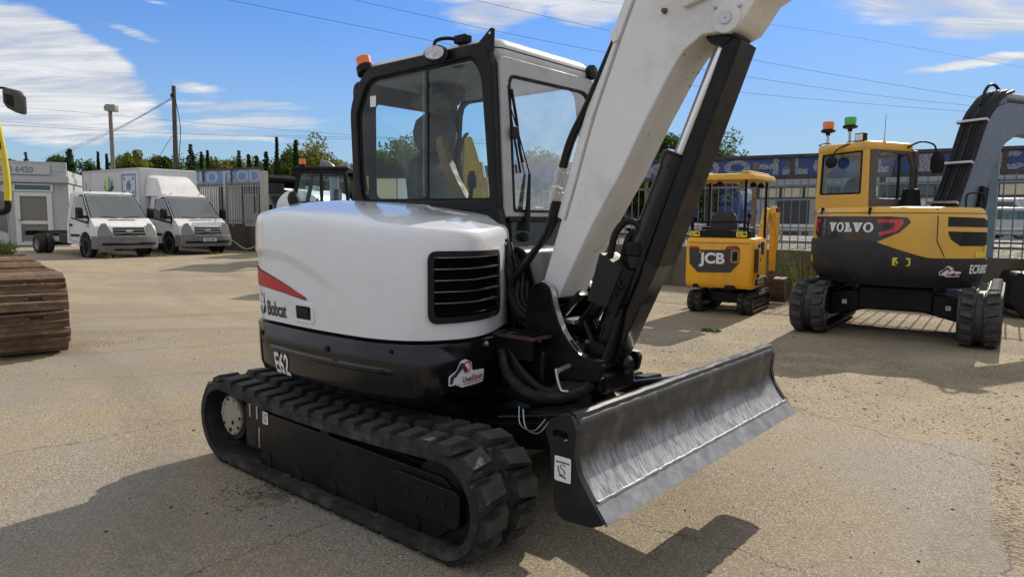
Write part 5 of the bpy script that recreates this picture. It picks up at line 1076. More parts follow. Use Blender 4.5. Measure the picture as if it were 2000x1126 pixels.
# ---------------------------------------------------------------- rusty crawler on the left edge
def crawler():
    RST = mat('rusty_track_steel', (.13, .08, .048), .62, metal=.2, var=.3, vs=5, bump=.5, bs=18, dirt=(.26, .17, .10), dirt_amt=.7, ds=5, bdist=.004)
    DKR = mat('dark_mud', (.035, .026, .02), .9, var=.3)
    YR = mat('rail_yellow', (.62, .50, .03), .4, coat=.2)
    X = thing('crawler_excavator', 'rusty steel crawler track with yellow handrail and mirror at the left edge', 'excavator', (-5.10, 7.90, 0), math.atan2(.777, -.63))
    lp = track_loop(0, 4.6, .44, .39, .015)              # local +x runs away from the camera
    belt = MB()
    P = lp; n = len(P); rings = []
    for i in range(n):
        t = (P[(i+1) % n]-P[i-1]).normalized(); nn = Vector((t.y, -t.x)); q = P[i]-nn*.02; w = P[i]-nn*.09
        rings.append([Vector((w.x, .15, w.y)), Vector((q.x, .15, q.y)), Vector((q.x, .42, q.y)), Vector((w.x, .42, w.y))])
    rings.append(rings[0]); belt = belt.loft(rings, True, False, False).build('track_chain', DKR, X)
    WRN = mat('worn_grouser_edge', (.46, .34, .23), .55, metal=.2, var=.25, vs=9, bump=.4, bs=25, dirt=(.20, .12, .07), dirt_amt=.7, ds=7)
    sh = MB(); W0, W1 = -.02, .68
    sh.box(-.090, .094, W0, W1, -.012, .008); me = sh.mesh('track_shoe'); me.materials.append(RST); me_b = me.copy(); me_b.materials.clear(); me_b.materials.append(mat('rusty_track_steel_orange', (.21, .115, .055), .66, var=.3, vs=5, bump=.5, bs=18, dirt=(.10, .06, .035), dirt_amt=.7, ds=6))
    gm = MB()
    for x in (-.076, .014): gm.prism([(x-.013, .005), (x+.013, .005), (x+.005, .055), (x-.005, .055)], 'y', W0+.004, W1-.004)
    gme = gm.mesh('grouser', 8); gme.materials.append(WRN); gme2 = gme.copy(); gme2.materials.clear(); gme2.materials.append(mat('grouser_rust_shade', (.12, .075, .045), .7, var=.3, vs=8, bump=.5, bs=22, dirt=(.34, .22, .13), dirt_amt=.6, ds=6))
    slot = MB().box(-.050, -.014, -.06, .06, .0085, .0105); sm = slot.mesh('shoe_slot'); sm.materials.append(DKR)
    bolt = MB().lathe([(0, 0), (.022, 0), (.019, .024), (0, .027)], None, 8); bme = bolt.mesh('shoe_bolt'); bme.materials.append(RST)
    for k, (p, d) in enumerate(resample(lp, 60)):
        nn = Vector((d.y, 0, -d.x)); Xv = Vector((d.x, 0, d.y)); Yv = nn.cross(Xv)
        M = Matrix(((Xv.x, Yv.x, nn.x, p.x), (Xv.y, Yv.y, nn.y, 0), (Xv.z, Yv.z, nn.z, p.y), (0, 0, 0, 1)))
        if Yv.y < 0: M = M @ Matrix.Diagonal((1, -1, 1, 1))
        M = M @ T(0, random.uniform(-.008, .008), random.uniform(-.016, .012)) @ Matrix.Rotation(R(random.uniform(-1.2, 1.2)), 4, 'Z') @ Matrix.Rotation(R(random.uniform(-2.5, 2.5)), 4, 'Y')
        o = link('track_shoe', me if random.random() < .55 else me_b, belt, M=M)
        link('grouser', gme if random.random() < .5 else gme2, belt, M=M); link('shoe_slot', sm, belt, M=M @ T(0, .28, 0))  # light and dark rust tones imitate alternating lit ridges and shaded gaps
        for y in (.20, .36): link('shoe_bolt', bme, belt, M=M @ T(-.036, y, .006))
    MB().lathe([(0, -.30), (.345, -.30), (.345, .30), (0, .30)], T(0, .33, .44) @ AX('y'), 28).build('idler_wheel', DKR, X)  # wide dark filler drum added to block light between the shoes
    MB().box(.2, 4.4, .16, .44, .2, .75).build('track_frame', DKR, X, bev=.03)
    # superstructure beyond the left edge of the picture, carrying rail and mirror (world coordinates turned into local)
    Wi = (T(-5.10, 7.90, 0) @ Matrix.Rotation(math.atan2(.777, -.63), 4, 'Z')).inverted()
    wl = lambda x, y, z: Wi @ Vector((x, y, z))
    MB().add([wl(x, y, z) for z in (1.15, 2.2) for x, y in ((-8.6, 7.0), (-5.75, 6.2), (-5.95, 7.6), (-8.6, 9.2))], [(0,1,2,3),(7,6,5,4),(0,4,5,1),(1,5,6,2),(2,6,7,3),(3,7,4,0)]).build('upper_body', VY, X, bev=.03)
    pts = [wl(*p) for p in smooth([(-5.34, 7.0, 2.9), (-5.12, 7.0, 2.72), (-5.065, 7.0, 2.45), (-5.02, 7.0, 2.15), (-5.0, 7.0, 1.85), (-5.005, 7.0, 1.66)], 5)]
    rail = MB().tube(pts, .030, 12).build('handrail', YR, X)
    MB().tube([wl(*p) for p in smooth([(-5.005, 7.0, 1.67), (-5.01, 7.0, 1.60), (-5.06, 7.0, 1.56), (-5.3, 6.95, 1.54), (-5.85, 6.9, 1.54)], 5)], .031, 12).build('handrail_foot', MATT, rail)
    MB().tube([wl(-5.037, 7.0, 2.24), wl(-5.031, 7.0, 2.17)], .033, 12).build('rail_band', MATT, rail)
    MB().tube([wl(*p) for p in smooth([(-5.34, 7.0, 2.9), (-5.6, 6.95, 2.9), (-5.75, 6.9, 2.5), (-5.8, 6.9, 2.1)], 5)], .030, 12).build('handrail_top', YR, rail)
    ma = MB().tube([wl(*p) for p in smooth([(-5.7, 6.95, 2.75), (-5.3, 7.0, 2.765), (-4.98, 7.0, 2.76), (-4.93, 7.0, 2.72), (-4.92, 7.0, 2.60)], 5)], .012, 8).build('mirror_arm', MATT, X)
    mr = rpoly([(-.075, .13), (.045, .10), (.075, .05), (.075, -.13), (.03, -.12), (-.045, -.075), (-.075, -.02)], .025, 3)
    fm = lambda x, z, y: wl(-4.865+x+y*.5, 7.0+y+x*.35, 2.635+z)
    n_ = len(mr); MB().loft([[fm(x*k, z*k, y) for x, z in mr] for k, y in ((.55, -.05), (.95, -.03), (1.0, 0), (.96, .012))]).build('mirror_shell', mat('mirror_shell_grey', (.06, .06, .058), .5, var=.1), ma, sharp=40)
    MB().loft([[fm(x*k, z*k, y) for x, z in mr] for k, y in ((.5, -.056), (.15, -.075))]).build('mirror_clamp', BLK, ma)
crawler()
# ---------------------------------------------------------------- bucket with orange coupler at the right edge
def bucket():
    OR = mat('orange_paint', (.55, .09, .02), .4, coat=.3, var=.06, dirt=(.2, .08, .04), dirt_amt=.4)
    X = thing('orange_excavator', 'orange excavator at the right edge showing only its dark toothed bucket and orange coupler', 'excavator', (8.55, 11.35, 0), R(-20))
    MB().prism(rpoly([(-.42, .74), (.42, .78), (.50, .35), (.36, .06), (-.30, .04), (-.52, .30)], .10, 4), 'y', -.38, .38).build('bucket', BLK, X, bev=.015)
    for k in range(4): MB().prism([(-.50, .10), (-.30, .04), (-.30, .12), (-.48, .15)], 'y', -.36+.2*k, -.28+.2*k).build('bucket_tooth', BRN, X, bev=.006)
    MB().tube([(-.44, -.36, .60), (-.40, -.36, .74), (-.22, -.36, .72), (-.16, -.36, .88)], .012, 6).build('lift_chain', STEEL, X)
    c = MB().prism(rpoly([(-.15, .78), (.55, .78), (.60, 1.02), (.38, 1.12), (-.04, 1.06), (-.16, .95)], .04, 3), 'y', -.20, .20).build('quick_coupler', OR, X, bev=.015)
    for u in (.02, .45): MB().lathe([(0, -.24), (.05, -.24), (.05, .24), (0, .24)], T(u, 0, .90) @ AX('y'), 14).build('coupler_pin', STEEL, c)
    MB().prism(rpoly([(.05, 1.05), (.50, 1.05), (.85, 2.6), (1.0, 3.2), (.62, 3.2), (.30, 2.2)], .05, 3), 'y', -.12, .12).build('dipper_arm', BLK, X, bev=.015)
    MB().tube([(.02, 0, 1.30), (.42, 0, 2.8)], .05, 12).build('bucket_cylinder', VB, X)
    MB().prism(rpoly([(.62, 3.2), (1.0, 3.2), (3.0, 2.2), (3.2, 1.3), (2.8, 1.2), (2.6, 2.0)], .1, 3), 'y', -.14, .14).build('boom', BLK, X, bev=.015)
    MB().box(2.5, 4.2, -.7, .7, .6, 1.4).build('upper_body', OR, X, bev=.05)
    for s in (-1, 1): MB().prism(rrect(2.2, 4.4, 0, .6, .28, 5), 'y', *sorted((s*.85, s*.5))).build('track', RUBBER, X, bev=.02)
bucket()
def at_px(px, py, d):                                   # a point of the place sighted from the camera at a known distance
    v = _f+_r2*((px-1000)/FPX)+_u2*((563-py)/FPX); v = v*(d/v.y); return Vector((v.x, v.y, CAM_H+v.z))
# ---------------------------------------------------------------- yard wall and railings
CONC = mat('weathered_concrete', (.115, .10, .08), .85, var=.15, vs=2.5, bump=.5, bs=22, dirt=(.05, .042, .035), dirt_amt=.75, ds=2.2, streak=True, bdist=.006)
BAR = mat('grey_green_bar_paint', (.16, .18, .18), .5, metal=.3, var=.12, dirt=(.16, .09, .05), dirt_amt=.4, ds=9)
POSTR = mat('rusty_post', (.17, .11, .075), .7, metal=.2, var=.25, dirt=(.25, .24, .22), dirt_amt=.5)
POSTB = mat('blue_grey_post', (.17, .23, .29), .5, var=.12, dirt=(.12, .11, .10), dirt_amt=.4)
CPOST = mat('pale_concrete_post', (.38, .36, .32), .8, var=.1, bump=.3, bs=20)
def seg_frame(a, b):
    a, b = Vector((*a, 0)), Vector((*b, 0)); d = (b-a); return a, d.length, math.atan2(d.y, d.x)
def wall(a, b, h, name, label, z=0., th=.22):
    p, ln, ang = seg_frame(a, b); nseg = int(ln/.6)+1
    mb = MB(); rng = [[Vector((ln*k/nseg, y, zz+random.uniform(-.008, .008)*(zz > 0))) for y, zz in ((-th/2, -.1), (th/2, -.1), (th/2, h), (-th/2, h))] for k in range(nseg+1)]
    o = mb.loft(rng).build(name, CONC); o.location = (p.x, p.y, z); o.rotation_euler = (0, 0, ang); return tag(o, label, 'wall')
random.seed(5)
WA, WB, WC, WD = (9.3, 11.0), (3.66, 16.65), (-2.0, 20.3), (-12.5, 26.7)
wall(WA, WB, .93, 'low_wall', 'low stained concrete wall behind the two yellow excavators')
wall(WB, WC, .93, 'low_wall', 'middle stretch of low concrete wall behind the white excavator', .0)
wall(WC, WD, .96, 'low_wall', 'low stained concrete wall beside the parked white trucks', .22)
def railing(a, b, z0, z1, sp, name, label, posts=(), rails=(.12, .92), r=.011, base=0., flat=False, m=BAR):
    p, ln, ang = seg_frame(a, b); X = thing(name, label, 'fence', (p.x, p.y, base), ang)
    for f in rails: MB().box(0, ln, -.012, .012, z0+(z1-z0)*f-.02, z0+(z1-z0)*f+.02).build('rail', m, X)
    bm = (MB().box(-.022, .022, -.006, .006, z0, z1) if flat else MB().tube([(0, 0, z0), (0, 0, z1)], r, 6)).mesh('bar'); bm.materials.append(m)
    k = 0; x = sp/2
    while x < ln and k < 290:
        link('bar', bm, X, M=T(x, -.018 if flat else 0, random.uniform(-.012, .012)) @ Matrix.Rotation(R(random.uniform(-.5, .5)), 4, 'X')); x += sp; k += 1
    for (t, zt, w, pm) in posts: MB().box(t-w/2, t+w/2, -w/2, w/2, z0-.05, zt).build('post', pm, X, bev=.006)
    return X
railing(WA, WB, .93, 2.36, .165, 'railing', 'grey vertical bar fence above the low wall on the right', ((1.55, 3.05, .13, POSTB), (5.85, 2.75, .08, POSTR), (7.8, 2.3, .07, BAR)))
railing(WB, WC, .93, 2.36, .165, 'railing', 'grey bar fence glimpsed between boom and cab of the white excavator', ((.55, 2.4, .07, POSTR), (1.4, 2.4, .07, BAR)))
# pieces of palisade on the left: from the concrete end post towards the trucks
def onleft(t): return (WC[0]+(WD[0]-WC[0])*t, WC[1]+(WD[1]-WC[1])*t)
railing(onleft(.615), onleft(.99), 1.0, 2.55, .125, 'palisade_fence', 'pale grey palisade fence above the wall behind the parked trucks', ((.09, 2.85, .20, CPOST), (2.15, 2.9, .10, mat('galvanised', (.40, .41, .42), .5, metal=.4))), rails=(.10, .88), base=.22, flat=True, m=mat('pale_fence_paint', (.26, .26, .26), .55, var=.1))
# ---------------------------------------------------------------- blue fascia with mosaic letters
BLU = mat('blue_fascia_paint', (.028, .065, .21), .6, var=.14, vs=1.5, dirt=(.07, .045, .035), dirt_amt=.35, ds=3, streak=True)
BLUL = mat('faded_blue_panel', (.13, .23, .44), .6, var=.12, vs=2, dirt=(.3, .33, .38), dirt_amt=.4, streak=True)
RUSTF = mat('rusty_frame', (.055, .042, .042), .75, var=.3, dirt=(.13, .08, .06), dirt_amt=.4)
def mosaic():
    m = bpy.data.materials.new('mosaic_letter'); m.use_nodes = True; nt = m.node_tree; p = nt.nodes['Principled BSDF']
    tc = N(nt, 'ShaderNodeTexCoord'); v = N(nt, 'ShaderNodeTexVoronoi', feature='DISTANCE_TO_EDGE', i={'Scale': 10}); L(nt, tc.outputs['Object'], v.inputs[0])
    L(nt, MIXC(nt, SMOOTH(nt, v.outputs['Distance'], .03, .07), (.03, .05, .12), (.27, .29, .33)), p.inputs['Base Color']); p.inputs['Roughness'].default_value = .7
    return m
MOS = mosaic()
FA, FB = (13.6, 15.55), (-3.0, 25.6)
def fascia():
    p, ln, ang = seg_frame(FA, FB); X = thing('fascia_beam', 'long blue fascia with white mosaic letters behind the right fence', 'canopy', (p.x, p.y, 0), ang)
    z0, z1 = 2.70, 3.28; k = 0; x = 0
    while x < ln:
        w = min(2.35, ln-x); MB().box(x+.01, x+w-.01, -.02, .04, z0+.04, z1-.04).build('panel', BLU, X); 
        MB().box(x+w-.045, x+w+.045, -.01, .09, z0, z1+.01).build('stile', RUSTF, X); x += 2.35
    MB().box(0, ln, -.03, .10, z1-.05, z1+.03).build('top_rail', RUSTF, X); MB().box(0, ln, -.03, .10, z0-.05, z0+.04).build('bottom_rail', RUSTF, X)
    MB().prism([(-.05, z1-.02), (-6, z1-.2), (-6, z1-.28), (-.05, z1-.10)], 'x', 0, ln).build('roof_sheet', mat('dark_sheet', (.05, .05, .055), .7), X)
    for t in (.6, 4.9, 9.3, 13.7, 18.0): MB().box(t-.08, t+.08, -.25, -.09, 0, z0).build('column', RUSTF, X)
    # seen from the yard the lettering reads the wrong way round: +y side faces the camera
    yy = .052; H = z1-z0-.14
    def letter(pl, x): put('letter', poly_mesh(pl), lambda a, b: Vector((x-a, yy, z0+.07+b)), MOS, X)
    b = .15; h = H
    E_ = [(0, 0), (.55, 0), (.55, h), (0, h), (0, h-b), (.55-b, h-b), (.55-b, h/2+b/2), (.12, h/2+b/2), (.12, h/2-b/2), (.55-b, h/2-b/2), (.55-b, b), (0, b)]
    T_ = [(0, 0), (.62, 0), (.62, b), (.385, b), (.385, h), (.235, h), (.235, b), (0, b)]
    H_ = [(0, .16), (0, .30), (.40, .30), (.40, h), (.55, h), (.55, 0), (.40, 0), (.40, .16)]
    FMi = (T(p.x, p.y, 0) @ Matrix.Rotation(ang, 4, 'Z')).inverted()
    def along(px):                                      # where the sight line through a column meets the fascia
        o = FMi @ Vector((0, 0, 0)); q = FMi @ at_px(px, 320, 20.0); t = (yy-o.y)/(q.y-o.y); return o.x+(q.x-o.x)*t
    def letter2(pl, pa, pb):
        a, b_ = along(pa), along(pb); w0 = max(q[0] for q in pl); put('letter', poly_mesh(pl), lambda u, v: Vector((a+(b_-a)*u/w0, yy, z0+.07+v)), MOS, X)
    def ring2(pa, pb, gap=None):
        a, b_ = along(pa), along(pb); w = abs(b_-a); N_ = 20
        o = [(w/2+w/2*cos(t*2*pi/N_), h/2+h/2*sin(t*2*pi/N_)) for t in range(N_+1)]; i = [(w/2+(w/2-b*1.1)*cos(t*2*pi/N_), h/2+(h/2-b*.85)*sin(t*2*pi/N_)) for t in range(N_+1)]
        mb = MB(); V = lambda q: Vector((a+(b_-a)*q[0]/w, yy, z0+.07+q[1]))
        for t in range(N_):
            if gap is None or not gap(t/N_): mb.add([V(o[t]), V(o[t+1]), V(i[t+1]), V(i[t])], [(0, 1, 2, 3)])
        mb.build('letter', MOS, X)
    letter2([(0, 0), (.16, 0), (.16, .18), (.42, 0), (.6, 0), (.26, .24), (.55, h), (.38, h), (.16, .32), (.16, h), (0, h)], 1262, 1300)
    ring2(1364, 1406, lambda t: .42 < t < .58); ring2(1415, 1466); letter2(H_, 1482, 1521); letter2(T_, 1529, 1578); ring2(1588, 1630, lambda t: .9 < t or t < .1); letter2(E_, 1786, 1826); ring2(1943, 2010, lambda t: t < .12 or t > .88)
    letter2(T_, 1690, 1740); letter2(H_, 1862, 1905); letter2(E_, 1200, 1240); ring2(1130, 1175)
fascia()
def fascia_left():
    p, ln, ang = seg_frame(onleft(.62), onleft(1.02)); X = thing('fascia_beam', 'faded blue sign boards above the palisade fence behind the box truck', 'sign', (p.x-.25, p.y+.6, 0), ang)
    z0, z1 = 2.66, 3.22
    w = ln/3
    for k in range(3):
        MB().box(k*w+.03, k*w+w-.03, .0, .04, z0+.03, z1-.03).build('panel', BLUL, X); MB().box(k*w-.035, k*w+.035, -.02, .07, z0, z1).build('stile', RUSTF, X)
    MB().box(0, ln, -.03, .09, z1-.03, z1+.03).build('top_rail', RUSTF, X); MB().box(0, ln, -.03, .09, z0-.03, z0+.03).build('bottom_rail', RUSTF, X)
    for t in (.3, ln/2, ln-.3): MB().box(t-.06, t+.06, -.14, -.04, .3, z0).build('column', RUSTF, X)
    MB().box(0, ln, -4.2, -4.0, .1, 2.9).build('back_wall', mat('shed_dark', (.04, .038, .035), .9, var=.3), X); MB().box(0, ln, -4.2, -.1, 2.9, 3.0).build('roof_sheet', MATS['dark_sheet'], X)
    pale = mat('pale_blue_letters', (.34, .42, .55), .7, var=.15)
    # letters left to right for the viewer: towards smaller x
    tm = text_mesh('DILLO  ROD', .62, .02, .92); xs = [q[0] for q in tm[0]]; sc = (ln*.96)/(max(xs)-min(xs))
    put('letters', tm, lambda x, y: Vector((ln*.985-x*sc, .045, z0+.08+y)), pale, X)
fascia_left()
# ---------------------------------------------------------------- road beyond the fence
ASPH = mat('asphalt', (.055, .055, .056), .85, var=.15, vs=1.2, bump=.3, bs=30)
VERGE = mat('dry_verge', (.15, .14, .105), .95, var=.25, vs=3, bump=.5, bs=14)
def road():
    p, ln, ang = seg_frame((40, -6), (-45, 62)); mb = MB()
    mb.loft([[Vector((x, y, z)) for x in (-60, ln+60)] for y, z in ((-8.0, .0), (-9.5, .55), (-10.5, .62))], close=False); v = mb.build('verge', VERGE); v.location = (p.x, p.y, 0); v.rotation_euler = (0, 0, ang); tag(v, kind='structure')
    r = MB().loft([[Vector((x, y, .62)) for x in (-60, ln+60)] for y in (-10.5, -24)], close=False).build('road', ASPH); r.location = (p.x, p.y, 0); r.rotation_euler = (0, 0, ang); tag(r, kind='structure')
    l = MB()
    for y in (-11.3, -23.2): l.box(-60, ln+60, y-.07, y+.07, .624, .628)
    lo = l.build('road_markings', mat('road_paint', (.5, .5, .48), .6)); lo.location = (p.x, p.y, 0); lo.rotation_euler = (0, 0, ang); tag(lo, kind='structure')
    GAL = mat('galvanised_rail', (.42, .44, .45), .42, metal=.6, var=.08)
    for y, lab in ((-10.9, 'galvanised guard rail at the near side of the road'), (-17.2, 'galvanised guard rail along the middle of the road'), (-23.8, 'galvanised guard rail at the far side of the road')):
        X = thing('guard_rail', lab, 'guard rail', (p.x, p.y, .62), ang)
        prof = [(0, .45), (.03, .50), (.0, .54), (.0, .60), (.03, .64), (0, .70)]
        MB().loft([[Vector((x, y+a, z)) for a, z in prof] for x in (-20, ln+20)], close=False).build('beam', GAL, X)
        pm = MB().box(-.05, .05, y-.12, y-.03, 0, .68).mesh('post'); pm.materials.append(GAL)
        for k in range(int(ln/3)): link('post', pm, X, M=T(3*k, 0, 0))
    return p, ang
RP, RANG = road()
RM = T(RP.x, RP.y, 0) @ Matrix.Rotation(RANG, 4, 'Z')
def on_road(x, y, z=.62): return RM @ Vector((x, y, z))
def road_s(px, y):                                      # where along the road a sight line leaves
    best = None
    for k in range(0, 1200):
        q = on_road(k*.1, y); a = 1000+FPX*q.x/q.y if q.y > 1 else 9e9
        if best is None or abs(a-px) < best[0]: best = (abs(a-px), k*.1)
    return best[1]
TYRE = mat('tyre_rubber', (.018, .018, .018), .8, var=.15, dirt=(.09, .08, .065), dirt_amt=.6)
RIM = mat('steel_rim', (.28, .28, .28), .5, metal=.6, var=.1)
def wheel(parent, u, v, z, r, w, side):
    M = T(u, v, z) @ AX('-y' if side < 0 else 'y')
    t = MB().lathe([(r*.60, -w/2), (r*.92, -w/2), (r, -w*.3), (r, w*.3), (r*.92, w/2), (r*.62, w/2), (r*.6, w*.3), (r*.60, -w/2)], M, 26).build('wheel', TYRE, parent)
    MB().lathe([(0, w*.1), (r*.2, w*.2), (r*.24, w*.38), (r*.3, w*.38), (r*.36, w*.15), (r*.52, w*.2), (r*.62, w*.42), (r*.62, -w*.3), (0, -w*.3)], M, 22).build('rim', RIM, t)
    for k in range(5): a = k*2*pi/5; MB().lathe([(0, 0), (r*.06, 0), (r*.05, .02), (0, .02)], M @ T(cos(a)*r*.43, sin(a)*r*.43, w*.17), 6).build('wheel_nut', MATT, t)
def lorry():
    B1 = mat('lorry_blue', (.03, .055, .22), .35, coat=.3, var=.06); s = road_s(1300, -20.5); q = on_road(s, -20.5)
    X = thing('lorry', 'dark blue articulated lorry passing on the road behind the fence', 'lorry', q, RANG+pi)   # +x to the viewer's right
    MB().box(-5.5, 2.6, -1.2, 1.2, 1.0, 3.1).build('trailer', B1, X, bev=.04)
    MB().box(-5.5, 2.4, -1.0, 1.0, .75, 1.0).build('chassis', MATT, X)
    c = MB().prism(rpoly([(3.1, .6), (5.2, .6), (5.35, 1.5), (5.0, 2.5), (4.6, 2.95), (3.1, 3.2)], .15, 4), 'y', -1.2, 1.2).build('cab', B1, X, bev=.06)
    MB().prism([(3.9, 1.75), (4.75, 1.75), (4.6, 2.4), (3.95, 2.45)], 'y', -1.21, -1.19).build('side_window', GLST, c)
    MB().prism([(3.3, 2.95), (4.3, 2.75), (4.6, 3.0), (3.3, 3.35)], 'y', -1.1, 1.1).build('deflector', mat('pale_blue', (.35, .4, .5), .4), c, bev=.05)
    MB().add([(5.30, -1.0, 1.75), (5.30, 1.0, 1.75), (5.06, 1.0, 2.5), (5.06, -1.0, 2.5)], [(0, 1, 2, 3)]).build('windscreen', GLST, c)
    for u in (-4.2, -3.0, 3.2, 4.7): 
        for s_ in (-1, 1): wheel(X, u, s_*1.08, .5, .5, .3, s_)
    for u in (-1.0, -.3, .4): put('lettering', text_mesh('O', .7, .03), lambda x, y, u=u: Vector((u+x-3, -1.215, 1.6+y)), DECALW, X)
lorry()
def car(px, y, col, label, sc=1., rot=0., van=False, z=None):
    s = road_s(px, y); q = on_road(s, y)
    X = thing('parked_car' if not van else 'van', label, 'van' if van else 'car', q, RANG+pi+rot, 'vehicles beyond the road')
    X.scale = (sc,)*3; m = mat('car_paint', col, .3, coat=.5, var=.011)
    if van: pr = [(-2.3, .35), (2.35, .35), (2.4, .9), (1.7, 1.2), (1.15, 2.0), (-2.25, 2.05)]
    else: pr = [(-2.1, .3), (2.1, .3), (2.15, .7), (1.2, .92), (.5, 1.42), (-1.2, 1.45), (-2.0, .95)]
    MB().prism(rpoly(pr, .12, 3), 'y', -.85, .85).build('body', m, X, bev=.06)
    w = [(.35, 1.3), (-1.05, 1.35), (-1.55, .95), (1.0, .95)] if not van else [(1.05, 1.85), (.3, 1.85), (.3, 1.2), (1.55, 1.2)]
    for s_ in (-1, 1): MB().prism(w, 'y', *sorted((s_*.86, s_*.84))).build('side_window', GLST, X)
    for u in (-1.35, 1.4):
        for s_ in (-1, 1): wheel(X, u, s_*.78, .32, .32, .2, s_)
car(1975, -19.0, (.55, .57, .6), 'pale silver car at the far right beyond the guard rail', 1.1)
car(1925, -27.5, (.55, .55, .55), 'white van parked by the far building at the right', 1.1, 0, True)
car(1245, -27.5, (.6, .6, .6), 'white car glimpsed between boom and cylinder', 1.0)
car(2005, -28.0, (.4, .45, .5), 'grey blue van parked at the far right by the building', 1.1, 0, True)
def shed():
    WALLW = mat('render_white', (.52, .54, .56), .8, var=.06, dirt=(.3, .3, .3), dirt_amt=.3, streak=True); DARK = mat('dark_cladding', (.05, .055, .065), .7, var=.1); CREAM = mat('cream_blind', (.55, .50, .36), .7); GREYB = mat('grey_cladding', (.30, .33, .37), .7, var=.08)
    s = road_s(2050, -36); q = on_road(s, -36); X = thing('warehouse', 'long grey and white warehouse with a row of windows across the road', 'building', q, RANG)
    ln = 75; MB().box(-12, ln, -8, 0, -.6, 5.2).build('wall', GREYB, X)
    MB().box(-12.2, ln, -8.2, .15, 5.2, 5.6).build('roof_edge', WALLW, X); MB().box(-12, ln, .0, .06, 2.6, 3.5).build('window_band', DARK, X)
    random.seed(8)
    pc, pd = MB().box(0, 1.5, .06, .09, 2.7, 3.4).mesh('window'), None; pc.materials.append(CREAM)
    p2 = MB().box(0, 1.5, .06, .09, 2.7, 3.4).mesh('window'); p2.materials.append(GLST)
    for k in range(40): link('window', pc if random.random() < .45 else p2, X, M=T(-11+k*1.75+.1, 0, 0))
    pn = [WALLW, GREYB, DARK, WALLW, GREYB]
    for k in range(17):
        a = -11+k*4.3; w = random.uniform(2.2, 4.0); MB().box(a, a+w, .0, .05, -.6, 2.45).build('door_panel', pn[(k*7) % 5], X)
shed()
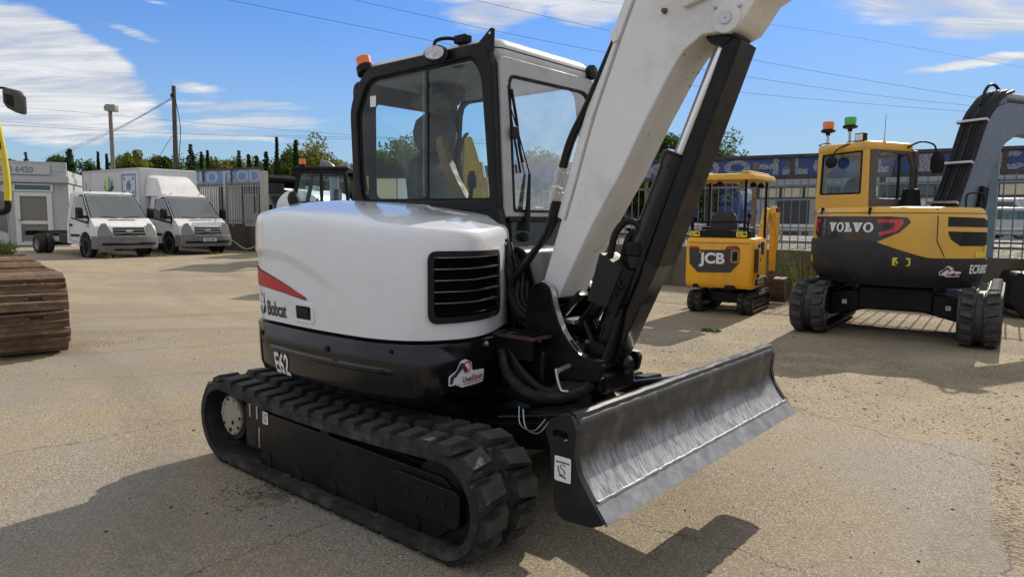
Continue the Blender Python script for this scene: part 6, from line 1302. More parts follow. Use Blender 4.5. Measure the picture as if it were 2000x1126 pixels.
# ---------------------------------------------------------------- the two white trucks
TW = mat('truck_white', (.66, .66, .66), .35, coat=.3, var=.03, dirt=(.4, .38, .34), dirt_amt=.35, ds=3)
BUMP = mat('grey_bumper', (.14, .145, .15), .6, var=.08, dirt=(.24, .22, .19), dirt_amt=.35)
LENS = mat('headlamp_lens', (.17, .168, .155), .15, coat=.6, var=.06)
WSC = glass('truck_windscreen', (.22, .27, .27), .20, film=.10, filmcol=(.32, .35, .31))
def transit(loc, yaw, label, plate):
    X = thing('truck', label, 'truck', loc, yaw); X.scale = (.87,)*3
    arch = [(.43*cos(a), .38+.43*sin(a)) for a in [k*pi/8 for k in range(9)]]
    low = [(.95, .35), (1.0, .62), (.96, .85), (.86, 1.04), (.38, 1.30), (-1.42, 1.30), (-1.45, .45), (-.50, .38)]+[(x, z) for x, z in arch[::-1]]+[(.45, .35)]
    mb = MB(); NS = 9; n = len(low); rng = []
    for k in range(NS):
        v = -1+2*k/(NS-1); e = abs(v)**4
        rng.append([Vector((u-(e*.14 if u > .6 else 0), v*.96-math.copysign(max(0, (z-1.1)*.12), v), z)) for u, z in low])
    mb.loft(rng); b = mb.build('body', TW, X, sharp=30)
    # greenhouse
    bt = rpoly([(.36, -.94), (.36, .94), (-1.44, .94), (-1.44, -.94)], .06, 3); tp = rpoly([(-.42, -.80), (-.42, .80), (-1.42, .82), (-1.42, -.82)], .06, 3); tp2 = rpoly([(-.50, -.72), (-.50, .72), (-1.38, .74), (-1.38, -.74)], .06, 3)
    g = MB().loft([[Vector((x, y, 1.28)) for x, y in bt], [Vector((x, y, 2.12)) for x, y in tp], [Vector((x, y, 2.19)) for x, y in tp2]]).build('cab_shell', TW, X, sharp=30)
    lerp = lambda z: (z-1.28)/.84
    def fw(y, z, o=.012): t = lerp(z); return Vector((.36-.78*t+o, y*(1-.13*t), z+o*.6))
    put('windscreen', poly_mesh(rpoly([(-.88, 1.32), (.88, 1.32), (.86, 2.06), (-.86, 2.06)], .05, 3)), lambda y, z: fw(y, z), WSC, g)
    MB().loft([[fw(y*k, 1.69+(z-1.69)*k, o) for y, z in rpoly([(-.92, 1.29), (.92, 1.29), (.91, 2.10), (-.91, 2.10)], .05, 3)] for k, o in ((1, .008), (.955, .010))], True, False, False).build('windscreen_seal', MATT, g)
    for s in (-1, 1):
        def sw(u, z, o=.01, s=s): t = lerp(z); return Vector((u, s*(.94-.14*t+o), z))
        put('door_window', poly_mesh(rpoly([(-1.10, 1.32), (.22, 1.18), (.22, 1.32), (-.42, 2.02), (-1.10, 2.02)], .03, 3)), sw, WSC, g)
        put('window_rubber', poly_mesh(rpoly([(-1.14, 1.28), (.30, 1.10), (.30, 1.32), (-.42, 2.07), (-1.14, 2.07)], .03, 3)), lambda u, z, s=s: sw(u, z, .004), MATT, g)
        MB().tube([(-1.18, s*.975, 1.24), (-1.18, s*.975, .55), (-.55, s*.975, .50)], .006, 6).build('door_seam', MATT, b)
        MB().box(-1.12, -1.02, *sorted((s*.99, s*.955)), 1.02, 1.10).build('door_handle', MATT, b)
        MB().box(-1.10, -.45, *sorted((s*.985, s*.95)), .68, .76).build('rub_strip', MATT, b)
        MB().prism(rpoly([(-.05, 1.28), (.20, 1.28), (.18, 1.62), (0, 1.66)], .04, 3), 'y', *sorted((s*1.22, s*1.06))).build('door_mirror', MATT, X, bev=.03)
        MB().box(.02, .12, *sorted((s*1.08, s*.93)), 1.30, 1.38).build('mirror_foot', MATT, X)
        fl = MB().lathe([(.43, -.02), (.475, -.02), (.475, .012), (.43, .012), (.43, -.02)], T(0, s*.955, .38) @ AX('-y' if s < 0 else 'y'), 24).build('wheel_arch', MATT, X)
        hl = rpoly([(.62, .93), (.97, .70), (.98, .86), (.90, 1.04), (.78, 1.10)], .03, 3)
        pts = [(.50, .72), (.93, .70), (.93, .86), (.80, 1.12), (.66, 1.14)]
        MB().loft([[Vector((1.012-abs(y)**4*.16-(z-.7)*.30+o, s*y, z)) for y, z in rpoly(pts, .04, 3)] for o in (-.04, .006)]).build('headlight', LENS, X, bev=.01)
        MB().box(.18, .28, *sorted((s*.985, s*.95)), 1.02, 1.07).build('side_indicator', AMBER, b)
        wheel(X, 0, s*.84, .35, .35, .22, s)
        MB().tube([(-.45, s*.55, 2.19), (-.47, s*.55, 2.23)], .02, 6).build('roof_marker', MATT, g)
    # bumper, grille, plate
    bp = [(1.02, .30), (1.06, .48), (1.04, .70), (.90, .72), (.50, .72), (.47, .30)]
    rng = [[Vector((u-(abs(v)**4*.16 if u > .6 else 0), v*.985, z)) for u, z in bp] for v in [-1+k/6 for k in range(13)]]
    bu = MB().loft(rng).build('bumper', BUMP, X, bev=.011)
    MB().loft([[Vector((1.065-abs(v)**4*.16, v, z)) for v in [-.85+k*.17 for k in range(11)]] for z in (.42, .50)], close=False).build('lower_intake', MATT, bu)
    gr = MB().loft([[Vector((1.015-(z-.72)*.32+.012, y, z)) for y in [-.50+k*.1 for k in range(11)]] for z in (.74, 1.0)], close=False).build('grille', MATT, X)
    for z in (.80, .90): MB().loft([[Vector((1.035-(zz-.72)*.32, y, zz)) for y in [-.48+k*.096 for k in range(11)]] for zz in (z, z+.035)], close=False).build('grille_bar', BUMP, gr)
    MB().lathe([(0, 0), (.115, 0), (.10, .015), (0, .018)], T(1.0, 0, .88) @ AX('x') @ Matrix.Diagonal((.45, 1, 1, 1)), 24).build('badge', mat('chrome_badge', (.6, .6, .62), .3, metal=.7), gr)
    MB().box(-.08, .0, -.42, .42, 1.30, 1.31, T(.52, 0, -.055)).build('bonnet_vent', MATT, b)
    for s in (-1, 1): MB().tube([(.40, s*.1, 1.32), (.36, s*.62, 1.36)], .012, 6).build('wiper', MATT, g)
    MB().box(1.062, 1.072, -.28, .28, .48, .60).build('number_plate', DECALW if plate else BUMP, bu)
    if plate:
        put('plate_text', text_mesh(plate, .115, .003, .80, 0, 'CENTER'), lambda x, y: Vector((1.075, x+.02, .50+y)), DECALK, bu)
        MB().box(1.0722, 1.0735, -.28, -.235, .48, .60).build('plate_band', mat('eu_blue', (.02, .06, .3), .5), bu)
    return X
T1 = transit((-11.72, 20.78, .31), math.atan2(-.61, .80), 'white chassis cab truck with no load bed standing left of the box truck', None)
for s in (-1, 1):
    MB().box(-5.6, -1.4, *sorted((s*.46, s*.38)), .62, .80).build('chassis_rail', BLK, T1, bev=.01)
    for o in (0, .27): wheel(T1, -4.05, s*(.92-o), .36, .36, .22, s)
for u in (-5.55, -3.2, -2.2): MB().box(u-.05, u+.05, -.42, .42, .64, .78).build('cross_member', BLK, T1)
MB().box(-5.65, -5.55, -.85, .85, .62, .80).build('rear_beam', BLK, T1)
MB().tube([(-4.05, -.8, .36), (-4.05, .8, .36)], .08, 10).build('rear_axle', BLK, T1)
MB().tube([(-3.9, 0, .42), (-1.0, 0, .5)], .05, 8).build('drive_shaft', BLK, T1)
MB().box(-2.6, -1.8, -.80, -.46, .42, .72).build('fuel_tank', BLK, T1, bev=.03)
MB().box(-3.0, -1.5, -.38, .38, .79, .83).build('deck_plate', STEEL, T1)
T2 = transit((-10.35, 22.82, .31), math.atan2(-.59, .806), 'white box truck with a lotus logo on its cargo body', '2366 GNF')
BOXW = mat('box_panel_white', (.60, .605, .62), .45, var=.03, dirt=(.42, .41, .39), dirt_amt=.35, ds=1.5, streak=True)
def cargo():
    b = MB().box(-6.3, -1.62, -1.12, 1.12, .85, 3.16).build('cargo_box', BOXW, T2, bev=.03); tag(b, 'white box body with printed logo')
    TRM = mat('alloy_trim', (.5, .5, .5), .4, metal=.6)
    for z in (.88, 3.13): MB().box(-6.31, -1.60, -1.135, -1.11, z-.035, z+.035).build('box_trim', TRM, b)
    for u in (-6.28, -1.64): MB().box(u-.04, u+.04, -1.136, -1.11, .92, 3.09).build('box_trim', TRM, b)
    df = MB().loft([[Vector(p) for p in q] for q in (
        [(-.10+u*.0-.55, v, 2.10) for u, v in ((0, -.78), (0, .78))]+[(-1.60, .95, 2.10), (-1.60, -.95, 2.10)],
        [(-.95, -.72, 2.50), (-.95, .72, 2.50), (-1.60, .92, 2.50), (-1.60, -.92, 2.50)],
        [(-1.25, -.62, 2.78), (-1.25, .62, 2.78), (-1.60, .85, 2.82), (-1.60, -.85, 2.82)],
        [(-1.45, -.5, 2.88), (-1.45, .5, 2.88), (-1.60, .7, 2.90), (-1.60, -.7, 2.90)])]).build('wind_deflector', TW, T2, bev=.03)
    F = lambda u0, z0: (lambda x, y: Vector((u0+x, -1.127, z0+y)))
    G1, G2, Yl, Bl = mat('logo_green', (.02, .13, .10), .5), mat('logo_pale_blue', (.25, .45, .60), .5), mat('logo_yellow', (.65, .60, .15), .5), mat('logo_blue', (.10, .20, .50), .5)
    pet = [(0, 0), (.13, .18), (.16, .42), (.07, .72), (0, .80), (-.07, .72), (-.16, .42), (-.13, .18)]
    def petal(a, k, m):
        c, s = cos(R(a)), sin(R(a)); put('logo_petal', poly_mesh([((x*c-y*s)*k, (x*s+y*c)*k) for x, y in pet]), lambda x, y: F(-4.0, 2.32)(x, y) + Vector((0, -.0008*(90-abs(a)), 0)), m, b)
    petal(62, .56, G1); petal(-62, .56, G1); petal(32, .68, G2); petal(-32, .68, G2); petal(0, .76, Yl)
    put('logo_text', text_mesh('HUSLIN', .25, .010, .9, 0, 'CENTER'), F(-4.0, 2.09), mat('logo_navy', (.04, .04, .14), .5), b)
    MB().frame(rrect(-2.98, -1.88, 2.08, 2.95, .01, 2), rrect(-2.91, -1.95, 2.14, 2.89, .01, 2), 'y', -1.127, -1.121).build('tile_border', Bl, b)
    for k in range(8):
        a = k*pi/4; put('tile_flower', poly_mesh([(0, 0), (.06, .10), (0, .26), (-.06, .10)]), lambda x, y, a=a: F(-2.43, 2.515)(x*cos(a)-y*sin(a), x*sin(a)+y*cos(a)), Bl, b)
    for sx in (-1, 1):
        for sz in (-1, 1): put('tile_corner', poly_mesh([(0, .09), (.08, 0), (0, -.09), (-.08, 0)]), F(-2.43+sx*.34, 2.515+sz*.26), Bl, b)
    tw = mat('tower_print', (.35, .2, .2), .6)
    put('tower_print', poly_mesh([(-.16, 0), (.16, 0), (.08, .35), (.05, .6), (.03, 1.0), (.06, 1.05), (.0, 1.2), (-.06, 1.05), (-.03, 1.0), (-.05, .6), (-.08, .35)]), F(-6.0, 1.55), tw, b)
    MB().box(-6.2, -1.5, -.5, .5, .6, .85).build('chassis_rail', BLK, T2)
    for s in (-1, 1): wheel(T2, -4.05, s*.86, .36, .36, .34, s)
cargo()
# ---------------------------------------------------------------- site office behind the trucks
def office():
    GW = mat('office_panel', (.42, .44, .46), .6, var=.05, dirt=(.28, .27, .25), dirt_amt=.4, streak=True); FR = mat('office_white_frame', (.62, .64, .66), .5, var=.03); BN = mat('banner', (.50, .51, .52), .6, var=.06); TXT = mat('banner_text', (.10, .11, .13), .6); BRK = mat('banner_photo', (.17, .16, .15), .7, var=.3, vs=2)
    X = thing('site_office', 'grey prefabricated site office with glazed white door and printed banner', 'building', (-17.15, 27.3, .31), R(24))   # local +x to the right, front at y=0
    MB().box(-7, .0, .0, 4, -.2, 2.9).build('wall', GW, X, bev=.011)
    f = MB().box(-7.1, .06, -.22, 4.1, 2.42, 2.66).build('eaves', GW, X, bev=.011)
    for k in range(7):
        for j in range(3): MB().box(-7+k*1.0, -6.02+k*1.0, -.10, .0, 2.67+.18*j, 2.845+.18*j).build('fascia_tile', GW, f)
    sg = MB().box(-3.2, -.55, -.16, -.10, 2.72, 3.08).build('sign', mat('sign_grey', (.46, .48, .5), .5), X)
    put('sign_text', text_mesh('619 180 6420', .30, .012, .95, 0, 'CENTER'), lambda x, y: Vector((-1.87+x, -.165, 2.79+y)), mat('sign_letters', (.22, .24, .27), .6), sg)
    d = MB().frame([(-1.75, .05), (-.55, .05), (-.55, 2.05), (-1.75, 2.05)], [(-1.58, .2), (-.72, .2), (-.72, 1.9), (-1.58, 1.9)], 'y', -.08, .02).build('door', FR, X, bev=.01)
    MB().box(-1.58, -.72, -.06, -.01, .85, .98).build('door_rail', FR, d)
    cu = mat('door_blind', (.20, .19, .17), .8, var=.1, vs=12)
    MB().box(-1.58, -.72, -.02, -.01, .98, 1.9).build('door_pane', cu, d); MB().box(-1.58, -.72, -.02, -.01, .2, .85).build('door_pane', cu, d)
    MB().tube([(-1.66, -.12, 1.0), (-1.50, -.13, 1.0)], .015, 6).build('door_handle', MATT, d)
    MB().frame([(-1.8, 2.08), (-.5, 2.08), (-.5, 2.38), (-1.8, 2.38)], [(-1.72, 2.14), (-.58, 2.14), (-.58, 2.32), (-1.72, 2.32)], 'y', -.06, .01).build('transom', FR, X); MB().box(-1.72, -.58, -.02, -.005, 2.14, 2.32).build('transom_pane', GLST, X)
    bn = MB().box(-6.0, -1.98, -.05, -.01, .05, 2.32).build('banner', BN, X)
    put('banner_photo', poly_mesh([(-2.5, .7), (-2.0, .5), (-2.0, 2.0), (-2.2, 2.1), (-2.5, 1.9), (-2.35, 1.5), (-2.55, 1.2)]), lambda x, y: Vector((x, -.056, y)), BRK, bn)
    put('banner_photo', poly_mesh([(-4.2, 2.32), (-2.1, 2.32), (-2.4, 2.18), (-3.0, 2.2), (-3.4, 2.05), (-3.9, 2.2)]), lambda x, y: Vector((x, -.056, y)), BRK, bn)
    for t, z, h in (('FUENTES', 1.55, .16), ('CALIDAD', 1.27, .19), ('MEJOR PRE', 1.05, .19)): put('banner_text', text_mesh(t, h, .006, 1.05, 0, 'RIGHT'), lambda x, y, z=z: Vector((-2.62+x, -.057, z+y)), TXT, bn)
    for z, w in ((.75, .5), (.52, .6), (.28, .9)): MB().box(-3.5, -3.5+w, -.058, -.055, z, z+.04).build('banner_line', TXT, bn)
office()
# ---------------------------------------------------------------- things glimpsed behind the white excavator
def loader():
    X = thing('tractor', 'black framed tractor cab with orange beacon behind the white hood', 'tractor', (-5.25, 20.0, .1), R(0))
    Of = rpoly([(-.85, 1.7), (.80, 1.7), (.72, 2.68), (-.60, 2.72)], .08, 4); If = rpoly([(-.70, 1.85), (.70, 1.85), (.63, 2.58), (-.52, 2.60)], .06, 4)
    for y in (-.65, .65): MB().frame(Of, If, 'y', y-.04, y+.04).build('cab_side', CABBLK, X, bev=.01); put('side_glass', poly_mesh(If), lambda x, z, y=y: Vector((x, y, z)), GLS, X)
    MB().box(-.02, .06, -.68, -.62, 1.85, 2.6).build('cab_pillar', CABBLK, X)
    MB().add([(-.80, -.6, 1.85), (-.80, .6, 1.85), (-.62, .6, 2.62), (-.62, -.6, 2.62)], [(0, 1, 2, 3)]).build('windscreen', GLS, X)
    MB().box(-.70, .78, -.72, .72, 2.68, 2.80).build('cab_roof', CABBLK, X, bev=.05)
    MB().prism(rpoly([(2.6, .9), (.8, .9), (.8, 1.6), (2.4, 1.5)], .1, 3), 'y', -.5, .5).build('bonnet', JYF, X, bev=.03); MB().box(-.9, .9, -.68, .68, .7, 1.72).build('cab_base', BLK, X, bev=.03)
    b = MB().lathe([(0, 0), (.09, 0), (.09, .05), (0, .05)], T(-.50, -.62, 2.80), 14).build('beacon_base', MATT, X); MB().lathe([(0, .05), (.085, .05), (.085, .20), (0, .21)], T(-.50, -.62, 2.80), 14).build('beacon_lens', AMBER, b)
    for u, y in ((-.68, -.5), (-.7, -.3)): MB().box(u-.08, u+.02, y-.08, y+.06, 2.50, 2.62).build('work_light', MATT, X, bev=.011)
    st = MB().loft([[Vector((.30+x, y, z)) for x, y in rrect(-.07, .07, -w, w, .04, 3)] for z, w in ((1.7, .22), (2.1, .22), (2.2, .15))]).build('seat', SEAT, X)
    MB().tube([(-.35, 0, 1.7), (-.25, 0, 2.0)], .02, 6).build('steering_column', MATT, X)
    for u, r in ((.3, .75), (2.0, .5)):
        for s in (-1, 1): wheel(X, u, s*.85, r, r, .4, s)
    k = thing('tank_trailer', 'white cylindrical tank trailer behind the tractor cab', 'tank', (-6.75, 24.5, .1), R(80))
    MB().lathe([(0, -2.0), (.35, -1.97), (.6, -1.8), (.68, -1.6), (.68, 1.6), (.6, 1.8), (.35, 1.97), (0, 2.0)], T(0, 0, 1.65) @ AX('x'), 32).build('tank', TW, k, sharp=40)
    MB().lathe([(0, 0), (.25, 0), (.25, .15), (0, .18)], T(-.4, 0, 2.3), 16).build('tank_hatch', STEEL, k); MB().box(-1.8, 1.8, -.5, .5, .45, .7).build('chassis', BLK, k)
    for s in (-1, 1): wheel(k, .6, s*.7, .42, .42, .25, s)
    MB().tube([(-1.8, .3, 2.3), (1.7, .3, 2.34)], .03, 6).build('tank_pipe', STEEL, k)
    d = thing('exhaust_duct', 'bent grey metal duct above the tractor cab roof', 'duct', (-6.2, 23.6, .3), 0)
    MB().tube(smooth([(.25, 0, 0), (.25, 0, 2.3), (.22, 0, 2.7), (.05, 0, 2.92), (-.18, 0, 2.97)], 6), .15, 14).build('pipe', mat('duct_metal', (.17, .18, .19), .5, metal=.3), d)
    MB().lathe([(0, 0), (.17, 0), (.24, .25), (.22, .25), (0, .1)], aim((.5, 0, 2.78), (.85, 0, 2.88)), 14).build('funnel', MATS['duct_metal'], d); MB().tube([(.25, 0, 2.7), (.55, 0, 2.8)], .08, 10).build('branch_pipe', MATS['duct_metal'], d)
loader()
def yellow_digger():
    DULL = mat('dull_yellow_paint', (.36, .24, .045), .6, var=.15, dirt=(.16, .11, .04), dirt_amt=.6, ds=5)
    X = thing('excavator', 'yellow excavator boom visible through the side window of the white excavator cab', 'excavator', (-1.15, 13.2, 0), R(20))
    MB().prism(rpoly([(.1, .7), (.75, .7), (.72, 1.5), (.50, 2.6), (.35, 3.05), (.22, 3.0), (.20, 2.4), (.05, 1.5)], .06, 3), 'y', -.16, .16).build('boom', DULL, X, bev=.012)
    MB().tube([(.78, 0, .9), (.66, 0, 2.3)], .06, 12).build('boom_cylinder', DULL, X); MB().tube([(.66, 0, 2.3), (.60, 0, 2.6)], .03, 10).build('cylinder_rod', CHROME, X)
    MB().box(-1.8, .2, -.85, .85, .6, 1.35).build('body', DULL, X, bev=.08); MB().box(-.55, -.45, .2, .4, 1.9, 2.1).build('boom_lamp', MATT, X)
    for s in (-1, 1): MB().prism(rrect(-1.4, 1.2, 0, .6, .28, 5), 'y', *sorted((s*.9, s*.5))).build('track', RUBBER, X, bev=.011)
    for k in range(4): MB().tube(smooth([(.12, -.1+.06*k, 1.4), (.08, -.1+.06*k, 2.0), (.15, -.1+.06*k, 2.8), (.3, -.1+.06*k, 3.1)], 4), .02, 6).build('hose', HOSE, X)
    c = thing('reflection_prop', 'pale two tone cabinet added for a reflection low in the white excavator side window', 'prop', (-2.5, 16.0, .05), R(-12))  # box added to imitate a two tone reflection in the side window
    MB().box(-.50, -.02, -.3, .3, 0, 2.35).build('door', mat('cream_prop_paint', (.55, .52, .36), .6, var=.05), c, bev=.01); MB().box(0, .48, -.3, .3, 0, 2.35).build('door', mat('white_prop_paint', (.6, .62, .62), .6, var=.05), c, bev=.01)
    MB().box(-.53, .51, -.33, .33, 2.36, 2.55).build('top_box', MATT, c)
yellow_digger()
def van_behind():
    X = thing('van', 'white tipper van parked beyond the palisade fence', 'van', (-9.4, 28.3, .31), R(-38))
    MB().prism(rpoly([(-.9, .4), (1.6, .4), (1.65, 1.0), (1.0, 1.35), (.5, 2.1), (-.9, 2.15)], .15, 4), 'y', -.95, .95).build('cab', TW, X, bev=.06)
    MB().prism([(.95, 1.38), (.55, 2.0), (-.2, 2.0), (-.2, 1.35)], 'y', -.965, -.95).build('side_window', GLST, X)
    MB().add([(1.08, -.8, 1.40), (1.08, .8, 1.40), (.62, .75, 2.02), (.62, -.75, 2.02)], [(0, 1, 2, 3)]).build('windscreen', GLST, X)
    MB().box(-4.2, -1.0, -1.0, 1.0, .9, 2.7).build('load_body', TW, X, bev=.03); MB().box(1.64, 1.70, -.6, .6, .75, 1.05).build('grille', MATT, X)
    MB().box(.9, 1.1, -1.15, -.98, 1.3, 1.65).build('door_mirror', MATT, X, bev=.011)
    for u in (.75, -3.0):
        for s in (-1, 1): wheel(X, u, s*.85, .36, .36, .24, s)
van_behind()
# ---------------------------------------------------------------- posts and wires
WOOD = mat('weathered_pole', (.075, .062, .052), .85, var=.25, vs=8, bump=.5, bs=30)
p = at_px(343, 340, 32); top = at_px(339, 168, 32)
X = thing('utility_pole', 'dark wooden utility pole behind the box truck', 'pole', (p.x, p.y, .2))
MB().tube([(0, 0, 0), (top.x-p.x, 0, top.z-.2)], [.14, .085], 12).build('shaft', WOOD, X); MB().box(-.05, .12, -.10, .0, top.z-.7, top.z-.55).build('bracket', MATT, X)
MB().tube(smooth([(.13, -.05, top.z-.7), (.32, -.05, top.z-2.0), (.22, -.05, top.z-3.2), (.14, -.05, top.z-4.0)], 5), .016, 6).build('down_cable', MATT, X)
LP_ = mat('rusty_lamp_post', (.22, .19, .17), .6, metal=.3, var=.2, dirt=(.20, .09, .05), dirt_amt=.8, ds=3)
p2 = at_px(222, 330, 30); t2 = at_px(215, 215, 30)
X = thing('street_lamp', 'tall rusty lamp post with a flat square lamp head behind the trucks', 'street lamp', (p2.x, p2.y, .2))
MB().tube([(0, 0, 0), (t2.x-p2.x, 0, t2.z-.2)], [.11, .075], 10).build('post', LP_, X); MB().prism(rpoly([(-.16, .0), (.28, -.02), (.28, .26), (-.10, .28), (-.2, .16)], .04, 3), 'y', -.14, .14, T(t2.x-p2.x, 0, t2.z-.25)).build('lamp_head', mat('lamp_head_grey', (.24, .23, .22), .6), X, bev=.01)
WIRE = mat('wire', (.02, .022, .03), .6)
def wire(pts, d0, d1, label, r=.014, sag=.0):
    P = [at_px(x, y, d0+(d1-d0)*i/(len(pts)-1)) for i, (x, y) in enumerate(pts)]
    o = MB().tube(smooth(P, 6), r, 5).build('power_line', WIRE); tag(o, label, 'cable', 'overhead wires')
wire([(300, -30), (445, 0), (700, 51), (960, 103), (1170, 137), (1430, 178), (1650, 199), (1900, 219), (2100, 233)], 40, 60, 'lowest of the three overhead wires crossing the sky from upper left', .011)
wire([(540, -32), (690, 0), (950, 57), (1195, 105), (1460, 150), (1700, 185), (1900, 207), (2100, 226)], 40, 60, 'middle of the three overhead wires crossing the sky from upper left', .011)
wire([(780, -34), (925, 0), (1200, 62), (1460, 115), (1700, 158), (1915, 192), (2100, 218)], 40, 60, 'topmost of the three long overhead wires crossing the sky', .011)
wire([(1050, -25), (1150, 0), (1600, 62), (2100, 150)], 60, 80, 'faint overhead wire near the top right of the sky', .010)
wire([(-60, 203), (70, 212), (340, 236), (690, 264), (1000, 285)], 60, 62, 'upper faint wire behind the utility pole', .010)
wire([(-60, 232), (60, 241), (340, 259), (690, 268), (1000, 275)], 60, 62, 'middle faint wire behind the utility pole', .010)
wire([(-60, 238), (60, 247), (340, 261), (690, 272), (1000, 281)], 60, 62, 'lowest faint wire behind the utility pole', .010)
for k, (x1, y1) in enumerate(((80, 312), (100, 308), (118, 305))): wire([(336, 190+k*2), (230, 249+k*2), (x1, y1)], 32, 46, ('wire running down to the left from the utility pole, '+('lowest', 'middle', 'uppermost')[k]+' strand'), .009)
wire([(336, 265), (310, 308)], 32, 34, 'short guy wire from the utility pole down to the left', .012)
# cable lying along the wall
pts = [at_px(x, y, 24.2) for x, y in ((445, 463), (460, 474), (480, 486), (500, 481), (520, 474))]
tag(MB().tube(smooth([(q.x, q.y, max(q.z, gz(q.x, q.y)+.02)) for q in pts], 6), .03, 6).build('hose', mat('pale_hose', (.42, .40, .36), .6)), 'pale hose hanging along the low wall beside the box truck', 'hose')
# ---------------------------------------------------------------- trees and weeds
def leafmat(name, c1, c2):
    m = bpy.data.materials.new(name); m.use_nodes = True; nt = m.node_tree; nt.nodes.clear(); out = N(nt, 'ShaderNodeOutputMaterial')
    tc = N(nt, 'ShaderNodeTexCoord'); n = N(nt, 'ShaderNodeTexNoise', i={'Scale': 1.3, 'Detail': 3}); L(nt, tc.outputs['Object'], n.inputs[0])
    oi = N(nt, 'ShaderNodeNewGeometry'); f = MATH(nt, 'ADD', SMOOTH(nt, n.outputs[0], .35, .65, 0., .6), MATH(nt, 'MULTIPLY', oi.outputs['Random Per Island'], .4))
    c = MIXC(nt, f, c1, c2); d = N(nt, 'ShaderNodeBsdfDiffuse'); t = N(nt, 'ShaderNodeBsdfTranslucent'); L(nt, c, d.inputs[0]); L(nt, c, t.inputs[0])
    mx = N(nt, 'ShaderNodeMixShader'); mx.inputs[0].default_value = .38; L(nt, d.outputs[0], mx.inputs[1]); L(nt, t.outputs[0], mx.inputs[2]); L(nt, mx.outputs[0], out.inputs[0]); return m
LM = {'cypress': leafmat('cypress_foliage', (0.018, 0.039, 0.018), (0.042, 0.075, 0.033)), 'spruce': leafmat('spruce_foliage', (0.027, 0.051, 0.027), (0.068, 0.105, 0.053)),
      'yellow': leafmat('autumn_foliage', (.085, .105, .025), (.26, .25, .06)), 'green': leafmat('green_foliage', (0.045, 0.090, 0.022), (0.128, 0.188, 0.045)), 'willow': leafmat('willow_foliage', (0.068, 0.112, 0.030), (0.195, 0.240, 0.068))}
BARK = mat('bark', (.07, .055, .04), .9, var=.25, bump=.5, bs=20)
def leaves(cents, n, s, rnd, flat=1.):
    vs, fs = [], []
    for _ in range(n):
        c, r = rnd.choice(cents); d = Vector((rnd.gauss(0, 1), rnd.gauss(0, 1), rnd.gauss(0, 1))).normalized()*r*(rnd.random()**.45); d.z *= flat; p = c+d
        a = Vector((rnd.gauss(0, 1), rnd.gauss(0, 1), rnd.gauss(0, 1))).normalized(); b = a.orthogonal().normalized(); k = s*rnd.uniform(.6, 1.3); i = len(vs)
        vs += [p-a*k-b*k*.5, p+a*k*.2-b*k*.6, p+a*k, p+a*k*.1+b*k*.6]; fs.append((i, i+1, i+2, i+3))
    return vs, fs
def tree(px, ytop, wpx, d, kind, label, seed, zb=0., ybot=None):
    rnd = random.Random(seed); t = at_px(px, ytop, d); h = t.z-zb; w = wpx*d/FPX
    X = thing({'cypress': 'cypress_tree', 'spruce': 'conifer_tree'}.get(kind, 'broadleaf_tree'), label, 'tree', (t.x, t.y, zb), rnd.uniform(0, 6), 'trees behind the yard')
    MB().tube([(0, 0, 0), (.05, 0, h*.5), (0, 0, h*.9)], [.03*h, .018*h, .006*h], 8).build('trunk', BARK, X)
    c = []
    if kind == 'cypress':
        for k in range(44): z = h*(.10+.90*k/43); r = w/2*(1-(k/43)**1.5)*rnd.uniform(.75, 1.1)+.02; c += [(Vector((rnd.uniform(-.35, .35)*r, rnd.uniform(-.35, .35)*r, z-.05)), r*.8) for _ in range(3)]
        vs, fs = leaves(c, 3000, .09, rnd, 1.5)
    elif kind == 'spruce':
        for k in range(34):
            f = k/33; z = h*(.10+.90*f); r = w/2*((1-f)**.8)*rnd.uniform(.75, 1.15)+.05; m = max(3, int(9*(1-f)+3))
            for j in range(m):
                a = j*2*pi/m+rnd.random()*2; q = rnd.uniform(.2, 1.); c.append((Vector((cos(a)*r*q, sin(a)*r*q, z-r*.25*q)), max(.03, r*.36)))
        vs, fs = leaves(c, 4600, .10, rnd, .7)
    else:
        n = 60; va = max(w*.5, h*.36)
        for _ in range(n):
            q = Vector((rnd.gauss(0, 1), rnd.gauss(0, 1), rnd.gauss(0, 1))).normalized()*rnd.random()**.38; c.append((Vector((q.x*w*.44, q.y*w*.44, h-va+q.z*va*.92)), w*rnd.uniform(.10, .22)))
        br = MB()
        for q, r in c[:16]: br.tube([(0, 0, h*.25), (q.x*.5, q.y*.5, (q.z+h*.25)*.5), tuple(q)], [.012*h, .007*h, .003*h], 5)
        br.build('limb', BARK, X)
        vs, fs = leaves(c, 9000, max(.11, w*.026), rnd, 1.1 if kind != 'willow' else 1.6)
    me = bpy.data.meshes.new('crown'); me.from_pydata([tuple(q) for q in vs], [], fs); me.materials.append(LM[kind]); link('crown', me, X)
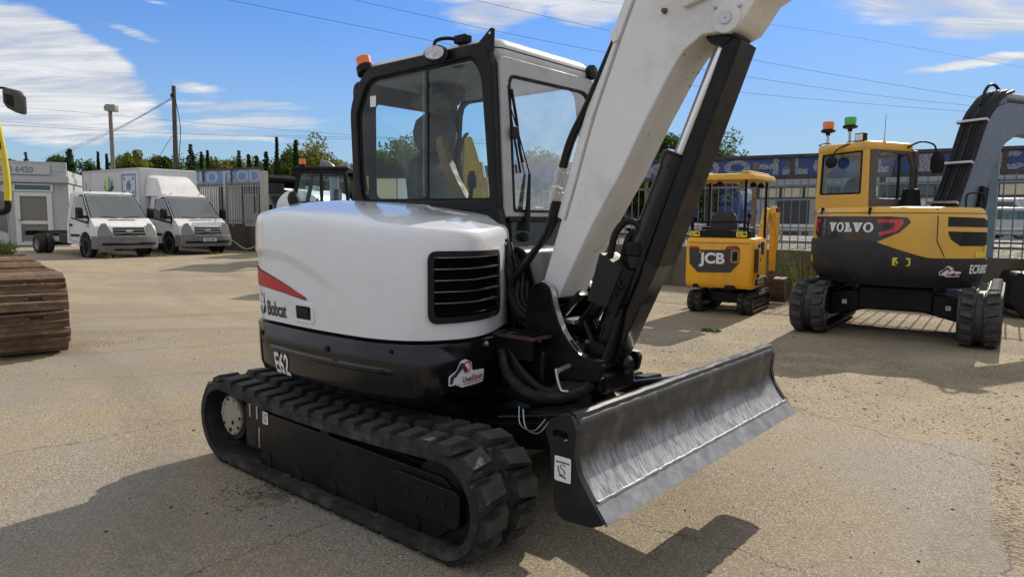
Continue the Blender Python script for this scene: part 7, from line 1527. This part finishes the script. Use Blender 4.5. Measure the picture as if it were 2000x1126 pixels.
TL = [(135, 296, 62, 36, 'spruce', 'bushy dark conifer behind the right end of the site office'), (112, 303, 40, 37, 'green', 'dark green rounded tree above the site office roof'), (191, 299, 11, 48, 'cypress', 'thin cypress left of the lamp post'), (208, 304, 13, 48, 'cypress', 'short cypress just left of the lamp post'),
      (263, 296, 46, 50, 'yellow', 'yellow green tree between lamp post and utility pole'), (302, 303, 40, 52, 'yellow', 'low yellow tree close to the lamp post side of the utility pole'), (318, 305, 30, 50, 'green', 'dark low tree touching the utility pole'), (372, 287, 44, 46, 'spruce', 'broad blue green conifer right of the utility pole'), (393, 300, 12, 45, 'cypress', 'leftmost cypress of the pair right of the utility pole'), (405, 297, 13, 45, 'cypress', 'rightmost cypress of the pair right of the utility pole'),
      (427, 304, 40, 52, 'yellow', 'pale yellow tree behind the box truck corner'), (466, 299, 22, 45, 'spruce', 'first small conifer above the faded blue sign boards'), (485, 307, 24, 45, 'spruce', 'second small conifer above the faded blue sign boards'), (501, 309, 22, 45, 'spruce', 'third small conifer above the faded blue sign boards'), (519, 301, 26, 46, 'spruce', 'pointed conifer next to the tall cypress'), (540, 271, 17, 40, 'cypress', 'tall thin cypress beside the concrete fence post'),
      (577, 277, 34, 40, 'cypress', 'dark cypress in front of the big yellow green tree'), (560, 296, 40, 42, 'green', 'green tree between the two tall cypresses'), (616, 276, 88, 46, 'yellow', 'big yellow green tree behind the tractor cab'), (678, 318, 46, 52, 'yellow', 'low autumn tree left of the white excavator cab'),
      (50, 302, 22, 55, 'spruce', 'tiny far conifer above the office roof at left'), (25, 306, 40, 55, 'green', 'far green tree at the left edge above the office'), (785, 268, 100, 48, 'green', 'green tree seen through the white excavator cab beside the headrest'), (905, 288, 70, 50, 'green', 'green tree seen through the front of the white excavator side window'), (735, 300, 70, 52, 'green', 'green tree behind the rear post of the white excavator cab'),
      (1296, 262, 64, 42, 'green', 'dark green tree between boom and boom cylinder'), (1240, 285, 50, 44, 'green', 'green tree partly hidden behind the white boom'), (1405, 258, 92, 42, 'willow', 'drooping pale green tree above the blue fascia'), (1060, 285, 80, 46, 'green', 'green tree behind the white excavator windscreen'),
      (340, 310, 60, 56, 'green', 'low green tree right behind the foot of the utility pole'), (445, 312, 50, 58, 'green', 'low dark green tree above the faded blue sign boards'), (235, 312, 50, 56, 'green', 'low green tree right of the lamp post'), (640, 300, 60, 56, 'yellow', 'golden tree on the right flank of the big yellow green tree'), (655, 325, 60, 50, 'green', 'low green tree behind the bent grey duct'),
      (285, 316, 70, 58, 'green', 'low hazy green tree behind the roof of the box truck'), (385, 314, 70, 60, 'green', 'low green tree behind the pair of cypresses'), (480, 318, 80, 60, 'yellow', 'low yellowish tree behind the small conifers'), (525, 320, 60, 60, 'green', 'low green tree left of the tall cypress'), (160, 316, 60, 56, 'green', 'low green tree left of the lamp post above the truck'), (590, 305, 70, 52, 'green', 'green tree filling in below the big yellow green tree'),
      (850, 300, 90, 55, 'green', 'distant green tree behind the white excavator seat')]
for i, (px, yt, w, d, k, lab) in enumerate(TL): tree(px, yt-3, w*(1.4 if k in ('yellow', 'green', 'willow') else 1.2), d, k, lab, 40+i)
def tuft(loc, n, h, spread, m, name, label, cat, seed, leaf=False):
    rnd = random.Random(seed); X = thing(name, label, cat, loc); vs, fs = [], []
    for _ in range(n):
        a = rnd.uniform(0, 2*pi); r = spread*rnd.random()**.6*.5; b = Vector((cos(a)*r, sin(a)*r, 0)); hh = h*rnd.uniform(.5, 1); lean = Vector((cos(a), sin(a), 0))*spread*rnd.uniform(.1, .6); w = Vector((-sin(a), cos(a), 0))*.006
        p1 = b+lean*.35+Vector((0, 0, hh*.6)); p2 = b+lean+Vector((0, 0, hh)); i = len(vs); vs += [b-w, b+w, p1+w*.8, p1-w*.8, p2]; fs += [(i, i+1, i+2, i+3), (i+3, i+2, i+4)]
        if leaf:
            for _k in range(7):
                q = b.lerp(p2, rnd.uniform(.3, 1))+Vector((rnd.gauss(0, .03), rnd.gauss(0, .03), 0)); e = Vector((rnd.gauss(0, 1), rnd.gauss(0, 1), rnd.gauss(0, .5))).normalized()*.035; f = e.orthogonal().normalized()*.012; j = len(vs); vs += [q-e, q+f, q+e, q-f]; fs.append((j, j+1, j+2, j+3))
    me = bpy.data.meshes.new('foliage'); me.from_pydata([tuple(q) for q in vs], [], fs); me.materials.append(m); link('foliage', me, X)
WEED = leafmat('dry_weed', (.10, .11, .035), (.24, .22, .09)); GRN = leafmat('weed_green', (.04, .07, .02), (.12, .15, .04))
tuft((5.75, 13.6, 0), 260, 1.05, 1.0, WEED, 'weed_clump', 'tall dry weeds against the wall between the two yellow excavators', 'weeds', 3, True)
tuft((6.5, 13.0, 0), 160, .8, .9, GRN, 'weed_clump', 'low green weeds against the wall behind the ochre excavator', 'weeds', 4, True)
tuft((-12.55, 17.1, .31), 260, .62, .5, GRN, 'shrub', 'feathery green shrub at the left edge above the rusty track', 'shrub', 5, True)
g_ = at_px(1392, 650, 9.6); tuft((g_.x, g_.y, 0), 9, .035, .16, GRN, 'weed_clump', 'small flat green weed on the gravel in front of the mini excavator', 'weeds', 6, True)
for i, (x, y) in enumerate(((-11.4, 20.0), (-10.6, 20.9), (-12.6, 21.6), (-9.7, 22.6))): tuft((x, y, gz(x, y)), 90, .14, .7, WEED, 'grass_tuft', ('dry grass tuft under the front bumper of the chassis cab truck', 'dry grass tuft between the two white trucks', 'dry grass tuft beside the chassis cab wheel', 'dry grass tuft under the box truck bumper')[i], 'grass', 70+i)
# ---------------------------------------------------------------- loose stones
def stones():
    rnd = random.Random(2); PAL = [mat('pebble_tan', (.36, .30, .22), .9, var=.2, vs=20), mat('pebble_grey', (.30, .285, .26), .9, var=.2, vs=20), mat('pebble_dark', (.05, .04, .032), .9, var=.3, vs=20)]
    base = [(0, 0, .5), (.5, 0, 0), (0, .5, 0), (-.5, 0, 0), (0, -.5, 0), (0, 0, -.3)]; F = [(0, 1, 2), (0, 2, 3), (0, 3, 4), (0, 4, 1), (5, 2, 1), (5, 3, 2), (5, 4, 3), (5, 1, 4)]
    M = [MB(), MB(), MB()]
    def add(x, y, s, k):
        a = rnd.uniform(0, 6.3); c, d = cos(a), sin(a); e = [rnd.uniform(.7, 1.3) for _ in range(3)]
        M[k].add([(x+(p[0]*e[0]*c-p[1]*e[1]*d)*s, y+(p[0]*e[0]*d+p[1]*e[1]*c)*s, gz(x, y)+p[2]*e[2]*s*.6+s*.08) for p in base], F)
    n = 0
    while n < 6500:
        y = 4+rnd.random()**1.3*13; x = rnd.uniform(-.2, .78)*y
        if .62*x+.80*y < 5.9 and .93*x-.60*y < .26: continue
        add(x, y, rnd.uniform(.009, .022)*(1 if rnd.random() < .95 else 1.9), 0 if rnd.random() < .6 else (1 if rnd.random() < .95 else 2)); n += 1
    for _ in range(1500):
        y = 2.7+rnd.random()*14; x = rnd.uniform(-.75, .7)*y; add(x, y, rnd.uniform(.006, .016), rnd.choice((0, 1, 1, 0, 1, 2)))
    for _ in range(70):
        y = 2.8+rnd.random()*8; x = rnd.uniform(-.72, .72)*y; add(x, y, rnd.uniform(.012, .026), 2)
    for _ in range(160):
        add(rnd.gauss(-1.33, .22), rnd.gauss(3.82, .2), rnd.uniform(.006, .018), 2)
    for k, (m, l) in enumerate(zip(PAL, ('tan gravel strewn over the yard', 'grey grit strewn over the yard', 'dark crumbs of soil strewn over the yard'))): o = M[k].build(('gravel', 'grit', 'soil_crumbs')[k], m, sharp=180); tag(o, l, 'gravel', kind='stuff')
stones()
